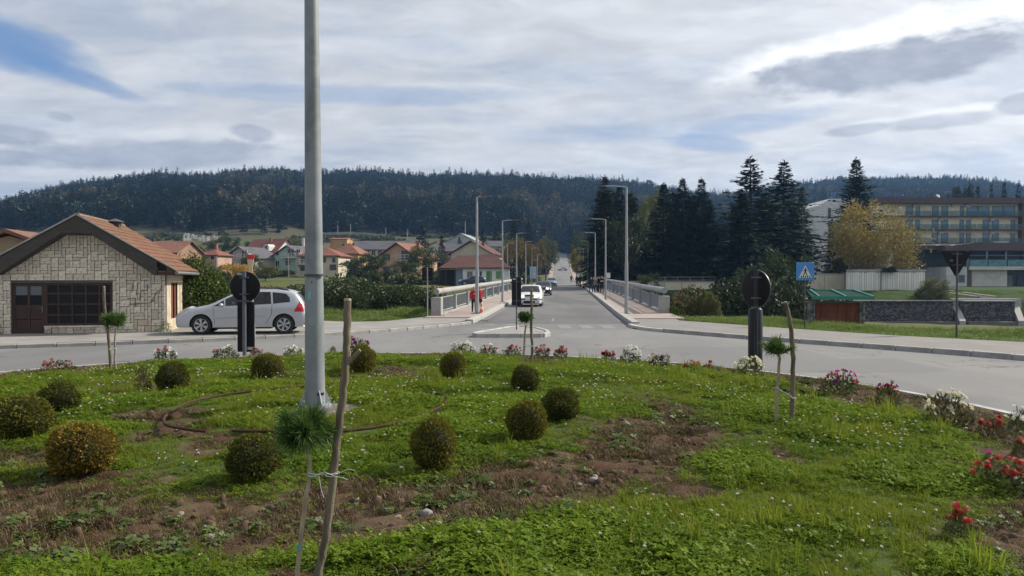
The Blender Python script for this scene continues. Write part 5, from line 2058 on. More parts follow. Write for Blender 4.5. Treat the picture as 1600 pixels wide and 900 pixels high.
def dome_fn(rng, n):
	d = unit(rng.normal(size=(n, 3)))
	d[:, 2] = np.abs(d[:, 2])
	r_ = rng.uniform(0.55, 1.0, n) ** 0.5
	lump = 1 + 0.20 * np.sin(4 * d[:, 0] + 1.3) * np.sin(3.3 * d[:, 1]) + 0.14 * np.sin(7 * d[:, 2] + 5 * d[:, 0]) + 0.10 * np.sin(9 * d[:, 1] - 4 * d[:, 2])
	return d * (r_ * lump)[:, None], d


for i, (x, y, s, lab) in enumerate(((-12.35, 27.2, 0.32, 'weedy plant growing at the foot of the cream side wall'), (-17.55, 26.0, 0.34, 'tuft of tall grass beside the brown house door'), (-15.9, 26.3, 0.16, 'small weed growing below the window wall'), (-9.25, 26.2, 0.22, 'weeds growing in the pavement in front of the silver car'))):
	o = put('weed_patch', leafy_mass('weed_patch', 60 + i, 260, dome_fn, 0.22, IVY, 0.25), None, (x, y, 0.10), None, (s, s * 0.7, s * 1.1))
	tag(o, lab, 'weeds')

# ================================================================ VEHICLES
M_TYRE = material('tyre', (0.018, 0.018, 0.018), (0.026, 0.026, 0.025), scale=10, rough=0.85)
M_RIM = material('alloy_rim', (0.45, 0.46, 0.47), (0.38, 0.39, 0.40), scale=5, rough=0.3, metal=0.7)
M_CARGL = glass_material('car_glass', (0.02, 0.025, 0.03), 0.28, 0.04)
M_TRIM = material('car_black_trim', (0.02, 0.02, 0.022), scale=5, rough=0.5)
M_SEAT = material('car_interior', (0.03, 0.03, 0.034), (0.05, 0.05, 0.055), scale=3, rough=0.9)
M_RED = material('tail_lamp_red', (0.50, 0.02, 0.025), (0.42, 0.015, 0.02), scale=5, rough=0.18, coat=0.5)
M_LAMPC = material('lamp_clear', (0.50, 0.52, 0.54), (0.40, 0.42, 0.44), scale=6, rough=0.12, coat=0.5)
M_PLATE = material('number_plate', (0.62, 0.62, 0.60), (0.55, 0.55, 0.54), scale=4, rough=0.5)


def paint(name, c, metal=0.35):
	return material(name, c, tuple(v * 0.94 for v in c), scale=1.5, rough=0.32, metal=metal, coat=0.5)


def in_poly(x, z, poly):
	c = False
	n = len(poly)
	for i in range(n):
		x0, z0 = poly[i]
		x1, z1 = poly[(i + 1) % n]
		if (z0 > z) != (z1 > z) and x < (x1 - x0) * (z - z0) / (z1 - z0 + 1e-12) + x0:
			c = not c
	return c


def car_meshes(S):
	"""meshes for every part of one car body, x: 0 front .. L back"""
	L, W, belt = S['L'], S['W'], S['belt']
	up = S['upper']
	wr, ax0, ax1 = S['wheel'], S['axle'], S['axle'] + S['base']
	gap = wr + 0.055

	def resample(P, step):
		out = [P[0]]
		for a, b in zip(P, P[1:]):
			n = max(1, round(math.hypot(b[0] - a[0], b[1] - a[1]) / step))
			for k in range(1, n + 1):
				out.append((a[0] + (b[0] - a[0]) * k / n, a[1] + (b[1] - a[1]) * k / n))
		return out
	# smooth the upper line once
	upr = resample(up, 0.06)
	for _ in range(2):
		upr = [upr[0]] + [((a[0] + 2 * b[0] + c[0]) / 4, (a[1] + 2 * b[1] + c[1]) / 4) for a, b, c in zip(upr, upr[1:], upr[2:])] + [upr[-1]]
	sill = S['sill']
	low = []

	def arch(cx):
		h = sill - wr
		hw = math.sqrt(max(0.01, gap * gap - h * h))
		a0 = math.atan2(h, hw)
		n = 14
		return [(cx + gap * math.cos(a0 + (math.pi - 2 * a0) * k / n), wr + gap * math.sin(a0 + (math.pi - 2 * a0) * k / n)) for k in range(n + 1)]
	end = upr[-1]
	low += resample([(end[0] - 0.04, sill), (ax1 + gap + 0.02, sill)], 0.1)
	low += arch(ax1) + resample([(ax1 - gap - 0.03, sill), (ax0 + gap + 0.03, sill)], 0.1) + arch(ax0)
	low += resample([(ax0 - gap - 0.02, sill), (upr[0][0] + 0.05, sill)], 0.08)
	poly = upr + low
	UP = np.array(upr)

	def edge_d(x, z):
		a, b = UP[:-1], UP[1:]
		p = np.array([x, z])
		ab = b - a
		t = np.clip(((p - a) * ab).sum(1) / np.maximum((ab ** 2).sum(1), 1e-9), 0, 1)
		return float(np.sqrt(((a + ab * t[:, None] - p) ** 2).sum(1)).min())
	rf = S.get('fillet', 0.10)

	def half(x, z, d=None):
		y = W / 2
		y -= 0.05 * max(0, (0.55 - z) / 0.4) ** 2
		if z > belt:
			y -= (z - belt) * S.get('tumble', 0.34)
		u = max(0, (0.75 - x) / 0.75)
		y -= 0.20 * u ** 2.2
		u = max(0, (x - (L - 0.55)) / 0.55)
		y -= 0.12 * u ** 2.2
		y += 0.012 * math.exp(-((z - belt + 0.10) / 0.05) ** 2)
		if d is None:
			d = edge_d(x, z)
		if d < rf:
			y -= rf - math.sqrt(max(0, rf * rf - (rf - d) ** 2))
		return y
	pts = list(poly)
	n0 = len(poly)
	edges = [(i, (i + 1) % n0) for i in range(n0)]
	for name, P, m, inset in S['panels']:
		o = len(pts)
		Q = resample(P + [P[0]], 0.12)[:-1]
		pts += Q
		edges += [(o + i, o + (i + 1) % len(Q)) for i in range(len(Q))]
	# rings just inside the upper edge for the rounded shoulder, then a loose grid
	for i in range(1, len(upr) - 1):
		t = Vector((upr[i + 1][0] - upr[i - 1][0], upr[i + 1][1] - upr[i - 1][1])).normalized()
		nrm = Vector((t.y, -t.x))
		for d in (0.015, 0.045, 0.09):
			q = (upr[i][0] + nrm.x * d, upr[i][1] + nrm.y * d)
			if in_poly(*q, poly) and edge_d(*q) > d * 0.7:
				pts.append(q)
	for gx in np.arange(0.1, L, 0.12):
		for gz in np.arange(0.25, 1.6, 0.085):
			if in_poly(gx, gz, poly) and edge_d(gx, gz) > 0.12:
				pts.append((float(gx), float(gz)))
	r_ = delaunay_2d_cdt([Vector(p) for p in pts], edges, [], 0, 1e-5)
	V2, F2 = r_[0], r_[2]
	parts = {}

	def mb(name):
		return parts.setdefault(name, MB())
	yv = {}
	for f in F2:
		cx = sum(V2[i].x for i in f) / 3
		cz = sum(V2[i].y for i in f) / 3
		if not in_poly(cx, cz, poly):
			continue
		nm, ins = 'body', 0.0
		for name, P, m, inset in S['panels']:
			if in_poly(cx, cz, P):
				nm, ins = name, inset
				break
		vs = []
		for i in f:
			if i not in yv:
				yv[i] = half(V2[i].x, V2[i].y)
			vs.append((V2[i].x - L / 2, -(yv[i] - ins), V2[i].y))
		n1, n2 = (nm, nm) if nm == 'body' else (nm + '#l', nm + '#r')
		mb(n1).add(vs, [(0, 1, 2)])
		mb(n2).add([(x, -y, z) for x, y, z in vs], [(0, 2, 1)])
	# the skin across the car along the upper line
	tb = sorted(set([0, 0.04, 0.09, 0.16, 0.24, 0.32, 0.40, 0.5, 0.6, 0.68, 0.76, 0.84, 0.91, 0.96, 1.0]))
	for i in range(len(upr) - 1):
		(xa, za), (xb, zb_) = upr[i], upr[i + 1]
		ya, yb = half(xa, za, 0), half(xb, zb_, 0)
		t = Vector((xb - xa, zb_ - za)).normalized()
		nrm = Vector((-t.y, t.x))
		xm, zm = (xa + xb) / 2, (za + zb_) / 2
		for j in range(len(tb) - 1):
			t0, t1 = tb[j], tb[j + 1]
			tm = (t0 + t1) / 2
			nm, ins = 'body', 0.0
			for (name, x0, x1, z0, z1, u0, u1, inset) in S['across']:
				um = abs(tm - 0.5) * 2
				if x0 <= xm <= x1 and z0 <= zm <= z1 and u0 <= um <= u1:
					nm, ins = name + ('' if u0 < 0.3 else '#l' if tm < 0.5 else '#r'), inset
					break
			vs = []
			for (x, z, y, tt) in ((xa, za, ya, t0), (xb, zb_, yb, t0), (xb, zb_, yb, t1), (xa, za, ya, t1)):
				cr = (1 - (2 * tt - 1) ** 2)
				front = S.get('bow', 0.10) if x < 0.45 else (0.05 if x > L - 0.4 else 0.03)
				k = front * cr - ins
				vs.append((x + nrm.x * k - L / 2, (2 * tt - 1) * y, z + nrm.y * k))
			mb(nm).add(vs, [(0, 3, 2, 1)])
	# underbody and arches
	u = MB()
	u.span(ax0 + 0.45 - L / 2, ax1 - 0.45 - L / 2, -W / 2 + 0.12, W / 2 - 0.12, sill - 0.06, sill + 0.05)
	u.span(0.2 - L / 2, L - 0.3 - L / 2, -W / 2 + 0.3, W / 2 - 0.3, sill, sill + 0.28)
	u.span(ax0 - 0.40 - L / 2, ax0 + 0.40 - L / 2, -W / 2 + 0.26, W / 2 - 0.26, sill, 0.70)
	u.span(ax1 - 0.40 - L / 2, ax1 + 0.40 - L / 2, -W / 2 + 0.26, W / 2 - 0.26, sill, 0.70)
	parts['underbody'] = u
	s_ = MB()
	for (x, y) in ((1.95, 0.36), (1.95, -0.36), (2.85, 0.36), (2.85, -0.36), (2.85, 0)):
		s_.box((x + 0.25 - L / 2, y, 0.80), (0.14, 0.46, 0.62), 0, 0, 0.05)
		s_.box((x + 0.27 - L / 2, y, belt + 0.22), (0.10, 0.24, 0.17), 0, 0, 0.04)
		s_.box((x - L / 2, y, 0.52), (0.5, 0.46, 0.14), 0, 0, 0.04)
	s_.box((1.35 - L / 2, 0, belt - 0.12), (0.5, W - 0.45, 0.18), 0, 0, 0.06)
	parts['seats'] = s_
	return parts


def wheel_meshes(r, w=0.20, spokes=6):
	t = MB()
	t.lathe([(r * 0.62, -w / 2 + 0.02), (r * 0.80, -w / 2), (r * 0.96, -w / 2 + 0.01), (r, -w / 2 + 0.04), (r, w / 2 - 0.04), (r * 0.96, w / 2 - 0.01), (r * 0.8, w / 2), (r * 0.62, w / 2 - 0.02)], 30, 0, 'y')
	rim = MB()
	rim.lathe([(r * 0.66, -w / 2 + 0.012), (r * 0.68, -w / 2 + 0.002), (r * 0.62, -w / 2 + 0.012), (r * 0.58, -w / 2 + 0.06), (r * 0.55, w / 2 - 0.05)], 30, 0, 'y')
	for k in range(spokes):
		a = 2 * math.pi * k / spokes
		c, s = math.cos(a), math.sin(a)

		def P(rr, off, y):
			return (rr * c - off * s, y, rr * s + off * c)
		yo = -w / 2 + 0.018
		rim.add([P(0.05, -0.022, yo), P(r * 0.64, -0.05, yo + 0.004), P(r * 0.64, 0.05, yo + 0.004), P(0.05, 0.022, yo), P(0.05, -0.022, yo + 0.03), P(r * 0.64, -0.05, yo + 0.03), P(r * 0.64, 0.05, yo + 0.03), P(0.05, 0.022, yo + 0.03)],
				[(0, 1, 2, 3), (0, 4, 5, 1), (2, 6, 7, 3), (1, 5, 6, 2)])
	rim.lathe([(0.001, -w / 2 + 0.008), (0.05, -w / 2 + 0.012), (0.055, -w / 2 + 0.05)], 14, 0, 'y')
	h = MB()
	h.lathe([(0.001, -w / 2 + 0.075), (r * 0.56, -w / 2 + 0.075)], 20, 0, 'y')
	return t, rim, h


CAR_CACHE = {}


def make_car(kind, S, body_mat, name, label, loc, rz, group=None, lights=None, extra=None):
	if kind not in CAR_CACHE:
		P = car_meshes(S)
		mm = {}
		look = {'body': body_mat, 'underbody': M_TRIM, 'seats': M_SEAT}
		for nme, _, m, _i in S['panels']:
			look[nme] = look[nme + '#l'] = look[nme + '#r'] = m
		for nme, m in [(a + e, m) for a, m in S['across_mats'].items() for e in ('', '#l', '#r')]:
			look[nme] = m
		for nme, b in P.items():
			me = b.mesh(nme, look.get(nme) or M_CARGL, smooth=True, fix=False)
			bm = bmesh.new()
			bm.from_mesh(me)
			bmesh.ops.remove_doubles(bm, verts=bm.verts, dist=0.002)
			bmesh.ops.recalc_face_normals(bm, faces=bm.faces)
			bm.to_mesh(me)
			bm.free()
			me.polygons.foreach_set('use_smooth', [True] * len(me.polygons))
			me.set_sharp_from_angle(angle=R(38))
			mm[nme] = me
		t, r_, h = wheel_meshes(S['wheel'], spokes=S.get('spokes', 6))
		mm['_t'] = t.mesh('tyre', M_TYRE, True)
		mm['_r'] = r_.mesh('rim', S.get('rim', M_RIM), True)
		mm['_h'] = h.mesh('hub', M_TRIM)
		CAR_CACHE[kind] = mm
	mm = CAR_CACHE[kind]
	root = thing(name, label, 'car', loc, rz, group)
	bo = None
	for nme in mm:
		if nme.startswith('_'):
			continue
		base = nme.split('#')[0]
		o = put(base, mm[nme], root)
		if nme == 'body' or base in ('mirror',):
			own_material(o, body_mat)
		if lights and base == 'headlight':
			own_material(o, lights)
	L, W = S['L'], S['W']
	for ax in (S['axle'], S['axle'] + S['base']):
		for s in (-1, 1):
			w_ = put('wheel', mm['_h'], root, (ax - L / 2, s * (W / 2 - 0.115), S['wheel']), (0, 0.5 * ax, 0) if s < 0 else (0, 0.3, math.pi))
			put('tyre', mm['_t'], w_)
			put('rim', mm['_r'], w_)
	# mirrors, plates, handles
	for s in (-1, 1):
		b = MB()
		mx = S['mirror']
		b.box((mx[0] - L / 2, s * (W / 2 + 0.05), mx[1]), (0.13, 0.17, 0.12), 0, 0, 0.035)
		b.box((mx[0] + 0.01 - L / 2, s * (W / 2 - 0.05), mx[1] - 0.05), (0.08, 0.10, 0.03))
		o = b.build('mirror', body_mat, root, True)
		for (hx, hz) in S['handles']:
			b = MB()
			b.box((hx - L / 2, s * (W / 2 + 0.004), hz), (0.17, 0.035, 0.03), 0, 0, 0.01)
			b.build('door_handle', body_mat, root)
	b = MB()
	b.box((-L / 2 - S['plate'][0], 0, S['plate'][1]), (0.015, 0.50, 0.11))
	b.build('number_plate', M_PLATE, root)
	b = MB()
	b.box((L / 2 + S['plate'][2], 0, S['plate'][3]), (0.015, 0.50, 0.11))
	b.build('number_plate', M_PLATE, root)
	if extra:
		extra(root)
	return root


SIDEGAP = lambda x0, z0, x1, z1, w=0.012: [(x0 - w / 2, z0), (x0 + w / 2, z0), (x1 + w / 2, z1), (x1 - w / 2, z1)]
WAGON = dict(L=4.42, W=1.76, belt=0.98, wheel=0.325, axle=0.88, base=2.71, sill=0.24, spokes=6, fillet=0.11,
			 upper=[(0.04, 0.26), (0.0, 0.36), (0.0, 0.50), (0.03, 0.62), (0.14, 0.73), (0.36, 0.83), (0.70, 0.91), (1.02, 0.97), (1.20, 1.03), (1.55, 1.21), (1.90, 1.38), (2.15, 1.47), (2.55, 1.525), (3.05, 1.54), (3.55, 1.515), (3.86, 1.46), (3.98, 1.40), (4.14, 1.20), (4.24, 1.03), (4.29, 0.90), (4.30, 0.72), (4.40, 0.66), (4.42, 0.50), (4.40, 0.36), (4.30, 0.28)],
			 panels=[('window#a', [(1.28, 0.955), (1.62, 1.165), (1.64, 0.965)], M_CARGL, 0.012),
					 ('window#b', [(1.68, 0.965), (1.66, 1.19), (1.96, 1.335), (2.22, 1.41), (2.52, 1.44), (2.54, 1.0)], M_CARGL, 0.012),
					 ('window#c', [(2.60, 1.0), (2.58, 1.445), (3.14, 1.435), (3.18, 1.03)], M_CARGL, 0.012),
					 ('window#d', [(3.24, 1.035), (3.20, 1.43), (3.66, 1.38), (3.78, 1.24), (3.80, 1.09)], M_CARGL, 0.012),
					 ('tail_light', [(3.93, 0.76), (4.05, 1.00), (4.12, 1.12), (4.20, 1.04), (4.26, 0.76)], M_RED, -0.006),
					 ('headlight', [(0.16, 0.62), (0.20, 0.70), (0.50, 0.80), (0.62, 0.80), (0.40, 0.66)], M_LAMPC, -0.002),
					 ('door_gap#a', SIDEGAP(1.33, 0.34, 1.27, 0.95), M_TRIM, 0.01), ('door_gap#b', SIDEGAP(2.54, 0.32, 2.57, 0.99), M_TRIM, 0.01),
					 ('door_gap#c', [(2.99, 0.36), (3.01, 0.36), (3.19, 0.66), (3.215, 1.03), (3.20, 1.03), (3.175, 0.66)], M_TRIM, 0.01),
					 ('side_moulding', [(1.36, 0.535), (2.98, 0.60), (2.98, 0.635), (1.36, 0.575)], paint('silver_paint_b', (0.36, 0.37, 0.385), 0.3), -0.012)],
			 across=[('windscreen', 1.14, 1.99, 1.0, 1.45, 0, 0.90, 0.008), ('rear_window', 3.96, 4.25, 1.03, 1.42, 0, 0.86, 0.008),
					 ('grille', -0.1, 0.06, 0.40, 0.56, 0, 0.55, 0.015), ('headlight', 0.03, 0.5, 0.60, 0.83, 0.55, 0.95, -0.003), ('tail_light', 4.20, 4.32, 0.78, 1.02, 0.82, 1.0, -0.004)],
			 across_mats=dict(windscreen=M_CARGL, rear_window=M_CARGL, grille=M_TRIM, headlight=M_LAMPC, tail_light=M_RED), mirror=(1.55, 1.0), handles=[(2.35, 0.90), (2.95, 0.93)], plate=(0.07, 0.42, -0.06, 0.86))
HATCH = dict(L=4.15, W=1.735, belt=0.92, wheel=0.31, axle=0.85, base=2.51, sill=0.22, spokes=8, fillet=0.10, bow=0.09,
			 upper=[(0.05, 0.24), (0.0, 0.34), (0.0, 0.52), (0.05, 0.66), (0.12, 0.74), (0.50, 0.85), (1.00, 0.93), (1.18, 0.96), (1.50, 1.14), (1.86, 1.35), (2.05, 1.41), (2.5, 1.44), (3.1, 1.42), (3.50, 1.36), (3.64, 1.30), (3.86, 1.02), (3.96, 0.90), (4.02, 0.70), (4.12, 0.62), (4.15, 0.46), (4.10, 0.30)],
			 panels=[('window#a', [(1.34, 0.935), (1.60, 1.10), (1.92, 1.30), (2.30, 1.35), (2.32, 0.94)], M_CARGL, 0.012), ('window#b', [(2.38, 0.94), (2.36, 1.355), (2.98, 1.345), (3.12, 0.95)], M_CARGL, 0.012),
					 ('window#c', [(3.18, 0.95), (3.06, 1.34), (3.28, 1.31), (3.42, 0.98)], M_CARGL, 0.012), ('tail_light', [(3.80, 0.70), (3.84, 0.92), (3.94, 0.92), (4.0, 0.70)], M_RED, -0.004),
					 ('headlight', [(0.14, 0.58), (0.16, 0.70), (0.42, 0.78), (0.34, 0.60)], M_LAMPC, -0.002), ('bumper_strip', [(0.03, 0.46), (0.55, 0.46), (0.55, 0.51), (0.03, 0.51)], M_TRIM, -0.01),
					 ('door_gap#a', SIDEGAP(1.36, 0.30, 1.32, 0.93), M_TRIM, 0.01), ('door_gap#b', SIDEGAP(2.34, 0.30, 2.36, 0.93), M_TRIM, 0.01), ('door_gap#c', SIDEGAP(2.95, 0.36, 3.13, 0.94), M_TRIM, 0.01)],
			 across=[('windscreen', 1.14, 1.95, 0.955, 1.40, 0, 0.92, 0.008), ('rear_window', 3.62, 3.90, 0.98, 1.32, 0, 0.86, 0.008), ('headlight', -0.1, 0.30, 0.59, 0.76, 0.52, 0.96, -0.004),
					 ('grille', -0.1, 0.12, 0.62, 0.72, 0, 0.50, 0.012), ('bumper_strip', -0.1, 0.08, 0.45, 0.52, 0.32, 1.0, -0.008), ('air_intake', -0.1, 0.08, 0.26, 0.40, 0, 0.62, 0.02), ('tail_light', 3.88, 4.1, 0.70, 0.92, 0.78, 1.0, -0.004)],
			 across_mats=dict(windscreen=M_CARGL, rear_window=M_CARGL, grille=M_TRIM, headlight=M_LAMPC, tail_light=M_RED, bumper_strip=M_TRIM, air_intake=M_TRIM), mirror=(1.48, 0.97), handles=[(2.15, 0.84), (2.92, 0.86)], plate=(0.085, 0.50, -0.08, 0.76))


def roof_rails(root):
	for s in (-1, 1):
		b = MB()
		b.tube([(2.10 - 2.21, s * 0.62, 1.45), (2.18 - 2.21, s * 0.62, 1.52), (2.7 - 2.21, s * 0.61, 1.565), (3.3 - 2.21, s * 0.60, 1.56), (3.68 - 2.21, s * 0.60, 1.515), (3.76 - 2.21, s * 0.60, 1.46)], 0.022, 7)
		b.build('roof_rail', M_TRIM, root, True)


SILVER = paint('silver_paint', (0.46, 0.475, 0.505), 0.4)
WHITE = paint('white_paint', (0.62, 0.63, 0.64), 0.0)
LIT = emit_material('lit_headlamp', (1.0, 0.93, 0.85), 0.7)
make_car('wagon', WAGON, SILVER, 'parked_car', 'silver estate car parked on the pavement beside the stone house', (px_x(385, 27.0), 27.0, 0.117), R(9), extra=roof_rails)
CARS = [('hatch', HATCH, WHITE, 'white hatchback with lit headlamp coming first off the bridge', 829, 54.0, 90, LIT),
		('hatch', HATCH, paint('black_paint', (0.022, 0.023, 0.03), 0.2), 'black car following close behind the white hatchback', 849, 79, 90, LIT),
		('wagon', WAGON, paint('blue_grey_paint', (0.13, 0.20, 0.28), 0.4), 'blue grey car third in line on the bridge road', 862, 126, 90, None)]
for kd, S, m_, lab, px, Y, a, lt in CARS:
	make_car(kd, S, m_, 'driving_car', lab, (px_x(px, Y), Y, float(road_z(Y)) + 0.006), R(a - 4), 'cars driving over the bridge', lt)
make_car('hatch', HATCH, paint('pale_grey_paint', (0.50, 0.52, 0.53), 0.3), 'driving_car', 'pale car crossing the road far up the hill', (px_x(879, 315), 314, float(road_z(315)) + 0.02), R(3), 'cars driving over the bridge')
PARKED = [(738, 114, 1.05, 8, (0.045, 0.075, 0.14), 'dark blue car parked before the white shop'), (629, 150, None, -15, (0.06, 0.075, 0.075), 'dark car parked in the meadow below the peach house'), (642, 158, None, 70, (0.55, 0.56, 0.56), 'white car partly behind the black panel sign'),
		  (797, 135, None, 60, (0.02, 0.025, 0.045), 'dark car parked at the corner of the white shop'), (1129, 118, None, 178, (0.05, 0.16, 0.42), 'bright blue car parked under the dark conifers'), (1146, 126, None, 178, (0.07, 0.20, 0.40), 'lighter blue car parked behind the bright blue one'), (1081, 122, None, 170, (0.55, 0.56, 0.57), 'white car seen between the dark conifer trunks')]
for px, Y, z, a, c, lab in PARKED:
	X = px_x(px, Y)
	zz = float(terrain(X, Y)) if z is None else z
	make_car('hatch', HATCH, paint('paint_%d' % px, c, 0.2), 'parked_car', lab, (X, Y, zz + 0.02), R(a), 'cars parked across the river')

# ================================================================ BRIDGE RAILINGS, LAMPS, PEOPLE
M_RAIL = material('railing_steel', (0.20, 0.225, 0.25), (0.16, 0.18, 0.20), scale=3, rough=0.6, metal=0.1)
M_RAILC = material('railing_concrete', (0.34, 0.335, 0.32), (0.27, 0.265, 0.25), scale=2, rough=0.9, bump=0.2, bscale=20, c3=(0.27, 0.265, 0.25), s3=1.0)


def railing(off, y0, n, step, lab, pipe_mat, post_mat):
	t = thing('bridge_railing', lab, 'railing', (0, 0, 0), 0, 'railings along the bridge')
	ys = [y0 + i * step for i in range(n + 1)]

	def P(y, z, dx=0.0):
		return Vector((float(road_c(y)) + off + dx, y, float(road_z(y)) + 0.15 + z))
	pb = MB()
	pb.box((0, 0, 0.46), (0.34, 0.26, 0.95), 0, 0, 0.02)
	post = pb.mesh('post', post_mat)
	eb = MB()
	eb.box((0, 0, 0.44), (0.52, 0.60, 0.98), 0, 0, 0.03)
	endp = eb.mesh('end_post', M_RAILC)
	st = MB()
	st.box((0, 0, 1.02), (0.07, 0.07, 0.24))
	stub = st.mesh('stub', M_RAIL)
	for i, y in enumerate(ys):
		put('end_post' if i == 0 else 'post', endp if i == 0 else post, t, P(y, 0), (0, 0, -0.07))
		put('stub', stub, t, P(y, 0), (0, 0, -0.07))
	for i in range(n):
		a, b_ = ys[i] + (0.3 if i == 0 else 0.13), ys[i + 1] - 0.13
		f = MB()
		for z in (0.16, 0.86):
			f.tube([P(a, z), P(b_, z)], 0.045, 4)
		f.tube([P((a + b_) / 2, 0.86), P((a + b_) / 2, 1.12)], 0.03, 6)
		fr = f.build('rail_panel', M_RAIL, t)
		g_ = MB()
		k = int((b_ - a) / 0.13)
		for j in range(1, k):
			y = a + (b_ - a) * j / k
			p = P(y, 0.51)
			g_.box(tuple(p), (0.012, 0.05, 0.66), 0.0)
		o = g_.build('bars', M_RAIL, fr)
		o['kind'] = 'stuff'
	h = MB()
	pts = [P(y0 - 0.3 + (ys[-1] + 0.2 - y0 + 0.3) * i / 40, 1.22) for i in range(41)]
	h.tube(pts, 0.155, 16)
	h.build('handrail', pipe_mat, t, True)
	base = MB()
	for i in range(n):
		a, b_ = P(ys[i], 0.0), P(ys[i + 1], 0.0)
		m = (a + b_) / 2
		base.box((m.x, m.y, m.z + 0.03), (0.30, (b_ - a).length * 0.998, 0.14), -0.07)
	base.build('plinth', M_RAILC, t)
	return t


railing(-5.86, 39.0, 13, 5.75, 'pale bridge railing with thick round handrail on the side of the white shop', M_RAILC, M_RAILC)
railing(6.0, 41.6, 12, 6.15, 'blue grey bridge railing with thick round handrail on the side of the conifers', material('grey_handrail', (0.30, 0.315, 0.335), (0.25, 0.26, 0.28), scale=1.5, rough=0.7), material('grey_rail_post', (0.235, 0.25, 0.275), (0.19, 0.20, 0.22), scale=2, rough=0.85))
# white hoarding boards past the far end of the bridge
for i in range(4):
	y = 120 + i * 4.2
	b = MB()
	b.box((0, 0, 0.75), (0.10, 3.9, 1.5))
	for yy_ in (-1.8, 1.8):
		b.box((0, yy_, 0.2), (0.14, 0.12, 1.2))
	o = b.build('hoarding_board', material('hoarding_white', (0.50, 0.50, 0.49), (0.42, 0.42, 0.41), scale=2, rough=0.7), None, False, (float(road_c(y)) + 6.1, y, float(road_z(y)) + 0.1))
	tag(o, ('first', 'second', 'third', 'fourth')[i] + ' white hoarding board along the footway, counting from the bridge end', 'hoarding', 'hoarding boards past the bridge')


def lamp(lab, off, Y, h, arm, side, z0=None, rad=0.075, bare=False, plate=False):
	x = float(road_c(Y)) + off
	z = float(road_z(Y)) + 0.15 if z0 is None else z0
	t = thing('street_lamp', lab, 'street lamp', (x, Y, z), -0.07, 'street lamps along the bridge road')
	b = MB()
	b.tube([(0, 0, 0), (0, 0, h * 0.40), (0, 0, h * 0.401), (0, 0, h)], [rad * 1.25, rad * 1.05, rad * 0.9, rad * 0.62], 14)
	b.build('pole', M_GALV2, t, True)
	b = MB()
	b.box((0, 0, 0.012), (rad * 4.4, rad * 4.4, 0.024))
	b.build('base_plate', M_DKGREY, t)
	if arm:
		b = MB()
		b.tube([(0, 0, h - 0.06), (side * 0.06, 0, h - 0.005), (side * arm * 0.4, 0, h + 0.03), (side * arm, 0, h + 0.05)], 0.032, 8)
		b.build('arm', M_GALV2, t, True)
		b = MB()
		b.prism([(arm * side - side * 0.12, 0.02), (arm * side + side * 0.45, 0.05), (arm * side + side * 0.45, 0.09), (arm * side - side * 0.10, 0.10)], -0.12, 0.12)
		o = b.build('lamp_head', M_DKGREY, t, False, (0, 0, h))
	if plate:
		b = MB()
		b.box((0.22, -0.03, 1.95), (0.32, 0.03, 0.42))
		b.build('sign_plate', M_SW, t)
	return t


def lamp_h(px, py_top, off, Y):
	return px_z(py_top, Y) - (float(road_z(Y)) + 0.15)


LL = [(41.0, 308, 0.085, 'thick street lamp beside the people in red on the bridge', 0.35), (57.5, 345, 0.07, 'second street lamp along the railing on the white shop side', 0.8), (74, 365, 0.07, 'third street lamp along the railing on the white shop side', 0.8),
	  (91, 378, 0.07, 'fourth street lamp along the railing on the white shop side', 0.8), (108, 388, 0.07, 'fifth street lamp near the pale blue sign board', 0.8), (128, 398, 0.07, 'far street lamp beside the autumn coloured trees', 0.8)]
for Y, top, rad, lab, arm in LL:
	lamp(lab, -4.06, Y, lamp_h(0, top, -4.06, Y), arm, 1, None, rad)
LR = [(41.0, 292, 0.085, 'tallest street lamp with long arm on the conifer side of the bridge', 1.25, False), (62.5, 343, 0.075, 'second street lamp on the conifer side carrying a small white plate', 1.25, True), (84.5, 364, 0.075, 'street lamp standing among the group on the footway', 1.25, False),
	  (112, 377, 0.075, 'street lamp just past the group on the footway', 1.2, False), (143, 388, 0.075, 'street lamp at the far end of the bridge on the conifer side', 1.2, False), (175, 390, 0.075, 'small far street lamp before the yellowish roadside tree', 1.2, False)]
for Y, top, rad, lab, arm, pl in LR:
	lamp(lab, 3.92, Y, lamp_h(0, top, 3.92, Y), arm, -1, None, rad, False, pl)
# traffic cone at the foot of the first lamp
t = thing('traffic_cone', 'orange and white traffic cone at the thick lamp by the people in red', 'traffic cone', (px_x(752.5, 41.6), 41.6, 0.17))
M_OR = material('cone_orange', (0.75, 0.17, 0.08), (0.68, 0.14, 0.06), scale=3, rough=0.5)
b = MB()
b.box((0, 0, 0.02), (0.30, 0.30, 0.04), 0, 0, 0.01)
b.build('base', M_OR, t)
for k, (z0, z1) in enumerate(((0.04, 0.20), (0.20, 0.34), (0.34, 0.46), (0.46, 0.58))):
	b = MB()
	b.lathe([(0.125 - 0.16 * z0, z0), (0.125 - 0.16 * z1, z1)] + ([(0.001, z1)] if k == 3 else []), 18)
	b.build('band' if k % 2 else 'cone', M_SW if k % 2 else M_OR, t, True)
# weeds at the lamp foot and railing foot
for i, (px, Y, s, lab) in enumerate(((742, 40.6, 0.12, 'weeds round the foot of the thick lamp'), (690, 38.6, 0.08, 'weeds at the foot of the railing end post'))):
	o = put('weed_patch', leafy_mass('weed_patch', 80 + i, 160, dome_fn, 0.3, IVY, 0.25), None, (px_x(px, Y), Y, 0.14), None, (s * 2, s, s * 0.8))
	tag(o, lab, 'weeds')

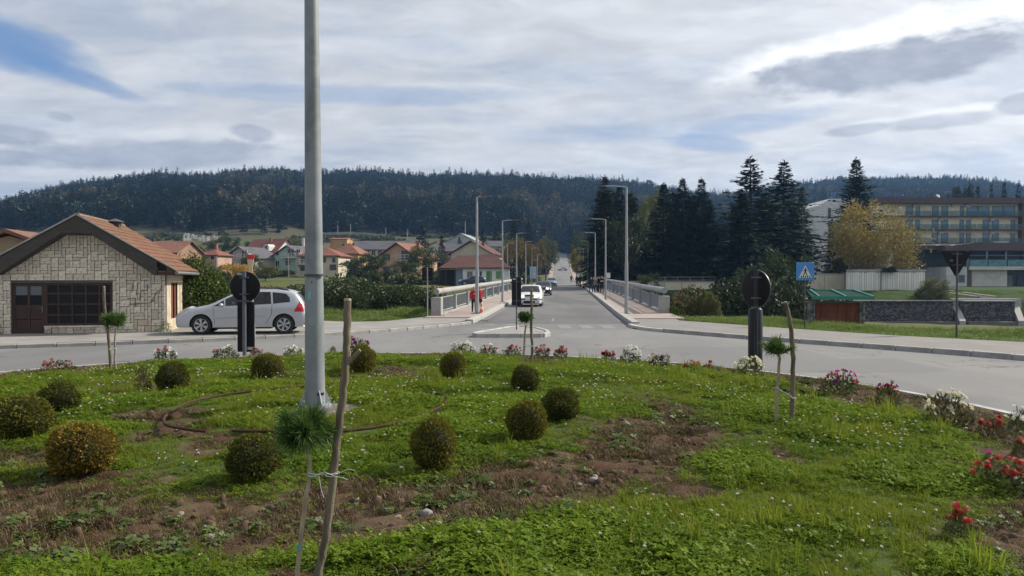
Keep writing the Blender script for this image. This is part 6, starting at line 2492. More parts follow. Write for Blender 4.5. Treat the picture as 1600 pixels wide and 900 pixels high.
# pale blue board at the bridge end
t = thing('notice_board', 'tall pale blue sign board on two posts at the far end of the bridge', 'sign board', (px_x(833, 112), 112, 0.7))
b = MB()
b.box((0, 0, px_z(426, 112) - 0.7), (0.95, 0.08, 1.75), 0, 0, 0.02)
b.build('panel', material('pale_blue_board', (0.34, 0.46, 0.55), (0.30, 0.42, 0.50), scale=1, rough=0.5), t)
for s in (-0.4, 0.4):
	b = MB()
	b.tube([(s, 0.06, -0.3), (s, 0.06, px_z(418, 112) - 0.7)], 0.04, 8)
	b.build('post', M_GALV2, t, True)
b = MB()
b.box((0, -0.045, px_z(428, 112) - 0.7), (0.7, 0.01, 0.10))
b.build('stripe', M_SW, t)

# ---- people
SKIN = material('skin', (0.46, 0.29, 0.21), (0.42, 0.26, 0.19), scale=6, rough=0.6)
HAIR_D = material('dark_hair', (0.018, 0.014, 0.012), (0.03, 0.024, 0.02), scale=30, rough=0.7)
HAIR_B = material('light_hair', (0.20, 0.13, 0.07), (0.26, 0.18, 0.10), scale=30, rough=0.7)
SHOE = material('dark_shoe', (0.03, 0.03, 0.033), scale=6, rough=0.6)


def cloth(name, c):
	return material(name, c, tuple(v * 0.8 for v in c), scale=6, rough=0.95, bump=0.2, bscale=20)


def body_mesh(pose):
	"""one continuous body of height 1.75, facing -Y; pose gives arm and leg swing"""
	sw, arm_l, arm_r, lean = pose
	J = {}
	V = []
	E = []
	Rr = []

	def add(name, co, r, parent=None):
		J[name] = len(V)
		V.append(co)
		Rr.append(r)
		if parent:
			E.append((J[parent], J[name]))
	add('pelvis', (0, 0, 0.93), (0.155, 0.11))
	add('waist', (0, -lean * 0.2, 1.08), (0.135, 0.095), 'pelvis')
	add('chest', (0, -lean * 0.6, 1.28), (0.165, 0.115), 'waist')
	add('neck0', (0, -lean, 1.44), (0.085, 0.07), 'chest')
	add('neck', (0, -lean, 1.50), (0.052, 0.055), 'neck0')
	add('head0', (0, -lean - 0.01, 1.57), (0.072, 0.085), 'neck')
	add('head1', (0, -lean - 0.015, 1.66), (0.078, 0.098), 'head0')
	add('head2', (0, -lean - 0.005, 1.725), (0.055, 0.068), 'head1')
	add('nose', (0, -lean - 0.112, 1.625), (0.012, 0.016), 'head0')
	for s, n, (ax_, ay, fold) in ((-1, 'l', arm_l), (1, 'r', arm_r)):
		add('sh' + n, (s * 0.185, -lean * 0.9, 1.41), (0.062, 0.062), 'neck0')
		el = (s * (0.235 + ax_), -lean * 0.6 + ay, 1.13)
		add('el' + n, el, (0.045, 0.045), 'sh' + n)
		hd = (s * (0.235 + ax_ * 1.2 - fold * 0.18), el[1] - 0.05 - fold * 0.24, 0.89 + fold * 0.25)
		add('wr' + n, hd, (0.030, 0.034), 'el' + n)
		u = (Vector(hd) - Vector(el)).normalized()
		pm = Vector(hd) + u * 0.07
		add('pa' + n, tuple(pm), (0.020, 0.040), 'wr' + n)
		for k in range(4):
			o = Vector((0, (k - 1.5) * 0.020, 0))
			f1 = pm + u * (0.045 + 0.010 * (1.5 - abs(k - 1.2))) + o
			add('f%s%d' % (n, k), tuple(f1), (0.0085, 0.0085), 'pa' + n)
			add('g%s%d' % (n, k), tuple(f1 + u * 0.030 + Vector((-s * 0.012, 0, 0))), (0.0075, 0.0075), 'f%s%d' % (n, k))
		add('th' + n, tuple(pm - u * 0.02 + Vector((-s * 0.012, -0.045, 0)) + u * 0.03), (0.009, 0.009), 'pa' + n)
	for s, n in ((-1, 'l'), (1, 'r')):
		q = sw * s
		add('hip' + n, (s * 0.09, 0, 0.87), (0.092, 0.095), 'pelvis')
		add('kn' + n, (s * 0.10, -q * 0.55 - 0.015, 0.48), (0.060, 0.062), 'hip' + n)
		add('an' + n, (s * 0.10, -q + (0.03 if q < 0 else 0), 0.09), (0.040, 0.043), 'kn' + n)
		add('toe' + n, (s * 0.115, -q - 0.15, 0.04), (0.042, 0.034), 'an' + n)
	me = bpy.data.meshes.new('person_skin')
	me.from_pydata(V, E, [])
	o = bpy.data.objects.new('person_skin', me)
	COL.objects.link(o)
	md = o.modifiers.new('skin', 'SKIN')
	sv = me.skin_vertices[0].data
	for i, r in enumerate(Rr):
		sv[i].radius = r
		sv[i].use_root = (i == 0)
	md.use_smooth_shade = True
	ss = o.modifiers.new('sub', 'SUBSURF')
	ss.levels = 2
	ss.render_levels = 2
	dg = bpy.context.evaluated_depsgraph_get()
	out = bpy.data.meshes.new_from_object(o.evaluated_get(dg))
	out.name = 'person'
	bpy.data.objects.remove(o)
	return out


def shell(src, name, test, off, mat):
	bm = bmesh.new()
	bm.from_mesh(src)
	bm.normal_update()
	kill = [f for f in bm.faces if not test(f.calc_center_median(), f)]
	bmesh.ops.delete(bm, geom=kill, context='FACES')
	for v in bm.verts:
		v.co += v.normal * (off * (1 + 0.25 * math.sin(v.co.z * 40 + v.co.x * 30)))
	me = bpy.data.meshes.new(name)
	bm.to_mesh(me)
	bm.free()
	me.materials.clear()
	me.materials.append(mat)
	me.polygons.foreach_set('use_smooth', [True] * len(me.polygons))
	return me


POSES = [(0.02, (0.0, 0.02, 0.1), (0.0, 0.0, 0.1), 0.02), (0.22, (0.02, 0.10, 0.1), (0.02, -0.10, 0.2), 0.03), (0.04, (-0.02, -0.02, 0.9), (0.03, 0.02, 0.1), 0.05), (0.16, (0.0, -0.08, 0.3), (0.0, 0.10, 0.1), 0.03)]
BODIES = {}


def person(lab, px, Y, h, face, pose, top, legs, hair, z=None, stripe=None, bag=None, cap=None, long_hair=False):
	if pose not in BODIES:
		m = body_mesh(POSES[pose])
		m.materials.clear()
		m.materials.append(SKIN)
		BODIES[pose] = m
	m = BODIES[pose]
	x = px_x(px, Y)
	z = float(road_z(Y)) + 0.155 if z is None else z
	o = put('person', m, None, (x, Y, z), (0, 0, face), h / 1.765)
	tag(o, lab, 'person', 'people on the bridge footways')
	lean = POSES[pose][3]
	jk = shell(m, 'jacket', lambda c, f: 0.86 < c.z < 1.475 and not (abs(c.x) > 0.185 and c.z < 0.93), 0.018, top)
	put('jacket', jk, o)
	tr = shell(m, 'trousers', lambda c, f: 0.085 < c.z < 0.95 and abs(c.x) < 0.20 and not (abs(c.x) > 0.175 and c.z > 0.7), 0.012, legs)
	put('trousers', tr, o)
	sh_ = shell(m, 'shoes', lambda c, f: c.z < 0.10, 0.008, SHOE)
	put('shoes', sh_, o)
	hr = shell(m, 'hair', lambda c, f: (c.z > 1.60 and c.y > -lean - 0.045) or c.z > 1.705 or (long_hair and c.z > 1.42 and c.y > -lean + 0.02 and abs(c.x) < 0.1), 0.012, hair)
	put('hair', hr, o)
	for s_ in (-1, 1):
		put('eye', EYE, o, (s_ * 0.030, -lean - 0.010 - 0.089, 1.655))
	if cap:
		put('cap', shell(m, 'cap', lambda c, f: c.z > 1.675, 0.018, cap), o)
	if stripe:
		put('chest_stripe', shell(m, 'chest_stripe', lambda c, f: stripe[0] < c.z < stripe[1] and abs(c.x) < stripe[3] and c.y < -0.02, 0.026, stripe[2]), o)
	return o


eb_ = MB()
eb_.lathe([(0.001, -0.010), (0.011, -0.004), (0.011, 0.004), (0.001, 0.010)], 8)
EYE = eb_.mesh('eye', SHOE, True)
RED = cloth('red_cloth', (0.42, 0.022, 0.025))
NAVY = cloth('navy_cloth', (0.018, 0.022, 0.038))
BLK = cloth('black_cloth', (0.014, 0.014, 0.016))
JEAN = cloth('jean_cloth', (0.035, 0.055, 0.10))
GRY = cloth('grey_cloth', (0.20, 0.21, 0.22))
YEL = cloth('yellow_cloth', (0.60, 0.42, 0.06))
WHT = cloth('white_cloth', (0.60, 0.60, 0.60))
person('person in red jacket and dark trousers standing beside the thick lamp', 740.5, 42.4, 1.42, R(12), 0, RED, NAVY, HAIR_D, stripe=(1.22, 1.28, WHT, 0.05))
person('person in red and yellow jacket half hidden behind the thick lamp', 749.8, 43.2, 1.42, R(-150), 2, RED, BLK, HAIR_B, stripe=(0.9, 1.4, YEL, 0.06))
G = [('person in dark jacket and jeans at the road side of the group', 923.5, 84.0, 1.72, 10, 1, NAVY, JEAN, HAIR_D, None, None), ('person in navy coat in the group, second from the road side', 927.5, 85.0, 1.70, -15, 0, NAVY, JEAN, HAIR_B, None, None),
	 ('person in grey top behind the lamp within the group', 931.5, 83.2, 1.66, 20, 1, GRY, NAVY, HAIR_D, None, None), ('person in black with a bare dark head in the middle of the group', 934.2, 84.0, 1.74, 0, 3, BLK, BLK, HAIR_D, None, None),
	 ('person in black and a red cap in the group', 937.0, 82.8, 1.78, 0, 0, BLK, BLK, HAIR_D, None, RED), ('person in black with a white band across the chest in the group', 940.6, 82.0, 1.82, -5, 1, BLK, BLK, HAIR_B, (1.17, 1.28, WHT, 0.2), None),
	 ('tall dark person at the back of the group nearest the railing', 943.5, 83.5, 1.72, 5, 0, BLK, NAVY, HAIR_D, None, None),
	 ('distant person in black walking ahead of the white boards', 901.8, 119, 1.75, 180, 1, BLK, BLK, HAIR_D, None, None), ('distant person in dark coat close to the white boards', 906.0, 121, 1.72, 180, 3, NAVY, BLK, HAIR_D, None, None),
	 ('lone distant person on the road edge before the hill', 892.5, 178, 1.7, 0, 1, cloth('brown_cloth', (0.09, 0.05, 0.045)), BLK, HAIR_D, None, None)]
for lab, px, Y, h, f, ps, tp, lg, hr, st_, cp in G:
	person(lab, px, Y, h, R(f), ps, tp, lg, hr, stripe=st_, cap=cp)

# ================================================================ BUILDINGS ACROSS THE RIVER
M_WIN = glass_material('house_window', (0.025, 0.03, 0.038), 0.0, 0.15)
M_FRAME = material('window_frame_white', (0.55, 0.55, 0.54), (0.48, 0.48, 0.47), scale=4, rough=0.6)
M_FRAMEB = material('window_frame_brown', (0.06, 0.035, 0.025), (0.05, 0.03, 0.02), scale=4, rough=0.6)


def wallm(name, c):
	return material('wall_' + name, c, tuple(v * 0.86 for v in c), scale=0.8, rough=0.95, c3=tuple(v * 0.75 for v in c), s3=0.25)


def roofm(name, c):
	return material('roof_' + name, c, tuple(v * 0.72 for v in c), scale=1.2, rough=0.9, bump=0.4, bscale=5, c3=tuple(v * 0.6 for v in c), s3=0.35, stretch=(1, 3, 1))


def house(name, lab, px, Y, w, d, h, z0, wall, roof, form='gable_x', rh=2.4, rz=0.0, over=0.5, rows=None, frames=None, chim=None, extra=None, cat='house'):
	"""form: gable_x = ridge across the view, gable_y = gable end towards the camera, hip; origin is the middle of the front foot"""
	t = thing(name, lab, cat, (px_x(px, Y), Y, z0), rz, 'houses across the river')
	b = MB()
	if form == 'gable_y':
		b.prism([(-w / 2, -2.0), (w / 2, -2.0), (w / 2, h), (0, h + rh - 0.12), (-w / 2, h)], 0, d)
	elif form == 'gable_x':
		b.prism([(0, -2.0), (d, -2.0), (d, h), (d / 2, h + rh - 0.12), (0, h)], -w / 2, w / 2, plane='yz')
	else:
		b.span(-w / 2, w / 2, 0, d, -2.0, h)
	b.build('wall', wall, t)
	r = MB()
	th = 0.16
	e = over
	if form == 'gable_y':
		k = rh / (w / 2)
		for s in (-1, 1):
			r.prism([(0, h + rh), (s * (w / 2 + e), h - k * e), (s * (w / 2 + e), h - k * e + th), (0, h + rh + th)], -e, d + e)
	elif form == 'gable_x':
		k = rh / (d / 2)
		r.prism([(-e, h - k * e), (d / 2, h + rh), (d + e, h - k * e), (d + e, h - k * e + th), (d / 2, h + rh + th), (-e, h - k * e + th)], -w / 2 - e, w / 2 + e, plane='yz')
	else:
		ins = min(w, d) / 2
		x0, x1, y0, y1 = -w / 2 - e, w / 2 + e, -e, d + e
		z = h - 0.05
		if w >= d:
			A, B = (-w / 2 + ins, d / 2, h + rh), (w / 2 - ins + 0.01, d / 2, h + rh)
		else:
			A, B = (0, ins, h + rh), (0, d - ins + 0.01, h + rh)
		vs = [(x0, y0, z), (x1, y0, z), (x1, y1, z), (x0, y1, z), A, B, (x0, y0, z - th), (x1, y0, z - th), (x1, y1, z - th), (x0, y1, z - th)]
		if w >= d:
			fs = [(0, 1, 5, 4), (1, 2, 5), (2, 3, 4, 5), (3, 0, 4)]
		else:
			fs = [(0, 1, 4), (1, 2, 5, 4), (2, 3, 5), (3, 0, 4, 5)]
		fs += [(0, 6, 7, 1), (1, 7, 8, 2), (2, 8, 9, 3), (3, 9, 6, 0), (6, 9, 8, 7)]
		r.add(vs, fs)
	ro = r.build('roof', roof, t)
	for (cx, cy, ch) in (chim or []):
		c = MB()
		c.box((cx, cy, ch), (0.55, 0.55, 1.3))
		c.box((cx, cy, ch + 0.7), (0.7, 0.7, 0.12))
		c.build('chimney', material('chimney_brick', (0.24, 0.12, 0.085), (0.19, 0.09, 0.065), scale=3, rough=0.9), ro)
	fm = frames or M_FRAME
	for (x, z, ww, hh, kind) in (rows or []):
		window(t, x, z, ww, hh, kind, fm)
	if extra:
		extra(t)
	return t


def window(t, x, z, ww, hh, kind='w', fm=None, y=0.0, side=None):
	"""frame with its pane, on the front (side=None) or on the flank at x=side"""
	fm = fm or M_FRAME
	f = MB()
	bw = 0.09
	yy0, yy1 = y - 0.07, y + 0.02
	parts = [(x - ww / 2 - bw, x - ww / 2, z - bw, z + hh + bw), (x + ww / 2, x + ww / 2 + bw, z - bw, z + hh + bw), (x - ww / 2, x + ww / 2, z - bw, z), (x - ww / 2, x + ww / 2, z + hh, z + hh + bw)]
	if ww > 0.9:
		parts.append((x - 0.035, x + 0.035, z, z + hh))
	for (x0, x1, z0, z1) in parts:
		if side is None:
			f.span(x0, x1, yy0, yy1, z0, z1)
		else:
			f.span(side - 0.02, side + 0.07, x0, x1, z0, z1)
	fo = f.build('door' if kind == 'd' else 'window', fm, t)
	p = MB()
	if side is None:
		p.span(x - ww / 2, x + ww / 2, yy0 + 0.03, yy1, z, z + hh)
	else:
		p.span(side - 0.02, side + 0.04, x - ww / 2, x + ww / 2, z, z + hh)
	p.build('pane', M_WIN, fo)
	return fo


def balcony(t, x0, x1, z, dep=1.2, mat=None, rail=None, y=0.0):
	b = MB()
	b.span(x0, x1, y - dep, y + 0.0, z - 0.18, z)
	bo = b.build('balcony', mat or M_CONC, t)
	r = MB()
	for zz in (0.5, 0.95):
		r.span(x0, x1, y - dep, y - dep + 0.06, z + zz - 0.05, z + zz + 0.05)
		r.span(x0, x0 + 0.06, y - dep + 0.061, y, z + zz - 0.05, z + zz + 0.05)
		r.span(x1 - 0.06, x1, y - dep + 0.061, y, z + zz - 0.05, z + zz + 0.05)
	n = max(2, int((x1 - x0) / 0.8))
	for i in range(n + 1):
		x = x0 + 0.04 + (x1 - x0 - 0.08) * i / n
		r.span(x - 0.04, x + 0.04, y - dep + 0.008, y - dep + 0.052, z, z + 0.46)
		r.span(x - 0.04, x + 0.04, y - dep + 0.008, y - dep + 0.052, z + 0.54, z + 0.91)
	r.build('balcony_rail', rail or M_FRAME, bo)


def gz(px, Y):
	return float(terrain(px_x(px, Y), Y))


R_OR = roofm('orange', (0.235, 0.105, 0.068))
R_RED = roofm('red', (0.215, 0.078, 0.055))
R_DK = roofm('dark_red', (0.105, 0.046, 0.038))
R_GR = roofm('grey', (0.105, 0.10, 0.115))
R_BR = roofm('brown', (0.20, 0.10, 0.07))
W_PINK = wallm('pink', (0.46, 0.30, 0.235))
W_PEACH = wallm('peach', (0.50, 0.33, 0.225))
W_CREAM = wallm('cream', (0.52, 0.47, 0.36))
W_WHITE = wallm('white', (0.56, 0.56, 0.53))
W_GREEN = wallm('green', (0.30, 0.43, 0.36))
W_GREY = wallm('beige', (0.36, 0.325, 0.29))
W_RED = wallm('brickred', (0.30, 0.12, 0.085))
W_OCH = wallm('ochre', (0.42, 0.26, 0.13))


def W(px0, px1, Y):
	return (px1 - px0) / 1200 * Y


def Zp(py, Y, z0):
	return px_z(py, Y) - z0


# neighbour of the stone house
Y = 33.0
house('timber_outbuilding', 'low tiled outbuilding peeping over the stone house roof', 14, Y, 2.6, 5, Zp(382, Y, 0.1), 0.1, wallm('buff', (0.30, 0.24, 0.16)), R_BR, 'gable_y', 0.50, R(8), 0.35)
Y = 30.9
b = MB()
b.prism([(-1.2, 0), (1.3, 0), (1.3, 3.05), (-1.2, 2.4)], 0, 1.4)
o = b.build('brick_lean_to', material('old_brick', (0.17, 0.07, 0.05), (0.12, 0.05, 0.04), scale=6, rough=0.95, bump=0.4), None, False, (px_x(16, Y), Y + 0.4, 0.1))
tag(o, 'reddish brick lean-to tucked behind the stone house roof', 'outbuilding')

Y = 150
house('house', 'orange roofed house rising just behind the stone house', 250, Y, W(222, 280, Y), 9, Zp(394, Y, 2.0), 2.0, wallm('brick', (0.28, 0.17, 0.12)), R_OR, 'gable_x', Zp(376, Y, 2) - Zp(394, Y, 2), R(-8), 0.5, [(-1, 1.5, 1.4, 1.2, 'w'), (2, 1.5, 1.4, 1.2, 'w')])
Y = 165
z = px_z(414, Y)
house('house', 'small pink house with red hipped roof and a dark garage', 324, Y, W(305, 341, Y), 5.2, Zp(398, Y, z), z, W_PINK, R_RED, 'hip', 1.35, R(-14), 0.45, [(-1.0, 1.0, 1.3, 0.95, 'w'), (1.3, 1.1, 0.8, 0.9, 'w'), (-0.9, -0.9, 1.6, 0.9, 'd')], None, [(0.4, 2.6, 3.9)])
Y = 175
z = px_z(417, Y)
house('house', 'beige gabled house with dark grey roof and balcony', 374, Y, W(350, 402, Y), 9, Zp(402, Y, z), z, W_GREY, R_GR, 'gable_y', Zp(386, Y, z) - Zp(402, Y, z), R(-18), 0.5, [(-2.2, 2.2, 1.1, 1.2, 'w'), (1.4, 2.2, 1.4, 1.5, 'd'), (1.3, 0.1, 1.6, 1.3, 'w'), (-2.0, 0.1, 1.2, 1.0, 'w')], None, None, lambda t: balcony(t, 0.1, 3.3, 1.9))
Y = 205
z = px_z(408, Y)


def dormer(t):
	b = MB()
	b.prism([(-0.9, 0), (0.9, 0), (0.9, 1.2), (0.5, 1.7), (-0.5, 1.7), (-0.9, 1.2)], -0.2, 2.2)
	o = b.build('dormer', W_WHITE, t, False, (3.0, -0.2, 2.7))
	window(t, 3.0, 3.1, 0.9, 0.95, 'w', None, -0.42)


house('house', 'large white house with red roof and a round topped dormer', 404, Y, W(372, 434, Y), 9.5, Zp(396, Y, z), z, W_WHITE, R_RED, 'gable_x', Zp(373, Y, z) - Zp(396, Y, z), R(-24), 0.6, [(-3, 0.4, 1.3, 1.2, 'w'), (0, 0.4, 1.3, 1.2, 'w'), (-4.2, 1.0, .8, 1.0, 'w')], None, [(0.8, 4.0, 5.6)], dormer)
Y = 180
z = px_z(417, Y)
house('house', 'pale green gabled house with dark roof and white balcony', 449, Y, W(419, 478, Y), 9, Zp(402, Y, z), z, W_GREEN, R_GR, 'gable_y', Zp(384, Y, z) - Zp(402, Y, z), R(-16), 0.5, [(-2.6, 0.3, 1.0, 1.2, 'w'), (0.2, 0.3, 1.3, 1.2, 'w'), (-2.6, 2.7, .8, 1, 'w'), (1.0, 2.5, 1.8, 1.7, 'd'), (3.0, 2.5, 1.0, 1.5, 'w')], None, None, lambda t: balcony(t, -0.9, 3.9, 2.2, 1.3, M_FRAME))
Y = 160
z = px_z(426, Y)
house('house', 'cream house with low red hipped roof passing behind the tall mast', 497, Y, W(465, 530, Y), 8, Zp(399, Y, z), z, W_CREAM, R_RED, 'hip', 1.9, R(-6), 0.5, [(-3.2, 0.5, 1.0, 1.1, 'w'), (-3.2, 2.2, .8, 0.9, 'w'), (1.4, 2.2, 0.5, 0.9, 'w'), (3.2, 0.6, 1.2, 1.0, 'w'), (3.4, 2.2, 0.5, 0.8, 'w')], M_FRAMEB, None, lambda t: balcony(t, -4.4, -1.8, 1.75, 1.0))
Y = 185
z = px_z(414, Y)
house('house', 'ochre house under a steep orange hipped roof beyond the cream one', 537, Y, W(514, 561, Y), 8, Zp(396, Y, z), z, W_OCH, R_OR, 'hip', 2.7, R(-10), 0.5, [(1.5, 0.9, 1.0, 0.9, 'w'), (-1.5, 0.9, 1.0, 0.9, 'w')], None, [(1.0, 4, 4.6)])
Y = 215
z = px_z(410, Y)
house('house', 'flat topped yellow wall house behind the orange hipped roof', 529, Y, W(518, 545, Y), 6, Zp(374, Y, z), z, W_OCH, R_OR, 'gable_x', 0.4, R(-4), 0.2, [(1.4, 4.4, 0.8, 0.9, 'w')])
Y = 235
z = px_z(403, Y)
rows = [(-8.0 + i * 1.9, 0.8, 1.2, 1.5, 'w') for i in range(6)]
house('school_building', 'long low white building with grey roof on the slope', 605, Y, W(550, 664, Y), 11, Zp(389, Y, z), z, W_WHITE, R_GR, 'gable_x', 2.6, R(-3), 0.6, rows, None, None, None, 'building')
Y = 148
z = px_z(427, Y)


def peach_extra(t):
	balcony(t, 0.3, 3.9, 2.55, 1.1, M_CONC, M_FRAME)
	b = MB()
	b.span(0.35, 0.6, -1.15, -0.95, -0.5, 2.36)
	b.span(3.6, 3.85, -1.15, -0.95, -0.5, 2.36)
	b.build('balcony_post', W_PEACH, t)


house('house', 'peach gabled house with orange roof and long balcony', 621, Y, W(588, 655, Y), 9, Zp(401, Y, z), z, W_PEACH, R_OR, 'gable_y', Zp(380, Y, z) - Zp(401, Y, z), R(-20), 0.6, [(-2.4, 2.6, 1.4, 1.0, 'w'), (1.9, 2.75, 1.8, 1.5, 'd'), (-2.4, 0.3, 1.2, 0.9, 'w'), (1.6, 0.2, 1.2, 1.6, 'd')], M_FRAMEB, [(2.2, 4.5, 5.3)], peach_extra)
Y = 290
z = px_z(392, Y)
house('sports_hall', 'big pale grey hall with a shallow roof at the forest edge', 720, Y, W(693, 748, Y), 16, Zp(379, Y, z), z, wallm('hall_grey', (0.38, 0.40, 0.40)), roofm('hall', (0.30, 0.32, 0.33)), 'gable_y', 3.4, R(-10), 0.4, [(-3, 0.8, 2.0, 1.2, 'w'), (2, 0.8, 2.0, 1.2, 'w')], None, None, None, 'building')
Y = 215
z = px_z(404, Y)
house('house', 'brick red house with grey roof between the dark conifers', 716, Y, W(694, 738, Y), 8, Zp(392, Y, z), z, W_RED, R_GR, 'gable_x', 2.0, R(-5), 0.5, [(-2.2, 0.6, 1.1, 1.0, 'w'), (1.8, 0.6, 1.1, 1.0, 'w')])
house('house', 'white house half hidden behind the slim dark conifer', 681, 225, W(666, 697, 225), 8, Zp(386, 225, 5.4), 5.4, W_WHITE, R_RED, 'gable_y', 1.5, R(-10), 0.4, [(-1.5, 2.6, 1.0, 1.0, 'w'), (1.5, 2.6, 1.0, 1.0, 'w')])
Y = 150
z = px_z(428, Y)
house('house', 'dark roofed cream house above the white shop', 736, Y, W(707, 772, Y), 9, Zp(396, Y, z), z, W_CREAM, R_DK, 'gable_y', Zp(377, Y, z) - Zp(396, Y, z), R(-12), 0.5, [(-2.4, 2.6, 1.0, 1.0, 'w'), (1.2, 2.6, 1.0, 1.0, 'w')], None, [(1.5, 4, 5.6)])
Y = 240
z = px_z(400, Y)
house('house', 'white house glimpsed between autumn trees near the road', 770, Y, W(757, 785, Y), 8, Zp(385, Y, z), z, W_WHITE, R_GR, 'gable_x', 1.8, R(4), 0.4, [(-1.5, 1.2, 1.0, 1.0, 'w'), (1.5, 1.2, 1.0, 1.0, 'w')])

# white shop by the bridge end
Y = 120
z0 = 1.0
xs0 = px_x(723, Y)


def SX(px):
	return px_x(px, Y) - px_x(759, Y)


t = thing('corner_shop', 'white single storey shop with dark red hipped roof and green door', 'shop', (px_x(759, Y), Y, z0), 0)
hh = Zp(418, Y, z0)
b = MB()
b.span(SX(723), SX(796), 0, 7, -1.5, hh)
b.span(SX(686), SX(723) - 0.02, 2.5, 7, -1.5, hh - 0.2)
b.build('wall', wallm('shop_white', (0.78, 0.79, 0.78)), t)
r = MB()
rh = 2.15
ya, yb_ = -0.6, 7.6
r.add([(SX(721), ya, hh), (SX(799), ya, hh), (SX(799), yb_, hh), (SX(721), yb_, hh), (SX(748), 3.5, hh + rh), (SX(772), 3.5, hh + rh), (SX(721), ya, hh - .15), (SX(799), ya, hh - .15), (SX(799), yb_, hh - .15), (SX(721), yb_, hh - .15)],
	  [(0, 1, 5, 4), (1, 2, 5), (2, 3, 4, 5), (3, 0, 4), (0, 6, 7, 1), (1, 7, 8, 2), (2, 8, 9, 3), (3, 9, 6, 0), (6, 9, 8, 7)])
r.build('roof', R_DK, t)
r = MB()
x0, x1 = SX(684), SX(730)
r.add([(x0, -0.3, hh - 0.1), (x1, -0.3, hh - 0.05), (x1 + 1.5, 3.6, hh + rh - 0.02), (SX(712), 3.6, hh + rh - 0.25), (x0, 7.4, hh - 0.1), (x1 + 1.5, 7.4, hh - 0.05)], [(0, 1, 2, 3), (0, 3, 4), (3, 2, 5, 4)])
r.build('porch_roof', R_DK, t)
b = MB()
for px in (685, 697, 711):
	b.box((SX(px), -0.1, (hh - 0.1) / 2), (0.14, 0.14, hh - 0.1))
b.build('porch_post', M_FRAMEB, t)
b = MB()
b.span(SX(712), SX(722), 0.5, 2.4, 0, hh - 0.3)
b.build('porch_screen', material('screen_blue', (0.20, 0.29, 0.38), (0.17, 0.25, 0.33), scale=2, rough=0.6), t)
b = MB()
b.span(SX(686), SX(711), 1.9, 2.4, -0.4, hh - 0.4)
b.build('porch_back', material('porch_dark', (0.03, 0.028, 0.028), scale=2, rough=0.9), t)
GREEN = material('shop_green', (0.06, 0.27, 0.075), (0.05, 0.23, 0.065), scale=3, rough=0.5)
GREEN2 = material('shop_green_poster', (0.07, 0.26, 0.09), (0.16, 0.33, 0.16), scale=2.5, rough=0.5)
for (a, c, z1, z2, m_, nm) in ((730, 738, 424.5, 435, material('shop_poster', (0.10, 0.11, 0.11), (0.24, 0.23, 0.22), scale=3, rough=0.4), 'window'), (749.5, 752.5, 424, 444, M_FRAMEB, 'door'), (760, 765.5, 424, 443, GREEN, 'door'), (766.5, 768, 424, 443, GREEN, 'door_panel'), (775, 784, 424, 435, GREEN2, 'window')):
	f = MB()
	f.span(SX(a) - 0.06, SX(c) + 0.06, -0.05, 0.0, Zp(z2, Y, z0) - 0.06, Zp(z1, Y, z0) + 0.06)
	fo = f.build(nm, M_FRAME, t)
	p = MB()
	p.span(SX(a), SX(c), -0.09, -0.052, Zp(z2, Y, z0), Zp(z1, Y, z0))
	p.build('pane', m_, fo)

# ================================================================ HOTEL
Y = 165.0
HZ0 = 0.4


def HX(px):
	return px_x(px, Y) - px_x(1440, Y)


def HZ_(py):
	return px_z(py, Y) - HZ0


W_H = wallm('hotel_cream', (0.82, 0.74, 0.56))
W_HB = wallm('hotel_brown', (0.12, 0.085, 0.08))
W_HW = wallm('hotel_white', (0.62, 0.62, 0.63))
G_BAL = glass_material('balustrade_glass', (0.08, 0.15, 0.16), 0.72, 0.08)
G_HOT = glass_material('hotel_window_glass', (0.10, 0.22, 0.31), 0.0, 0.15)
M_HFR = material('hotel_frame', (0.10, 0.12, 0.13), scale=3, rough=0.6)
t = thing('hotel', 'four storey cream hotel with brown roof band, glass balconies and a white stair tower', 'hotel', (px_x(1440, Y), Y, HZ0))
b = MB()
b.span(HX(1372), HX(1590), 0, 14, -3, HZ_(311))
b.build('wall', W_H, t)
b = MB()
b.span(HX(1366), HX(1593), -1.4, 14.5, HZ_(319), HZ_(310))
b.build('roof_band', W_HB, t)
b = MB()
b.span(HX(1590), HX(1592.5), -1.35, 14.2, -1, HZ_(319) - 0.01)
b.build('end_wall', W_HB, t)
for py in (337.5, 358.3, 379.5):
	b = MB()
	b.span(HX(1372), HX(1590), -1.3, 0, HZ_(py + 1.9), HZ_(py))
	sl = b.build('balcony', W_HB, t)
	n = 13
	xs = [HX(1408) + (HX(1590) - HX(1408)) * i / n for i in range(n + 1)]
	for i in range(n):
		q = MB()
		q.span(xs[i] + 0.04, xs[i + 1] - 0.04, -1.28, -1.24, HZ_(py) + 0.06, HZ_(py) + 1.02)
		q.build('glass_panel', G_BAL, sl)


def zx(v):
	return 1400 + v / 5.295


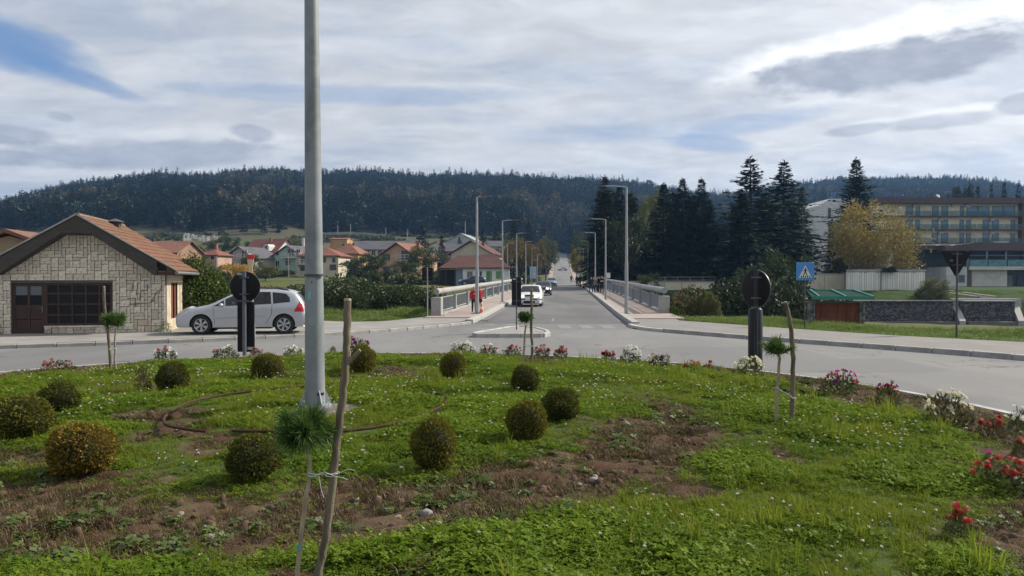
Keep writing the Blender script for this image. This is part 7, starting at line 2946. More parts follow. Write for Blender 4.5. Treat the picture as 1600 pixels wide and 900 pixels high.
F1 = [(80, 135), (160, 193), (293, 347), (372, 425), (525, 557), (580, 670), (675, 768), (792, 880), (884, 978)]
F2 = [(80, 135), (157, 192), (293, 345), (370, 425), (523, 557), (577, 613), (713, 768), (790, 845), (945, 980)]
for (rows_, t0, t1) in ((F1, 322.0, 337.0), (F2, 343.5, 358.0), (F2, 364.5, 379.0)):
	for (a, c) in rows_:
		f = MB()
		x0, x1, z0_, z1_ = HX(zx(a)), HX(zx(c)), HZ_(t1), HZ_(t0)
		for (u0, u1, v0, v1) in ((x0, x0 + 0.12, z0_, z1_), (x1 - 0.12, x1, z0_, z1_), (x0 + 0.12, x1 - 0.12, z1_ - 0.12, z1_), (x0 + 0.12, x1 - 0.12, z0_, z0_ + 0.08)):
			f.span(u0, u1, -0.10, 0.01, v0, v1)
		fo = f.build('window', M_HFR, t)
		p = MB()
		p.span(x0 + 0.12, x1 - 0.12, -0.06, 0.01, z0_ + 0.08, z1_ - 0.12)
		p.build('pane', G_HOT, fo)
acb = MB()
acb.box((0, 0, 0), (0.95, 0.4, 0.65), 0, 0, 0.03)
ac = acb.mesh('air_conditioner', M_FRAME)
for (v, py) in ((150, 321.5), (468, 321.5), (585, 322), (362, 342.5), (787, 343), (362, 363.5), (785, 363.5)):
	put('air_conditioner', ac, t, (HX(zx(v)), -0.22, HZ_(py)))
# white stair tower
b = MB()
b.prism([(HX(1276), -2), (HX(1335), -2), (HX(1335), HZ_(311)), (HX(1291), HZ_(312)), (HX(1276), HZ_(322))], -1.5, 12)
b.build('stair_tower', W_HW, t)
for (p0, p1) in ((327, 341), (347, 361), (367, 381), (390, 402)):
	window(t, HX(1291), HZ_(p1), 0.42, HZ_(p0) - HZ_(p1), 'w', M_HFR, -1.5)
# blue roof letters on a frame (too small to read) and the sign over the tower
M_SIGNB = material('roof_sign_blue', (0.10, 0.16, 0.40), (0.08, 0.13, 0.34), scale=3, rough=0.5)
b = MB()
b.span(HX(1383), HX(1409), 0.6, 0.7, HZ_(310) + 0.1, HZ_(310) + 0.35)
for k in range(7):
	x = HX(1384.0 + k * 3.9)
	b.span(x - 0.04, x + 0.04, 0.6, 0.7, HZ_(310), HZ_(303))
sf = b.build('roof_sign_frame', M_HFR, t)
strokes = [[(0, 0, .12, 1), (.12, 0, .5, .14)], [(0, 0, .12, 1), (.48, 0, .6, 1), (.12, .86, .48, 1), (.12, 0, .48, .14)], [(0, 0, .12, 1), (.12, .43, .45, .57), (.12, .86, .5, 1)], [(.24, 0, .36, 1), (0, .86, .6, 1)], [(0, 0, .12, 1), (.12, .86, .5, 1), (.12, .43, .45, .57), (.12, 0, .5, .14)], [(.2, 0, .32, 1)]]
for k, st_ in enumerate(strokes):
	q = MB()
	for (x0, z0_, x1, z1_) in st_:
		q.span(x0 * 0.7, x1 * 0.7, 0.45, 0.58, z0_ * 0.95, z1_ * 0.95)
	q.build('letter', M_SIGNB, sf, False, (HX(1384 + k * 4.0), 0, HZ_(308)))
sf2 = MB()
sf2.span(HX(1293), HX(1315), 0.5, 0.6, HZ_(311), HZ_(310))
sf2 = sf2.build('roof_sign_frame', M_HFR, t)
for k, st_ in enumerate(strokes[:4]):
	q = MB()
	for (x0, z0_, x1, z1_) in st_:
		q.span(x0 * 0.75, x1 * 0.75, 0.35, 0.48, z0_ * 1.3, z1_ * 1.3)
	q.build('letter', M_SIGNB, sf2, False, (HX(1294 + k * 5.2), 0, HZ_(310)))
b = MB()
b.lathe([(0.001, 0.02), (0.45, 0.16), (0.5, 0.2), (0.4, 0.12), (0.001, -0.03)], 14, 0, 'y')
o = b.build('satellite_dish', M_FRAME, t, True, (HX(1474), 2, HZ_(304.5)))
o.rotation_euler = (R(-30), 0, R(20))
b = MB()
b.tube([(HX(1474), 2.1, HZ_(311)), (HX(1474), 2.1, HZ_(304))], 0.06, 6)
b.build('dish_mast', M_HFR, t)
# terrace storey
b = MB()
b.span(HX(1395), HX(1455), -7.5, 0, HZ_(392), HZ_(386))
b.prism([(HX(1440), HZ_(394)), (HX(1640), HZ_(394)), (HX(1640), HZ_(384)), (HX(1488), HZ_(382)), (HX(1440), HZ_(388))], -9, 0)
b.build('canopy', W_HB, t)
b = MB()
for i in range(3):
	b.prism([(HX(1408 + i * 23), HZ_(386.5)), (HX(1424 + i * 23), HZ_(386.0)), (HX(1432 + i * 22), HZ_(383.6)), (HX(1416 + i * 22), HZ_(383.8))], -8.0, -1.9)
b.build('skylight', wallm('skylight', (0.40, 0.39, 0.36)), t)
b = MB()
for (a, c) in ((1512, 1525), (1527, 1541), (1563, 1574), (1576, 1590)):
	b.span(HX(a), HX(c), -2.8, -2.0, HZ_(384), HZ_(379.5))
b.build('roof_box', M_HFR, t)
b = MB()
b.span(HX(1540), HX(1562), -2.9, -2.0, HZ_(384), HZ_(378))
b.span(HX(1591), HX(1640), -2.9, -2.0, HZ_(384), HZ_(378))
b.build('parapet', wallm('hotel_pale', (0.40, 0.41, 0.39)), t)
b = MB()
b.span(HX(1395), HX(1640), -1.0, -0.4, HZ_(424), HZ_(394))
b.build('terrace_back', material('terrace_dark', (0.03, 0.035, 0.04), (0.045, 0.05, 0.055), scale=1, rough=0.4), t)
b = MB()
b.span(HX(1476), HX(1640), -9, -0.4, HZ_(422.5), HZ_(417.5))
b.build('terrace_slab', wallm('slab_pale', (0.60, 0.56, 0.48)), t)
for i in range(8):
	x = HX(1475) + i * 3.9
	q = MB()
	q.span(x - 0.13, x + 0.13, -8.6, -8.34, HZ_(417.5), HZ_(393))
	q.build('column', wallm('column_grey', (0.26, 0.28, 0.29)), t)
	q = MB()
	q.span(x + 0.16, x + 3.72, -8.9, -8.84, HZ_(417.5), HZ_(407.5))
	q.build('glass_panel', material('terrace_glass', (0.05, 0.15, 0.17), (0.10, 0.24, 0.26), scale=1.2, rough=0.15), t)
	q = MB()
	q.span(x + 0.14, x + 3.74, -8.7, -8.66, HZ_(401.5), HZ_(400.8))
	q.build('rail', wallm('column_grey', (0.26, 0.28, 0.29)), t)
b = MB()
b.span(HX(1444), HX(1475), -8.4, -1, HZ_(450), HZ_(418))
b.build('side_wall', wallm('shade_wall', (0.62, 0.61, 0.57)), t)
b = MB()
b.span(HX(1462), HX(1471), -8.48, -8.41, HZ_(441), HZ_(430))
b.build('vent_door', M_HFR, t)
b = MB()
b.span(HX(1475.5), HX(1481), -8.6, -1, HZ_(450), HZ_(417.6))
b.build('pillar', W_HB, t)
b = MB()
b.span(HX(1481.5), HX(1535), -8.2, -1, HZ_(451), HZ_(422.6))
b.build('base_wall', wallm('base_cream', (0.60, 0.585, 0.51)), t)
b = MB()
b.span(HX(1535.5), HX(1640), -3.5, -2, HZ_(451), HZ_(422.6))
b.build('entrance_back', material('entrance_dark', (0.05, 0.055, 0.06), (0.07, 0.075, 0.08), scale=1, rough=0.3), t)
for (a, c, m_) in ((1552, 1564, wallm('entrance_pale', (0.34, 0.35, 0.30))), (1571, 1584, M_HFR), (1587, 1598, M_HFR)):
	b = MB()
	b.span(HX(a), HX(c), -3.7, -3.51, HZ_(448), HZ_(430))
	b.build('door', m_, t)
for i in range(6):
	x = HX(1571) + i * 2.3
	b = MB()
	b.span(x + 0.05, x + 2.25, -8.0, -7.94, HZ_(449), HZ_(439.5))
	b.build('glass_panel', G_BAL, t)

# ================================================================ WALLS, STEPS AND KIOSK ON THE RIVER SIDE
M_GAB = material('rubble_stone', (0.13, 0.125, 0.125), (0.06, 0.058, 0.06), scale=3.5, rough=0.95, bump=1.0, bscale=4, c3=(0.25, 0.245, 0.235), s3=2.6, detail=3)


def rubble(b, x0, x1, y, z0, z1, seed, s=0.34):
	"""rough stones standing proud of the wall face, one by one"""
	rng = random.Random(seed)
	z = z0
	while z < z1 - 0.1:
		h = rng.uniform(0.14, 0.24)
		x = x0 + rng.uniform(-0.2, 0)
		while x < x1:
			w_ = rng.uniform(0.15, 0.34)
			d = rng.uniform(0.02, 0.16)
			if x + w_ > x0 and x < x1 and z + h < z1 + 0.1:
				u0, u1 = max(x0, x), min(x1, x + w_ - 0.035)
				if u1 - u0 > 0.08:
					b.add([(u0, y, z), (u1, y, z), (u1, y, z + h - 0.03), (u0, y, z + h - 0.03), (u0 + .05, y - d, z + .04), (u1 - .05, y - d, z + .03), (u1 - .06, y - d, z + h - .08), (u0 + .04, y - d, z + h - .07)],
						  [(4, 5, 6, 7), (0, 1, 5, 4), (1, 2, 6, 5), (2, 3, 7, 6), (3, 0, 4, 7)], rng.randint(0, 3))
			x += w_
		z += h


RUB = [material('rubble_a', (0.10, 0.097, 0.10), (0.07, 0.068, 0.07), scale=4, rough=0.95), material('rubble_b', (0.16, 0.155, 0.15), (0.11, 0.107, 0.105), scale=4, rough=0.95), material('rubble_c', (0.22, 0.215, 0.205), (0.165, 0.16, 0.15), scale=4, rough=0.95), material('rubble_d', (0.075, 0.074, 0.08), (0.05, 0.05, 0.054), scale=4, rough=0.95)]
Y = 88.0
for (a, c, lab, sd_) in ((1247, 1490, 'long dark rubble retaining wall below the grass slope', 3), (1508, 1586, 'short rubble retaining wall panel beyond the concrete steps', 4)):
	x0, x1 = px_x(a, Y), px_x(c, Y)
	t = thing('retaining_wall', lab, 'retaining wall', (0, 0, 0), 0, 'rubble walls along the river')
	b = MB()
	b.span(x0, x1, Y, Y + 1.8, -4.3, px_z(471.5, Y))
	b.build('core', M_GAB, t)
	rb_ = MB()
	rubble(rb_, x0, x1, Y, -2.9, px_z(471.5, Y), sd_)
	o = rb_.build('rubble', RUB, t, fix=False)
	o['kind'] = 'stuff'
	b = MB()
	b.span(x0 - 0.2, x1 + 0.2, Y - 0.3, Y + 1.9, px_z(471.5, Y) + 0.003, px_z(469.5, Y))
	b.build('coping', material('coping_pale', (0.30, 0.30, 0.29), (0.24, 0.24, 0.235), scale=1, rough=0.9) if a > 1400 else M_GAB, t)
	b = MB()
	b.span(x0 - 0.5, x1 + 0.5, Y - 1.6, Y - 0.01, -4.3, -2.85)
	b.build('toe', material('river_concrete', (0.15, 0.15, 0.145), (0.11, 0.11, 0.105), scale=0.7, rough=0.95), t)
# slanting concrete ramps and steps
M_PALE = material('pale_ramp', (0.36, 0.355, 0.34), (0.29, 0.285, 0.275), scale=1.2, rough=0.9)
b = MB()
for (top, bot, wd_, Yt, Yb) in ((1484, 1500, 8, 90.5, 86.2), (1579, 1592, 8, 90.5, 86.2)):
	xt, xb = px_x(top, Yt), px_x(bot, Yb)
	w_ = wd_ / 1200 * 88
	b.add([(xt, Yt, px_z(470, Yt)), (xt + w_ * 1.4, Yt, px_z(470, Yt)), (xb + w_ * 1.2, Yb, -2.7), (xb, Yb, -2.7), (xt, Yt, px_z(470, Yt) - 1.5), (xt + w_ * 1.4, Yt, px_z(470, Yt) - 1.5), (xb + w_ * 1.2, Yb, -4.2), (xb, Yb, -4.2)],
		  [(0, 1, 2, 3), (0, 3, 7, 4), (1, 5, 6, 2), (3, 2, 6, 7), (4, 7, 6, 5)])
x0, x1 = px_x(1482, 90), px_x(1590, 90)
b.span(x0, x1, 89.3, 90.6, -1.6, px_z(466.5, 90))
tag(b.build('river_ramp', M_PALE), 'pale concrete ramps framing the short rubble wall panel', 'ramp')
so = thing('concrete_steps', 'concrete steps climbing the grass slope to the hotel entrance', 'steps')
M_STEP = material('step_concrete', (0.22, 0.21, 0.20), (0.17, 0.165, 0.16), scale=2, rough=0.9)
for k in range(14):
	st_ = MB()
	u = k / 13
	y0 = 91 + k * 1.0
	xc = px_x(1535, 92) - u * 2.6
	zt = px_z(466.5, 90) + 0.1 + u * (0.75 - px_z(466.5, 90))
	st_.box((xc, y0, zt - 0.4), (1.9, 1.02, 0.8))
	st_.build('step', M_STEP, so)
for s in (-1.12, 1.12):
	b = MB()
	for k in range(13):
		u0, u1 = k / 13, (k + 1) / 13
		y0, y1 = 91 + k * 1.0, 92 + k * 1.0
		xc0, xc1 = px_x(1535, 92) - u0 * 2.6 + s, px_x(1535, 92) - u1 * 2.6 + s
		z0_, z1_ = [px_z(466.5, 90) + 0.25 + u * (0.75 - px_z(466.5, 90)) for u in (u0, u1)]
		b.add([(xc0 - .14, y0, z0_), (xc0 + .14, y0, z0_), (xc1 + .14, y1, z1_), (xc1 - .14, y1, z1_), (xc0 - .14, y0, z0_ - .9), (xc0 + .14, y0, z0_ - .9), (xc1 + .14, y1, z1_ - .9), (xc1 - .14, y1, z1_ - .9)], [(0, 1, 2, 3), (0, 3, 7, 4), (1, 5, 6, 2)])
	o = b.build('step_border', M_PALE, so)

# white slatted fence wall
Y = 99.0
x0, x1 = px_x(1321, Y), px_x(1446, Y)
zt, zb = px_z(421, Y), px_z(455, Y)
t = thing('slatted_wall', 'white painted wall with upright ribs below the yellow tree', 'wall', (x0, Y, zb), 0)
b = MB()
b.span(0, x1 - x0, 0.06, 0.4, -1.0, zt - zb - 0.3)
b.build('backing', wallm('fence_white', (0.30, 0.295, 0.27)), t)
n = int((x1 - x0) / 0.30)
rs = random.Random(4)
sl = []
FW = [wallm('slat_a', (0.80, 0.79, 0.73)), wallm('slat_b', (0.72, 0.71, 0.65)), wallm('slat_c', (0.84, 0.83, 0.77))]
qs = [MB().box((0, 0, 0), (0.255, 0.07, 1.0), 0, 0, 0.01).mesh('slat', m_) for m_ in FW]
for i in range(n):
	x = (i + 0.5) * (x1 - x0) / n
	h = zt - zb - 0.32 - rs.uniform(0, 0.10)
	put('slat', rs.choice(qs), t, (x, 0.025, h / 2 - 0.2 + rs.uniform(-0.02, 0.02)), None, (1, 1, h + 0.4))
b = MB()
b.span(-0.1, x1 - x0 + 0.1, -0.06, 0.5, zt - zb - 0.30, zt - zb)
b.build('coping', wallm('fence_coping', (0.38, 0.375, 0.35)), t)
for i in (0, int(n * 0.45), n):
	b = MB()
	b.box((i * (x1 - x0) / n, -0.06, (zt - zb) / 2 - 0.2), (0.12, 0.08, zt - zb))
	b.build('joint_post', wallm('fence_post', (0.22, 0.21, 0.19)), t)
# cream walls
for (a, c, p0, p1, Y, lab) in ((1236, 1319, 428.5, 456, 101, 'cream wall standing behind the crossing sign'), (1012, 1116, 441, 462, 100, 'cream block wall beyond the bridge railing end'), (955, 1014, 440.5, 452, 104, 'pale low wall behind the railing below the conifers')):
	x0, x1 = px_x(a, Y), px_x(c, Y)
	t = thing('garden_wall', lab, 'wall', (0, 0, 0), 0, 'cream walls across the river')
	b = MB()
	b.span(x0, x1, Y, Y + 0.35, px_z(p1, Y) - 1.5, px_z(p0, Y))
	b.build('wall', wallm('garden_cream', (0.62, 0.57, 0.44)), t)
	b = MB()
	b.span(x0 - 0.05, x1 + 0.05, Y - 0.06, Y + 0.40, px_z(p0, Y) + 0.003, px_z(p0, Y) + 0.14)
	b.build('coping', wallm('wall_coping', (0.33, 0.31, 0.27)), t)
	k = MB()
	for i in range(1, int((x1 - x0) / 2.2)):
		k.span(x0 + i * 2.2 - 0.02, x0 + i * 2.2 + 0.02, Y - 0.02, Y, px_z(p1, Y), px_z(p0, Y))
	k.build('joint', wallm('joint_dark', (0.18, 0.165, 0.14)), t)
# low rail along the raised lawn under the conifers
b = MB()
for Yr, p0 in ((106, 433.5),):
	x0, x1 = px_x(1000, Yr), px_x(1235, Yr)
	for z_ in (0.0, -0.42):
		b.tube([(x0, Yr, px_z(p0, Yr) + z_), (x1, Yr, px_z(p0 - 1.5, Yr) + z_)], 0.06, 6)
	n = 12
	for i in range(n + 1):
		x = x0 + (x1 - x0) * i / n
		b.tube([(x, Yr, px_z(p0, Yr) - 1.4), (x, Yr, px_z(p0, Yr) + 0.08)], 0.07, 6)
tag(b.build('park_rail', material('rail_pale', (0.27, 0.265, 0.25), (0.22, 0.215, 0.205), scale=2, rough=0.8)), 'low two bar rail along the lawn under the dark conifers', 'rail')

# kiosk on the near bank
Y = 35.6
k = Y / 1200
z0 = -0.35
t = thing('bank_shelter', 'brown panelled shelter with green metal roof frame on the river bank', 'shelter', (px_x(1308, Y), Y, z0))


def KX(px):
	return (px - 1308) * k


def KZ(py):
	return px_z(py, Y) - z0


M_RUST = material('rust_panel', (0.19, 0.058, 0.026), (0.14, 0.042, 0.021), scale=2.5, rough=0.85, bump=0.2, bscale=15, stretch=(3, 1, 0.6), c3=(0.09, 0.03, 0.018), s3=1.2)
M_GRN = material('green_paint', (0.035, 0.20, 0.165), (0.03, 0.16, 0.135), scale=3, rough=0.5)
M_GRND = material('green_sheet', (0.018, 0.055, 0.042), (0.02, 0.045, 0.032), scale=2, rough=0.95, spec=0.05)
for (a, c) in ((1275, 1307.6), (1308.4, 1342)):
	b = MB()
	b.span(KX(a), KX(c), 0, 0.05, -0.6, KZ(473.5))
	b.build('panel', M_RUST, t)
for (a, c) in ((1265.5, 1274), (1342.5, 1351)):
	b = MB()
	b.span(KX(a), KX(c), 0.0, 0.35, -0.6, KZ(471))
	po = b.build('pier', M_GAB, t)
	zc = -0.4
	i = 0
	rs = random.Random(int(a))
	while zc < KZ(473):
		h = rs.uniform(0.14, 0.2)
		for (u0, u1) in ((0.0, 0.55), (0.55, 1.0)) if i % 2 else ((0.0, 0.4), (0.4, 1.0)):
			q = MB()
			xa, xb = KX(a) + (KX(c) - KX(a)) * u0 + 0.01, KX(a) + (KX(c) - KX(a)) * u1 - 0.01
			q.box(((xa + xb) / 2, -0.015, zc + h / 2), (xb - xa, 0.09, h - 0.02), 0, 0, 0.015)
			q.build('stone', RUB[rs.choice([1, 2, 2, 0])], po)
		zc += h
		i += 1
b = MB()
b.span(KX(1264), KX(1352), -0.05, 0.4, KZ(473), KZ(470.5))
b.build('lintel', material('lintel_grey', (0.15, 0.16, 0.14), (0.12, 0.13, 0.115), scale=3, rough=0.9), t)
b = MB()
xf0, xf1, xb0, xb1 = KX(1262), KX(1358), KX(1272), KX(1352)
zf, zb2 = KZ(463.5), KZ(454.5)
b.add([(xf0, -0.5, zf), (xf1, -0.5, zf), (xb1, 0.9, zb2), (xb0, 0.9, zb2), (xf0, -0.5, zf - .03), (xf1, -0.5, zf - .03), (xb1, 0.9, zb2 - .03), (xb0, 0.9, zb2 - .03)], [(0, 1, 2, 3), (4, 7, 6, 5), (0, 4, 5, 1), (1, 5, 6, 2), (2, 6, 7, 3), (3, 7, 4, 0)])
b.build('roof_sheet', M_GRND, t)
b = MB()
b.span(xf0, xf1, -0.54, -0.48, zf - 0.13, zf + 0.03)
b.build('roof_beam', M_GRN, t)
b = MB()
b.span(xb0, xb1, 0.88, 0.94, zb2 - 0.05, zb2 + 0.05)
b.build('roof_beam', M_GRN, t)
for u in (0.10, 0.53, 0.965):
	b = MB()
	b.tube([(xf0 + (xf1 - xf0) * min(1, u + 0.02), -0.52, zf + 0.02), (xb0 + (xb1 - xb0) * (u - 0.03), 0.9, zb2 + 0.05)], 0.035, 6)
	b.build('roof_bar', material('green_bar', (0.10, 0.34, 0.29), (0.09, 0.30, 0.26), scale=3, rough=0.5), t)

# cemetery stones on the hillside
sb = MB()
sb.box((0, 0, 0.7), (0.9, 0.25, 1.4), 0, 0, 0.08)
gm_ = sb.mesh('gravestone', wallm('grave', (0.55, 0.55, 0.54)))
rs = random.Random(12)
for i in range(26):
	px = rs.uniform(286, 340)
	Yg = rs.uniform(300, 335)
	X = px_x(px, Yg)
	zz = max(float(terrain(X, Yg)), px_z(rs.uniform(372, 379), Yg) - 1.0)
	o = put('gravestone', gm_, None, (X, Yg, zz - 0.2), (0, 0, rs.uniform(-.4, .4)), (rs.uniform(.7, 1.3), 1, rs.uniform(.7, 1.5)))
	tag(o, 'small white gravestone on the hillside above the pink house', 'gravestone', 'gravestones on the hillside')
# hillside road with guard rail and poles
b = MB()
pts = [(500, 364.3, 345), (555, 364.0, 345), (572, 364.5, 344), (600, 367.5, 341), (630, 372, 338), (650, 376, 335)]
for (p, q) in zip(pts, pts[1:]):
	A, B = at_px(*p), at_px(*q)
	for zz in (0.0, -0.5):
		b.tube([A + Vector((0, 0, zz)), B + Vector((0, 0, zz))], 0.17, 5)
	n = 6
	for i in range(n + 1):
		c = A.lerp(B, i / n)
		b.tube([c, c + Vector((0, 0, -2.0))], 0.12, 5)
tag(b.build('guard_rail', wallm('guard', (0.36, 0.36, 0.34))), 'pale guard rail along the hillside road at the forest foot', 'guard rail')
for i, (px, p0, p1, Yp, lab) in enumerate(((528, 352, 366, 350, 'utility pole above the flat topped yellow house'), (548, 350, 366, 350, 'utility pole above the long low white building'), (603, 356, 370, 345, 'utility pole beside the sloping guard rail'), (637, 358, 376, 340, 'utility pole at the lower end of the guard rail'), (727, 346, 364, 300, 'thin mast rising over the big pale hall'),
									 (451, 396, 431, 150, 'thin lamp pole before the pale green house'), (338, 400, 420, 160, 'thin pole beside the small pink house'), (474, 372, 400, 210, 'white chimney stack beside the tall mast'), (793, 380, 424, 140, 'old yellowish lamp pole among the autumn trees'), (641, 420, 437, 140, 'slim pole before the parked cars in the meadow'))):
	A = Vector((px_x(px, Yp), Yp, px_z(p1, Yp)))
	b = MB()
	h = (p1 - p0) / 1200 * Yp
	rr = 0.45 if 'chimney' in lab else 0.00042 * Yp + 0.02
	b.tube([(0, 0, -0.6), (0, 0, h)], [rr, rr * 0.8], 8)
	if 'lamp' in lab:
		b.tube([(0, 0, h - 0.02), (0.7, 0, h + 0.06)], rr * 0.7, 6)
		b.box((0.8, 0, h + 0.05), (0.5, 0.2, 0.14), 0, 0, 0.03)
	o = b.build('chimney_stack' if 'chimney' in lab else 'utility_pole', W_WHITE if 'chimney' in lab else wallm('pole_pale', (0.33, 0.33, 0.31)), None, True, A)
	tag(o, lab, 'chimney' if 'chimney' in lab else 'pole')

# ================================================================ TREES AND SHRUBS
L_CON = leaf_material('conifer_needles', (0.012, 0.024, 0.014), (0.028, 0.044, 0.022), (0.042, 0.058, 0.026), 0.12, 0.12, gloss=0.04)
L_CON2 = leaf_material('far_conifer_needles', (0.008, 0.016, 0.010), (0.022, 0.034, 0.017), trans=0.15, gloss=0.03)
L_GRN = leaf_material('broad_leaf', (0.024, 0.042, 0.015), (0.055, 0.078, 0.024), (0.08, 0.095, 0.028), 0.15, 0.3)
L_OLV = leaf_material('olive_leaf', (0.055, 0.065, 0.022), (0.105, 0.11, 0.035), (0.13, 0.115, 0.04), 0.2, 0.3)
L_YEL = leaf_material('yellowing_leaf', (0.115, 0.115, 0.028), (0.22, 0.175, 0.045), (0.33, 0.20, 0.05), 0.20, 0.35)
L_ORG = leaf_material('autumn_leaf', (0.10, 0.075, 0.03), (0.18, 0.105, 0.04), (0.085, 0.09, 0.03), 0.3, 0.3)
L_GOLD = leaf_material('golden_leaf', (0.34, 0.21, 0.03), (0.46, 0.29, 0.05), (0.22, 0.17, 0.04), 0.2, 0.3)
L_BTR = leaf_material('bank_tree_leaf', (0.018, 0.032, 0.012), (0.040, 0.060, 0.020), (0.06, 0.072, 0.024), 0.15, 0.25)
L_BIR = leaf_material('birch_leaf', (0.095, 0.115, 0.035), (0.16, 0.175, 0.06), trans=0.35)
TRUNK = material('trunk_bark', (0.07, 0.055, 0.042), (0.04, 0.032, 0.026), scale=3, rough=0.95, bump=0.5, bscale=12, stretch=(1, 1, 0.3))
TRUNK_P = material('pale_trunk', (0.24, 0.22, 0.19), (0.15, 0.135, 0.115), scale=3, rough=0.95, bump=0.3, bscale=10)


def conifer(name, seed, h, r, dens=1.0, base=0.06, ragged=0.25, card=0.72, wid=0.42):
	"""spruce or fir: whorls of drooping branches carrying flat sprays"""
	rng = np.random.default_rng(seed)
	Vs, Fs = [], []
	o = 0
	nw = int(h / 0.27 * dens)
	for i in range(nw):
		t = (i + rng.uniform(-0.3, 0.3)) / nw
		z = h * (base + (1 - base) * t)
		L0 = r * (1 - t) ** 0.95 * (1.0 if t > 0.1 else 0.75) + 0.05
		nb = int(rng.integers(8, 11)) if t < 0.85 else 6
		a0 = rng.uniform(0, 6.28)
		for k in range(nb):
			a = a0 + k * 6.28 / nb + rng.normal(0, 0.2)
			L = L0 * (1 + rng.normal(0, ragged))
			if L < 0.1:
				continue
			zj = rng.uniform(-0.3, 0.3) * (1 - 0.6 * t)
			pitch = -0.25 + 0.75 * t + rng.normal(0, 0.10)
			d = np.array([math.cos(a) * math.cos(pitch), math.sin(a) * math.cos(pitch), math.sin(pitch)])
			s = np.array([-math.sin(a), math.cos(a), 0])
			ns = max(2, int(L / (card * 0.42)))
			for j in range(ns):
				u = (j + 0.6) / ns
				if u < 0.25 and t < 0.7:
					continue
				p = np.array([0, 0, z + zj]) + d * L * u + np.array([0, 0, -0.10 * L * u * u])
				for sgn in (-1, 1):
					q = unit(d * 0.75 + s * sgn * rng.uniform(0.4, 0.9) + np.array([0, 0, rng.uniform(-0.45, 0.1)]))
					ln = card * rng.uniform(0.7, 1.25) * (1.05 - 0.4 * u) * (1.1 - 0.38 * t)
					w_ = unit(np.cross(q, np.array([rng.normal(0, .4), rng.normal(0, .4), 1.0]))) * wid * 0.5 * rng.uniform(0.6, 1.1) * (1.1 - 0.28 * t)
					m = p + q * ln * 0.5
					Vs += [p, m + w_, p + q * ln, m - w_]
					Fs.append((o, o + 1, o + 2, o + 3))
					o += 4
			# hanging tip
			p = np.array([0, 0, z + zj]) + d * L
			q = unit(d + np.array([0, 0, -0.2]))
			w_ = s * wid * 0.35 * (1 - 0.7 * t)
			Vs += [p - d * 0.2, p + w_, p + q * card * 0.8 * (1 - 0.6 * t), p - w_]
			Fs.append((o, o + 1, o + 2, o + 3))
			o += 4
	for k in range(6):
		z = h * (0.965 + 0.008 * k)
		a = k * 1.1
		q = np.array([math.cos(a) * 0.5, math.sin(a) * 0.5, 0.9])
		p = np.array([0, 0, z])
		w_ = np.array([-math.sin(a), math.cos(a), 0]) * 0.07
		Vs += [p, p + q * .2 + w_, p + q * 0.45, p + q * .2 - w_]
		Fs.append((o, o + 1, o + 2, o + 3))
		o += 4
	tb = MB().tube([(0, 0, -0.5), (0, 0, h * 0.3), (0, 0, h * 0.7), (0, 0, h * 0.99)], [h * 0.017, h * 0.013, h * 0.006, 0.02], 8).mesh('trunk', TRUNK, True)
	return np_mesh(name, np.array(Vs), np.array(Fs), L_CON), tb


def broadleaf(name, seed, h, r, n=5200, leaf=0.34, base=0.28, clumps=34, droop=0.0, squash=1.0, gap=0.62):
	"""crown made of many leaf clumps carried on real limbs"""
	rng = np.random.default_rng(seed)
	tb = MB()
	zc = h * (base + (1 - base) * 0.5)
	rzv = h * (1 - base) * 0.5
	tb.tube([(0, 0, -0.5), (0.05 * r, 0, h * base * 0.6), (-0.03 * r, 0.03 * r, h * base * 1.2), (0.02 * r, 0, zc)], [h * 0.026, h * 0.021, h * 0.017, h * 0.010], 9)
	cs = []
	for i in range(clumps):
		d = unit(rng.normal(size=3))
		k = rng.uniform(0.25, 1.0) ** 0.5
		if d[2] < 0:
			d[2] *= 0.75
		wob = 1 + 0.22 * math.sin(3.1 * d[0] + seed) + 0.18 * math.sin(4.3 * d[1] + 2 * seed)
		c = np.array([d[0] * r * k * wob * squash, d[1] * r * k * wob, zc + d[2] * rzv * k * (0.9 + 0.15 * math.sin(5 * d[0]))])
		cs.append((c, r * rng.uniform(0.20, 0.36), rng.uniform(0.5, 1.2)))
		if i % 2 == 0:
			s0 = np.array([0, 0, h * base * rng.uniform(0.8, 1.5)])
			m = (s0 + c) / 2 + np.array([0, 0, -0.04 * h])
			tb.tube([s0, m, c], [h * 0.010, h * 0.006, h * 0.002], 5)
	P, D = [], []
	tot = sum(c[1] ** 2 * c[2] for c in cs)
	for (c, cr, w_) in cs:
		m = int(n * cr ** 2 * w_ / tot)
		d = unit(rng.normal(size=(m, 3)))
		k = rng.uniform(0.15, 1, m)[:, None] ** gap
		q = c + d * cr * k * np.array([1, 1, 0.75])
		q[:, 2] -= droop * rng.random(m) ** 2 * cr * 2
		P.append(q)
		D.append(d + np.array([0, 0, 0.2 - droop]))
	P, D = np.concatenate(P), np.concatenate(D)
	return np_mesh(name, *leaves(rng, P, leaf, 0.6, D, 0.8, 0.4), L_GRN), tb.mesh('trunk', TRUNK, True)


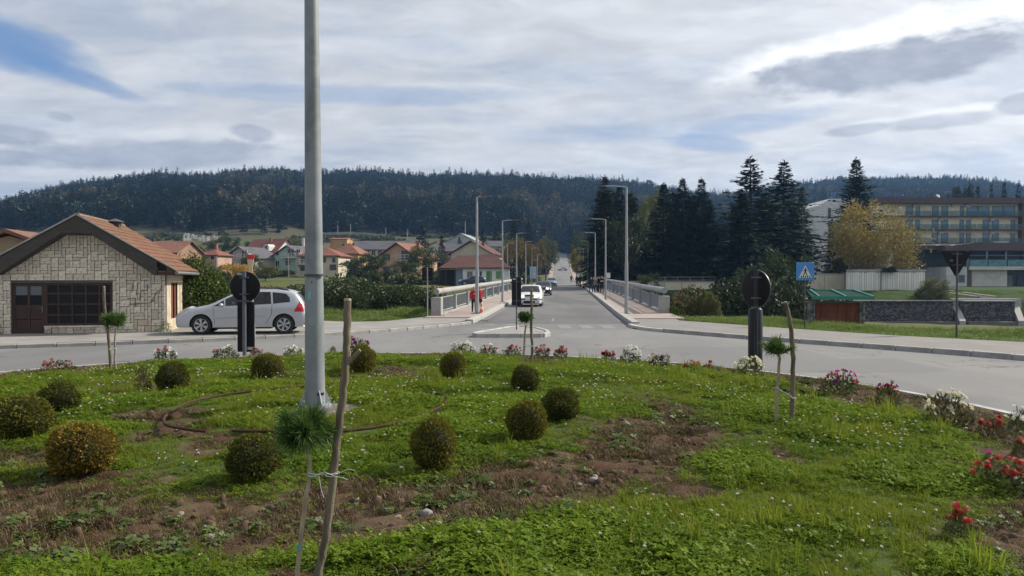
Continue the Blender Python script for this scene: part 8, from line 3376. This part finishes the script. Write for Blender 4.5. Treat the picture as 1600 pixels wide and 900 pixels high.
CON = [conifer('crown', 500, 17.0, 4.3), conifer('crown', 501, 16.0, 3.6, 1.05, 0.05, 0.22), conifer('crown', 502, 14.0, 3.4, 1.0, 0.03, 0.3), conifer('crown', 503, 16.5, 4.0, 0.8, 0.10, 0.36)]
CH = [17.0, 16.0, 14.0, 16.5]
CRR = [4.3, 3.6, 3.4, 4.0]
BRD = [broadleaf('crown', 600, 10, 5.0), broadleaf('crown', 601, 9, 4.2, 4800), broadleaf('crown', 602, 8, 4.4, 4400, 0.32, 0.15), broadleaf('crown', 603, 12, 3.2, 4200, 0.30, 0.2, 40, 0.5), broadleaf('crown', 604, 11, 6.2, 13500, 0.27, 0.07, 70, 0.10, 1.0, 0.75)]
BH = [10, 9, 8, 12, 11]
BRR = [5.0, 4.2, 4.4, 3.2, 6.2]


def tree(name, lab, cat, kind, i, px, Y, top, wpx, base_z=None, mat=None, group=None, rz=0.0, trunk=None):
	X = px_x(px, Y)
	z = float(terrain(X, Y)) if base_z is None else base_z
	H = px_z(top, Y) - z
	wv = wpx / 1200 * Y / 2
	crown, tr = (CON if kind == 'c' else BRD)[i]
	h0, r0 = (CH[i], CRR[i]) if kind == 'c' else (BH[i], BRR[i])
	t = thing(name, lab, cat, (X, Y, z - 0.1), rz, group)
	s = (wv / r0, wv / r0, H / h0)
	c = put('crown', crown, t, None, None, s)
	if mat:
		own_material(c, mat)
	k = put('trunk', tr, t, None, None, s)
	if trunk:
		own_material(k, trunk)
	return t


GC = 'dark conifers across the river'
for (i, px, Y, top, w_, lab) in ((2, 936, 120, 298, 32, 'broad dark conifer nearest the bridge road'), (0, 945, 112, 276, 62, 'tall dark conifer behind the tallest street lamp'), (1, 968, 124, 292, 56, 'dark conifer just past the tallest street lamp'), (2, 985, 108, 300, 50, 'dark conifer filling the gap before the pale birch'),
								 (1, 1036, 110, 287, 56, 'dark conifer beside the pale birch'), (0, 1066, 112, 279, 62, 'dark conifer in the middle of the dense row'), (1, 1096, 112, 279, 54, 'slim topped dark conifer ending the dense row'),
								 (3, 1172, 112, 246, 92, 'tallest dark conifer with ragged open top'), (3, 1224, 118, 252, 86, 'second tall ragged conifer beside the tallest one'), (2, 1160, 102, 300, 66, 'shorter dark conifer in front of the tallest one'),
								 (0, 1337, 118, 249, 78, 'neat dark spruce before the white stair tower'), (2, 1252, 150, 292, 36, 'dull conifer beside the white stair tower')):
	tree('conifer_tree', lab, 'conifer', 'c', i, px, Y, top, w_ * 1.6, None, None, GC, i * 1.3 + px)
GB = 'dark conifers of the back row'
for j, (px, top, w_) in enumerate(((940, 318, 34), (948, 306, 44), (958, 300, 66), (990, 308, 64), (1022, 306, 62), (1050, 300, 64), (1080, 304, 60), (1108, 312, 56), (1148, 322, 60), (1196, 300, 70), (1240, 316, 46), (1300, 340, 20))):
	tree('conifer_tree', ('dark conifer standing behind the front row, %s' % ('next to the bridge road', 'behind the broad one nearest the road', 'behind the tallest street lamp', 'left of the pale birch', 'right behind the pale birch', 'in the middle of the dense row', 'before the slim topped one', 'closing the dense row', 'in the gap before the tallest one', 'between the two tall ragged ones', 'past the second tall ragged one', 'against the white stair tower')[j]), 'conifer', 'c', (2, 0, 1)[j % 3], px, 138, top, w_ * 1.5, None, None, GB, j * 0.9)
tree('birch_tree', 'pale green birch rising between dark conifers', 'tree', 'b', 3, 1014, 117, 281, 52, None, L_BIR, None, 0.4, TRUNK_P)
tree('birch_tree', 'dark green broad tree behind the second street lamp', 'tree', 'b', 3, 978, 104, 318, 66, None, L_BTR, None, 1.4)
tree('yellow_tree', 'large yellowing tree with spreading crown before the hotel', 'tree', 'b', 4, 1357, 103, 306, 142, None, L_YEL, None, 0.8, TRUNK_P)
for j, (i, px, Y, top, w_, m_, lab) in enumerate(((1, 1213, 62, 386, 100, L_BTR, 'round green tree on the river bank behind the dark sign column'), (2, 1180, 74, 412, 90, L_BTR, 'dark green tree low on the bank below the tall conifers'), (0, 1492, 190, 277, 62, L_CON2, 'round dark tree rising behind the hotel roof'),
								   (2, 1016, 96, 424, 40, L_GRN, 'bushy tree against the cream block wall'), (2, 1462, 92, 432, 46, L_OLV, 'small olive tree on the grass slope below the hotel'))):
	tree('leafy_tree', lab, 'tree', 'b', i, px, Y, top, w_, None if px != 1213 and px != 1190 else -1.6, m_, None, j * 1.7)
for j, (px, top, w_, lab) in enumerate(((1548, 286, 34, 'pine behind the hotel nearest the roof dish'), (1568, 284, 36, 'tall pine behind the end of the hotel'), (1590, 288, 38, 'pine cut by the picture edge behind the hotel'), (1527, 290, 30, 'small pine behind the hotel roof'))):
	tree('pine_tree', lab, 'pine', 'c', (3, 1, 3, 2)[j], px, 195, top, w_, None, L_CON2, 'pines behind the hotel', j)
GV = 'trees among the houses'
for j, (kd, i, px, Y, top, w_, m_, lab) in enumerate((('b', 0, 665, 135, 378, 58, L_GRN, 'big round dark tree beside the peach house'), ('c', 2, 660, 190, 352, 40, None, 'dark conifer peeping over the big round tree'), ('c', 1, 690, 165, 366, 26, None, 'slim dark conifer beside the white house'), ('b', 1, 572, 140, 394, 58, L_GRN, 'dense dark tree before the ochre house'),
													  ('b', 2, 632, 128, 406, 50, L_GRN, 'bush like tree in front of the peach house'), ('b', 2, 553, 150, 402, 34, L_GRN, 'tree beside the cream house wall'), ('c', 0, 754, 235, 362, 34, None, 'conifer behind the dark roofed cream house'), ('c', 1, 774, 260, 356, 30, None, 'conifer near the road behind the autumn trees'),
													  ('c', 2, 803, 210, 340, 46, None, 'dark conifer over the autumn tree by the road'), ('c', 0, 826, 240, 345, 44, None, 'second dark conifer over the autumn tree by the road'), ('b', 0, 812, 150, 366, 58, L_ORG, 'rusty autumn tree beside the bridge road'), ('b', 1, 838, 170, 374, 44, L_ORG, 'second autumn tree beside the bridge road'),
													  ('b', 1, 852, 215, 368, 34, L_OLV, 'green tree where the road starts to climb'), ('b', 2, 857, 260, 374, 26, L_GRN, 'small green tree on the climbing road'), ('b', 0, 790, 190, 374, 40, L_OLV, 'olive tree behind the white shop'), ('b', 2, 768, 150, 398, 44, L_OLV, 'brownish low tree beside the shop roof'),
													  ('b', 1, 901, 165, 388, 24, L_YEL, 'yellowish tree on the conifer side of the climbing road'), ('b', 0, 908, 190, 366, 36, L_GRN, 'olive tree at the edge of the dark conifers'), ('b', 0, 906, 240, 352, 28, L_GRN, 'dark green tree over the climbing road'),
													  ('b', 2, 368, 118, 409, 50, L_GOLD, 'golden autumn bush above the round sign'), ('b', 1, 395, 165, 397, 36, L_GRN, 'tree between the beige and pale green houses'), ('b', 2, 345, 140, 412, 44, L_GRN, 'tree below the small pink house'), ('b', 1, 300, 160, 396, 40, L_GRN, 'tree beside the small pink house'),
													  ('b', 0, 268, 240, 374, 46, L_OLV, 'tree behind the orange roofed house'), ('b', 1, 350, 260, 366, 44, L_GRN, 'tree beside the gravestones'), ('b', 2, 300, 210, 384, 40, L_OLV, 'pale tree below the gravestones'), ('b', 1, 396, 250, 374, 30, L_GRN, 'tree above the large white house'),
													  ('b', 0, 460, 250, 366, 40, L_OLV, 'tree above the pale green house'), ('c', 2, 718, 240, 370, 24, None, 'conifer before the big pale hall'), ('b', 2, 748, 200, 384, 30, L_OLV, 'tree behind the dark roofed cream house'), ('b', 1, 690, 240, 388, 30, L_GRN, 'tree by the brick red house'),
													  ('b', 2, 415, 135, 412, 40, L_OLV, 'low tree below the pale green house'), ('b', 1, 230, 190, 390, 44, L_OLV, 'tree over the ridge of the stone house'), ('b', 1, 25, 130, 358, 60, L_ORG, 'brownish tree over the low outbuilding'), ('b', 2, 60, 150, 362, 40, L_OLV, 'olive tree over the stone house eaves'),
													  ('b', 0, 285, 118, 400, 50, L_OLV, 'olive tree behind the ivy bank'), ('c', 2, 850, 290, 352, 26, None, 'conifer on the slope beside the climbing road'), ('c', 0, 872, 460, 345, 30, None, 'conifer closing the top of the climbing road'), ('c', 1, 890, 440, 350, 30, None, 'conifer beside the top of the climbing road'))):
	tree('conifer_tree' if kd == 'c' else 'leafy_tree', lab, 'conifer' if kd == 'c' else 'tree', kd, i, px, Y, top, w_, None, m_ if m_ else L_CON2, GV, j * 2.1)
# small conifers around the lower town edge read as one dark belt further along the rail

# shrubs
SHR = [leafy_mass('foliage', 700 + s, 3000, dome_fn, 0.13, IVY_D, 0.6) for s in range(3)]
SHRF = [leafy_mass('foliage', 710 + s, 9000, dome_fn, 0.062, IVY_D, 0.6) for s in range(3)]
L_RED = leaf_material('reddening_leaf', (0.06, 0.075, 0.028), (0.10, 0.10, 0.04), (0.20, 0.06, 0.045), 0.22, 0.3)
L_DK = IVY_D
L_BANK = leaf_material('bank_leaf', (0.012, 0.020, 0.009), (0.030, 0.043, 0.016), (0.05, 0.055, 0.022), 0.1, 0.2)
sstem = MB()
for k in range(7):
	a = k * 0.9
	sstem.tube([(0.05 * math.cos(a), 0.05 * math.sin(a), -0.15), (0.25 * math.cos(a), 0.25 * math.sin(a), 0.4), (0.5 * math.cos(a), 0.5 * math.sin(a), 0.75)], [0.02, 0.015, 0.006], 5)
SST = sstem.mesh('stems', BARK)
SHRUBS = [(505, 43, 2.3, 2.4, L_DK, 'tall dark shrub just past the tall mast'), (540, 46, 2.8, 2.9, L_DK, 'dark shrub behind the leaning stake top'), (575, 47, 2.8, 2.7, L_GRN, 'rounded shrub behind the tall grass strip'), (610, 46, 2.4, 2.3, L_DK, 'low dark shrub behind the middle of the grass strip'), (640, 48, 2.6, 2.6, L_GRN, 'green shrub before the panel sign pole'),
		  (662, 45, 0.9, 1.9, L_DK, 'dark shrub at the foot of the panel sign'), (600, 58, 4.0, 4.6, L_DK, 'large shrub mass on the lower bank'), (550, 62, 4.6, 5.6, L_GRN, 'largest shrub on the lower bank beyond the mast'), (650, 64, 3.6, 4.8, L_DK, 'shrub on the lower bank near the bridge side'), (490, 52, 3.4, 4.0, L_DK, 'shrub hidden partly by the tall mast'),
		  (455, 45, 2.6, 2.2, L_DK, 'dark shrub behind the silver car tail'), (420, 48, 3.0, 2.6, L_OLV, 'olive shrub behind the silver car roof'), (385, 50, 3.0, 2.8, L_DK, 'shrub behind the round sign'), (350, 46, 2.6, 2.6, L_DK, 'shrub between the ivy bank and the round sign'), (690, 66, 2.4, 4.6, L_DK, 'shrub under the bridge railing start'),
		  (1064, 42.4, 0.95, 1.35, L_RED, 'reddening bush at the end of the bridge railing'), (1056, 41.4, 0.55, 0.8, IVY, 'bright green bush tucked under the railing end'), (1095, 49, 2.0, 3.6, L_BANK, 'dark bush behind the reddening one'), (1118, 51, 2.6, 3.2, L_BANK, 'dark bush on the bank below the cream block wall'), (1150, 52, 2.8, 3.0, L_BANK, 'dark bush below the tallest conifer'),
		  (1185, 50, 2.8, 3.2, L_BANK, 'dark bush behind the dark sign column'), (1225, 46, 2.4, 2.7, L_BANK, 'dark bush behind the crooked post'), (1105, 41.5, 0.9, 1.35, L_OLV, 'pale weedy bush at the pavement edge'), (1075, 56, 3.0, 5.0, L_RED, 'reddish bush further down the bank'), (1140, 64, 3.6, 5.2, L_BANK, 'big dark bush low on the far slope'), (1245, 54, 2.6, 4.0, L_BANK, 'green bush beside the crossing sign pole'),
		  (1455, 91, 1.9, 1.5, L_OLV, 'small bush at the grass slope edge'), (1312, 98.4, 0.8, 1.6, L_BANK, 'dark creeper hanging on the wall under the yellow tree'), (1390, 98.3, 0.9, 0.6, L_BANK, 'little dark creeper on top of the white ribbed wall')]
for j, (px, Y, rw, h, m_, lab) in enumerate(SHRUBS):
	X = px_x(px, Y)
	z = float(terrain(X, Y))
	tp = dict(zip((505, 540, 575, 610, 640, 662, 600, 550, 650, 490, 455, 420, 385, 350, 690, 1095, 1118, 1150, 1185, 1225, 1075, 1140, 1245), (436, 434, 428, 441, 441, 456, 433, 420, 437, 432, 441, 441, 437, 430, 455, 458, 452, 448, 441, 446, 455, 449, 452))).get(px)
	if tp:
		h = (px_z(tp, Y) - z + 0.1) * (0.80 if px < 800 else 0.92)
		rw *= 1.1 if px < 800 else 1.6
	if 'creeper' in lab:
		z = px_z(450 if rw > 1 else 424, Y)
	t = thing('shrub', lab, 'shrub', (X, Y, z - 0.1), j * 1.3, 'shrubs on the river banks')
	f = put('foliage', (SHRF if rw > 1.5 else SHR)[j % 3], t, None, None, (rw, rw, h))
	own_material(f, m_)
	put('stems', SST, t, None, None, (rw, rw, h))

# tall grass along both banks and meadow edge
rng = np.random.default_rng(77)
BG = leaf_material('bank_grass', (0.075, 0.145, 0.02), (0.15, 0.215, 0.04), (0.20, 0.19, 0.07), 0.18, 0.4)
src = [source('bank_tuft', tuft_mesh('bank_tuft', 800 + s, BG, n=26, h0=0.14, h1=0.42, rad=0.13, wd=0.014, lean=0.7)) for s in range(3)]
src.append(source('bank_weed', clover_mesh('bank_weed', 810, BG, n=22, rad=0.15, lr=0.03, h0=0.03, h1=0.22)))
pts = []
# left strip behind the pavement
n = 9000
u = rng.random(n)
x = -14 + 11.0 * u
back = np.interp(x, [p[0] for p in sorted(PL_BACK[2:7])], [p[1] for p in sorted(PL_BACK[2:7])])
y = back + 0.1 + rng.random(n) ** 1.3 * 7.5
c = road_c(y) - 6.4
k = (x < c) & (y < 45.5)
pts.append(np.stack([x[k], y[k]], -1))
# right strip
n = 14000
yb = 12 + 31 * rng.random(n)
xb = np.interp(yb, [p[1] for p in PR_BACK[::-1]], [p[0] for p in PR_BACK[::-1]])
x = xb + 0.12 + rng.random(n) ** 1.4 * np.interp(yb, [12, 25, 30, 41], [12, 11, 9, 6.0])
k = (np.abs(x / yb) < 0.75) & (yb < 40.5) & ~((x > 14.0) & (x < 17.2) & (yb > 35.0))
pts.append(np.stack([x[k], yb[k]], -1))
P = np.concatenate(pts)
# far slope lawn and meadow
n = 7000
Y_ = rng.uniform(90.2, 98.2, n)
X_ = Y_ * rng.uniform((1330 - 800) / 1200, (1600 - 800) / 1200, n)
k = np.abs(X_ - (px_x(1535, 92) - (Y_ - 91) * 0.2)) > 1.4
P2 = np.stack([X_[k], Y_[k]], -1)
P = np.concatenate([P, P2])
z = terrain(P[:, 0], P[:, 1])
z[:len(P) - len(P2)] = np.clip(z[:len(P) - len(P2)], -1.0, 0.25)
n = len(P)
tall = fbm(P[:, 0], P[:, 1], 0.35, 71, 3)
scl = rng.uniform(0.5, 1.2, n) * np.interp(tall, [0.3, 0.7], [0.35, 1.35])
scl[len(P) - len(P2):] *= 0.55
scl[(P[:, 0] > 9) & (P[:, 1] < 60)] *= 0.62
scatter('tall_grass', np.stack([P[:, 0], P[:, 1], z], -1), np.stack([rng.normal(0, .12, n), rng.normal(0, .12, n), rng.random(n) * 6.28], -1), scl, rng.choice(4, n, p=[.3, .3, .25, .15]), src)


# ================================================================ FOREST ON THE HILL
def far_conifer(name, seed, mat):
	rng = np.random.default_rng(seed)
	Vs, Fs, o = [], [], 0
	h = 14.0
	pine = seed % 2
	nw = 15
	for i in range(nw):
		t = i / nw
		z = h * ((0.22 if pine else 0.08) + (0.9 if not pine else 0.74) * t)
		L = (2.6 * (1 - t) ** (0.75 if not pine else 0.5) + 0.25) * rng.uniform(0.75, 1.2)
		for k in range(8):
			a = rng.uniform(0, 6.28)
			d = np.array([math.cos(a), math.sin(a), -0.15 + 0.5 * t])
			s = np.array([-math.sin(a), math.cos(a), rng.normal(0, .3)]) * L * 0.30
			p = np.array([0, 0, z])
			e = p + d * L * rng.uniform(0.7, 1.15)
			m = p + d * L * 0.6 + np.array([0, 0, 0.25])
			Vs += [p, m + s, e, m - s]
			Fs.append((o, o + 1, o + 2, o + 3))
			o += 4
	w_ = 0.16
	for a in (0, 1.57):
		c, s = math.cos(a) * w_, math.sin(a) * w_
		Vs += [(-c, -s, -1), (c, s, -1), (c * .3, s * .3, h), (-c * .3, -s * .3, h)]
		Fs.append((o, o + 1, o + 2, o + 3))
		o += 4
	return np_mesh(name, np.array([np.asarray(v, float) for v in Vs]), np.array(Fs), mat)


def far_broad(name, seed, mat):
	rng = np.random.default_rng(seed)
	n = 330
	d = unit(rng.normal(size=(n, 3)))
	p = d * (rng.uniform(0.4, 1, n)[:, None] ** 0.5) * np.array([3.6, 3.6, 4.6]) * (1 + 0.2 * np.sin(4 * d[:, :1])) + np.array([0, 0, 6.8])
	return np_mesh(name, *leaves(rng, p, 1.15, 0.7, d, 0.8, 0.4), mat)


rng = np.random.default_rng(2024)
L_FO = leaf_material('forest_olive', (0.032, 0.042, 0.016), (0.065, 0.07, 0.025), (0.095, 0.075, 0.028), 0.25, 0.3)
L_FR = leaf_material('forest_rust', (0.055, 0.042, 0.022), (0.095, 0.058, 0.027), trans=0.3)
fs = [source('forest_conifer', far_conifer('forest_conifer', 900 + s, L_CON2)) for s in range(6)] + [source('forest_broadleaf', far_broad('forest_broadleaf', 920, L_FO)), source('forest_broadleaf', far_broad('forest_broadleaf', 921, L_FR)), source('forest_broadleaf', far_broad('forest_broadleaf', 922, L_CON2))]
n = 62000
y = 345 + (1130 - 345) * rng.random(n) ** 0.75
x = (rng.random(n) * 2 - 1) * (y * 0.86 + 30)
px = 800 + 1200 * x / y
yrd = np.interp(px, [0, 900, 1150, 2000], [780, 780, 1000, 1000])
foot = np.interp(px, [-400, 200, 420, 520, 680, 760, 1000], [338, 342, 350, 380, 380, 385, 405])
k = (y > foot) & (y < yrd + 35) & ~((np.abs(x - road_c(y)) < 9) & (y < 480))
meadow = (px > 440) & (px < 700) & (y < 384)
k &= ~meadow
k &= rng.random(n) < np.where(y > yrd - 70, 1.0, np.interp(y, [340, 600, 1000], [0.95, 0.6, 0.42]))
x, y, px = x[k], y[k], px[k]
z = terrain(x, y)
n = len(x)
py = 436 - (z + 9 - 2) / y * 1200
auto = sstep(fbm(x, y, 0.012, 55, 3) + 0.25 * np.exp(-(((px - 390) / 90) ** 2 + ((py - 315) / 38) ** 2)), 0.58, 0.72)
bl = rng.random(n) < auto * 0.62 * (y < yrd[k] - 60)
idx = rng.integers(0, 6, n)
idx[bl] = np.where(rng.random(bl.sum()) < 0.72, 6, 7)
dk = (~bl) & (rng.random(n) < 0.16)
idx[dk] = 8
s = rng.uniform(0.65, 1.15, n) * np.interp(fbm(x, y, 0.02, 77, 3), [0.3, 0.7], [0.88, 1.1]) * np.where(y > yrd[k] - 70, rng.uniform(0.9, 1.15, n), 1)
scatter('forest', np.stack([x, y, z - 0.3], -1), np.stack([np.zeros(n), np.zeros(n), rng.random(n) * 6.28], -1), np.stack([s * rng.uniform(0.85, 1.2, n), s * rng.uniform(0.85, 1.2, n), s * rng.uniform(0.85, 1.15, n)], -1), idx, fs)

# low scrub in the village and on the meadow slope, read as ground cover
n = 2600
y = rng.uniform(108, 375, n)
pxs = rng.uniform(180, 880, n)
x = (pxs - 800) / 1200 * y
k = (fbm(x, y, 0.05, 91, 3) > 0.52) & (np.abs(x - road_c(y)) > 9)
x, y = x[k], y[k]
# keep off the houses
occ = [(o.location.x, o.location.y) for o in COL.objects if o.get('category') in ('house', 'building', 'shop', 'car')]
d = np.full(len(x), 1e9)
for (ox, oy) in occ:
	d = np.minimum(d, np.hypot(x - ox, y - oy - 3))
k = d > 8.5
x, y = x[k], y[k]
n = len(x)
sc = [source('scrub', np_mesh('scrub', *leaves(np.random.default_rng(3 + s), (lambda pd: pd[0])(dome_fn(np.random.default_rng(3 + s), 420)), 0.34, 0.6), (L_GRN, L_OLV, IVY_D)[s])) for s in range(3)]
scatter('scrub', np.stack([x, y, terrain(x, y) - 0.15], -1), np.stack([np.zeros(n), np.zeros(n), rng.random(n) * 6.28], -1), np.stack([rng.uniform(.8, 2.4, n), rng.uniform(.8, 2.4, n), rng.uniform(.6, 2.0, n)], -1), rng.integers(0, 3, n), sc)

# ================================================================ AIR
hb = MB()
hb.span(-1400, 1400, -125, 2650, -6.5, 175)
hz = hb.build('haze', [], None) if False else None
me = bpy.data.meshes.new('haze')
me.from_pydata(hb.v, [], hb.f)
hm = bpy.data.materials.new('haze')
hm.use_nodes = True
for n_ in list(hm.node_tree.nodes):
	hm.node_tree.nodes.remove(n_)
ho = hm.node_tree.nodes.new('ShaderNodeOutputMaterial')
hv = hm.node_tree.nodes.new('ShaderNodeVolumePrincipled')
hv.inputs['Color'].default_value = (0.30, 0.55, 1.0, 1)
hv.inputs['Density'].default_value = 0.00016
hv.inputs['Anisotropy'].default_value = 0.2
hm.node_tree.links.new(hv.outputs[0], ho.inputs['Volume'])
me.materials.append(hm)
tag(put('haze', me), kind='stuff')
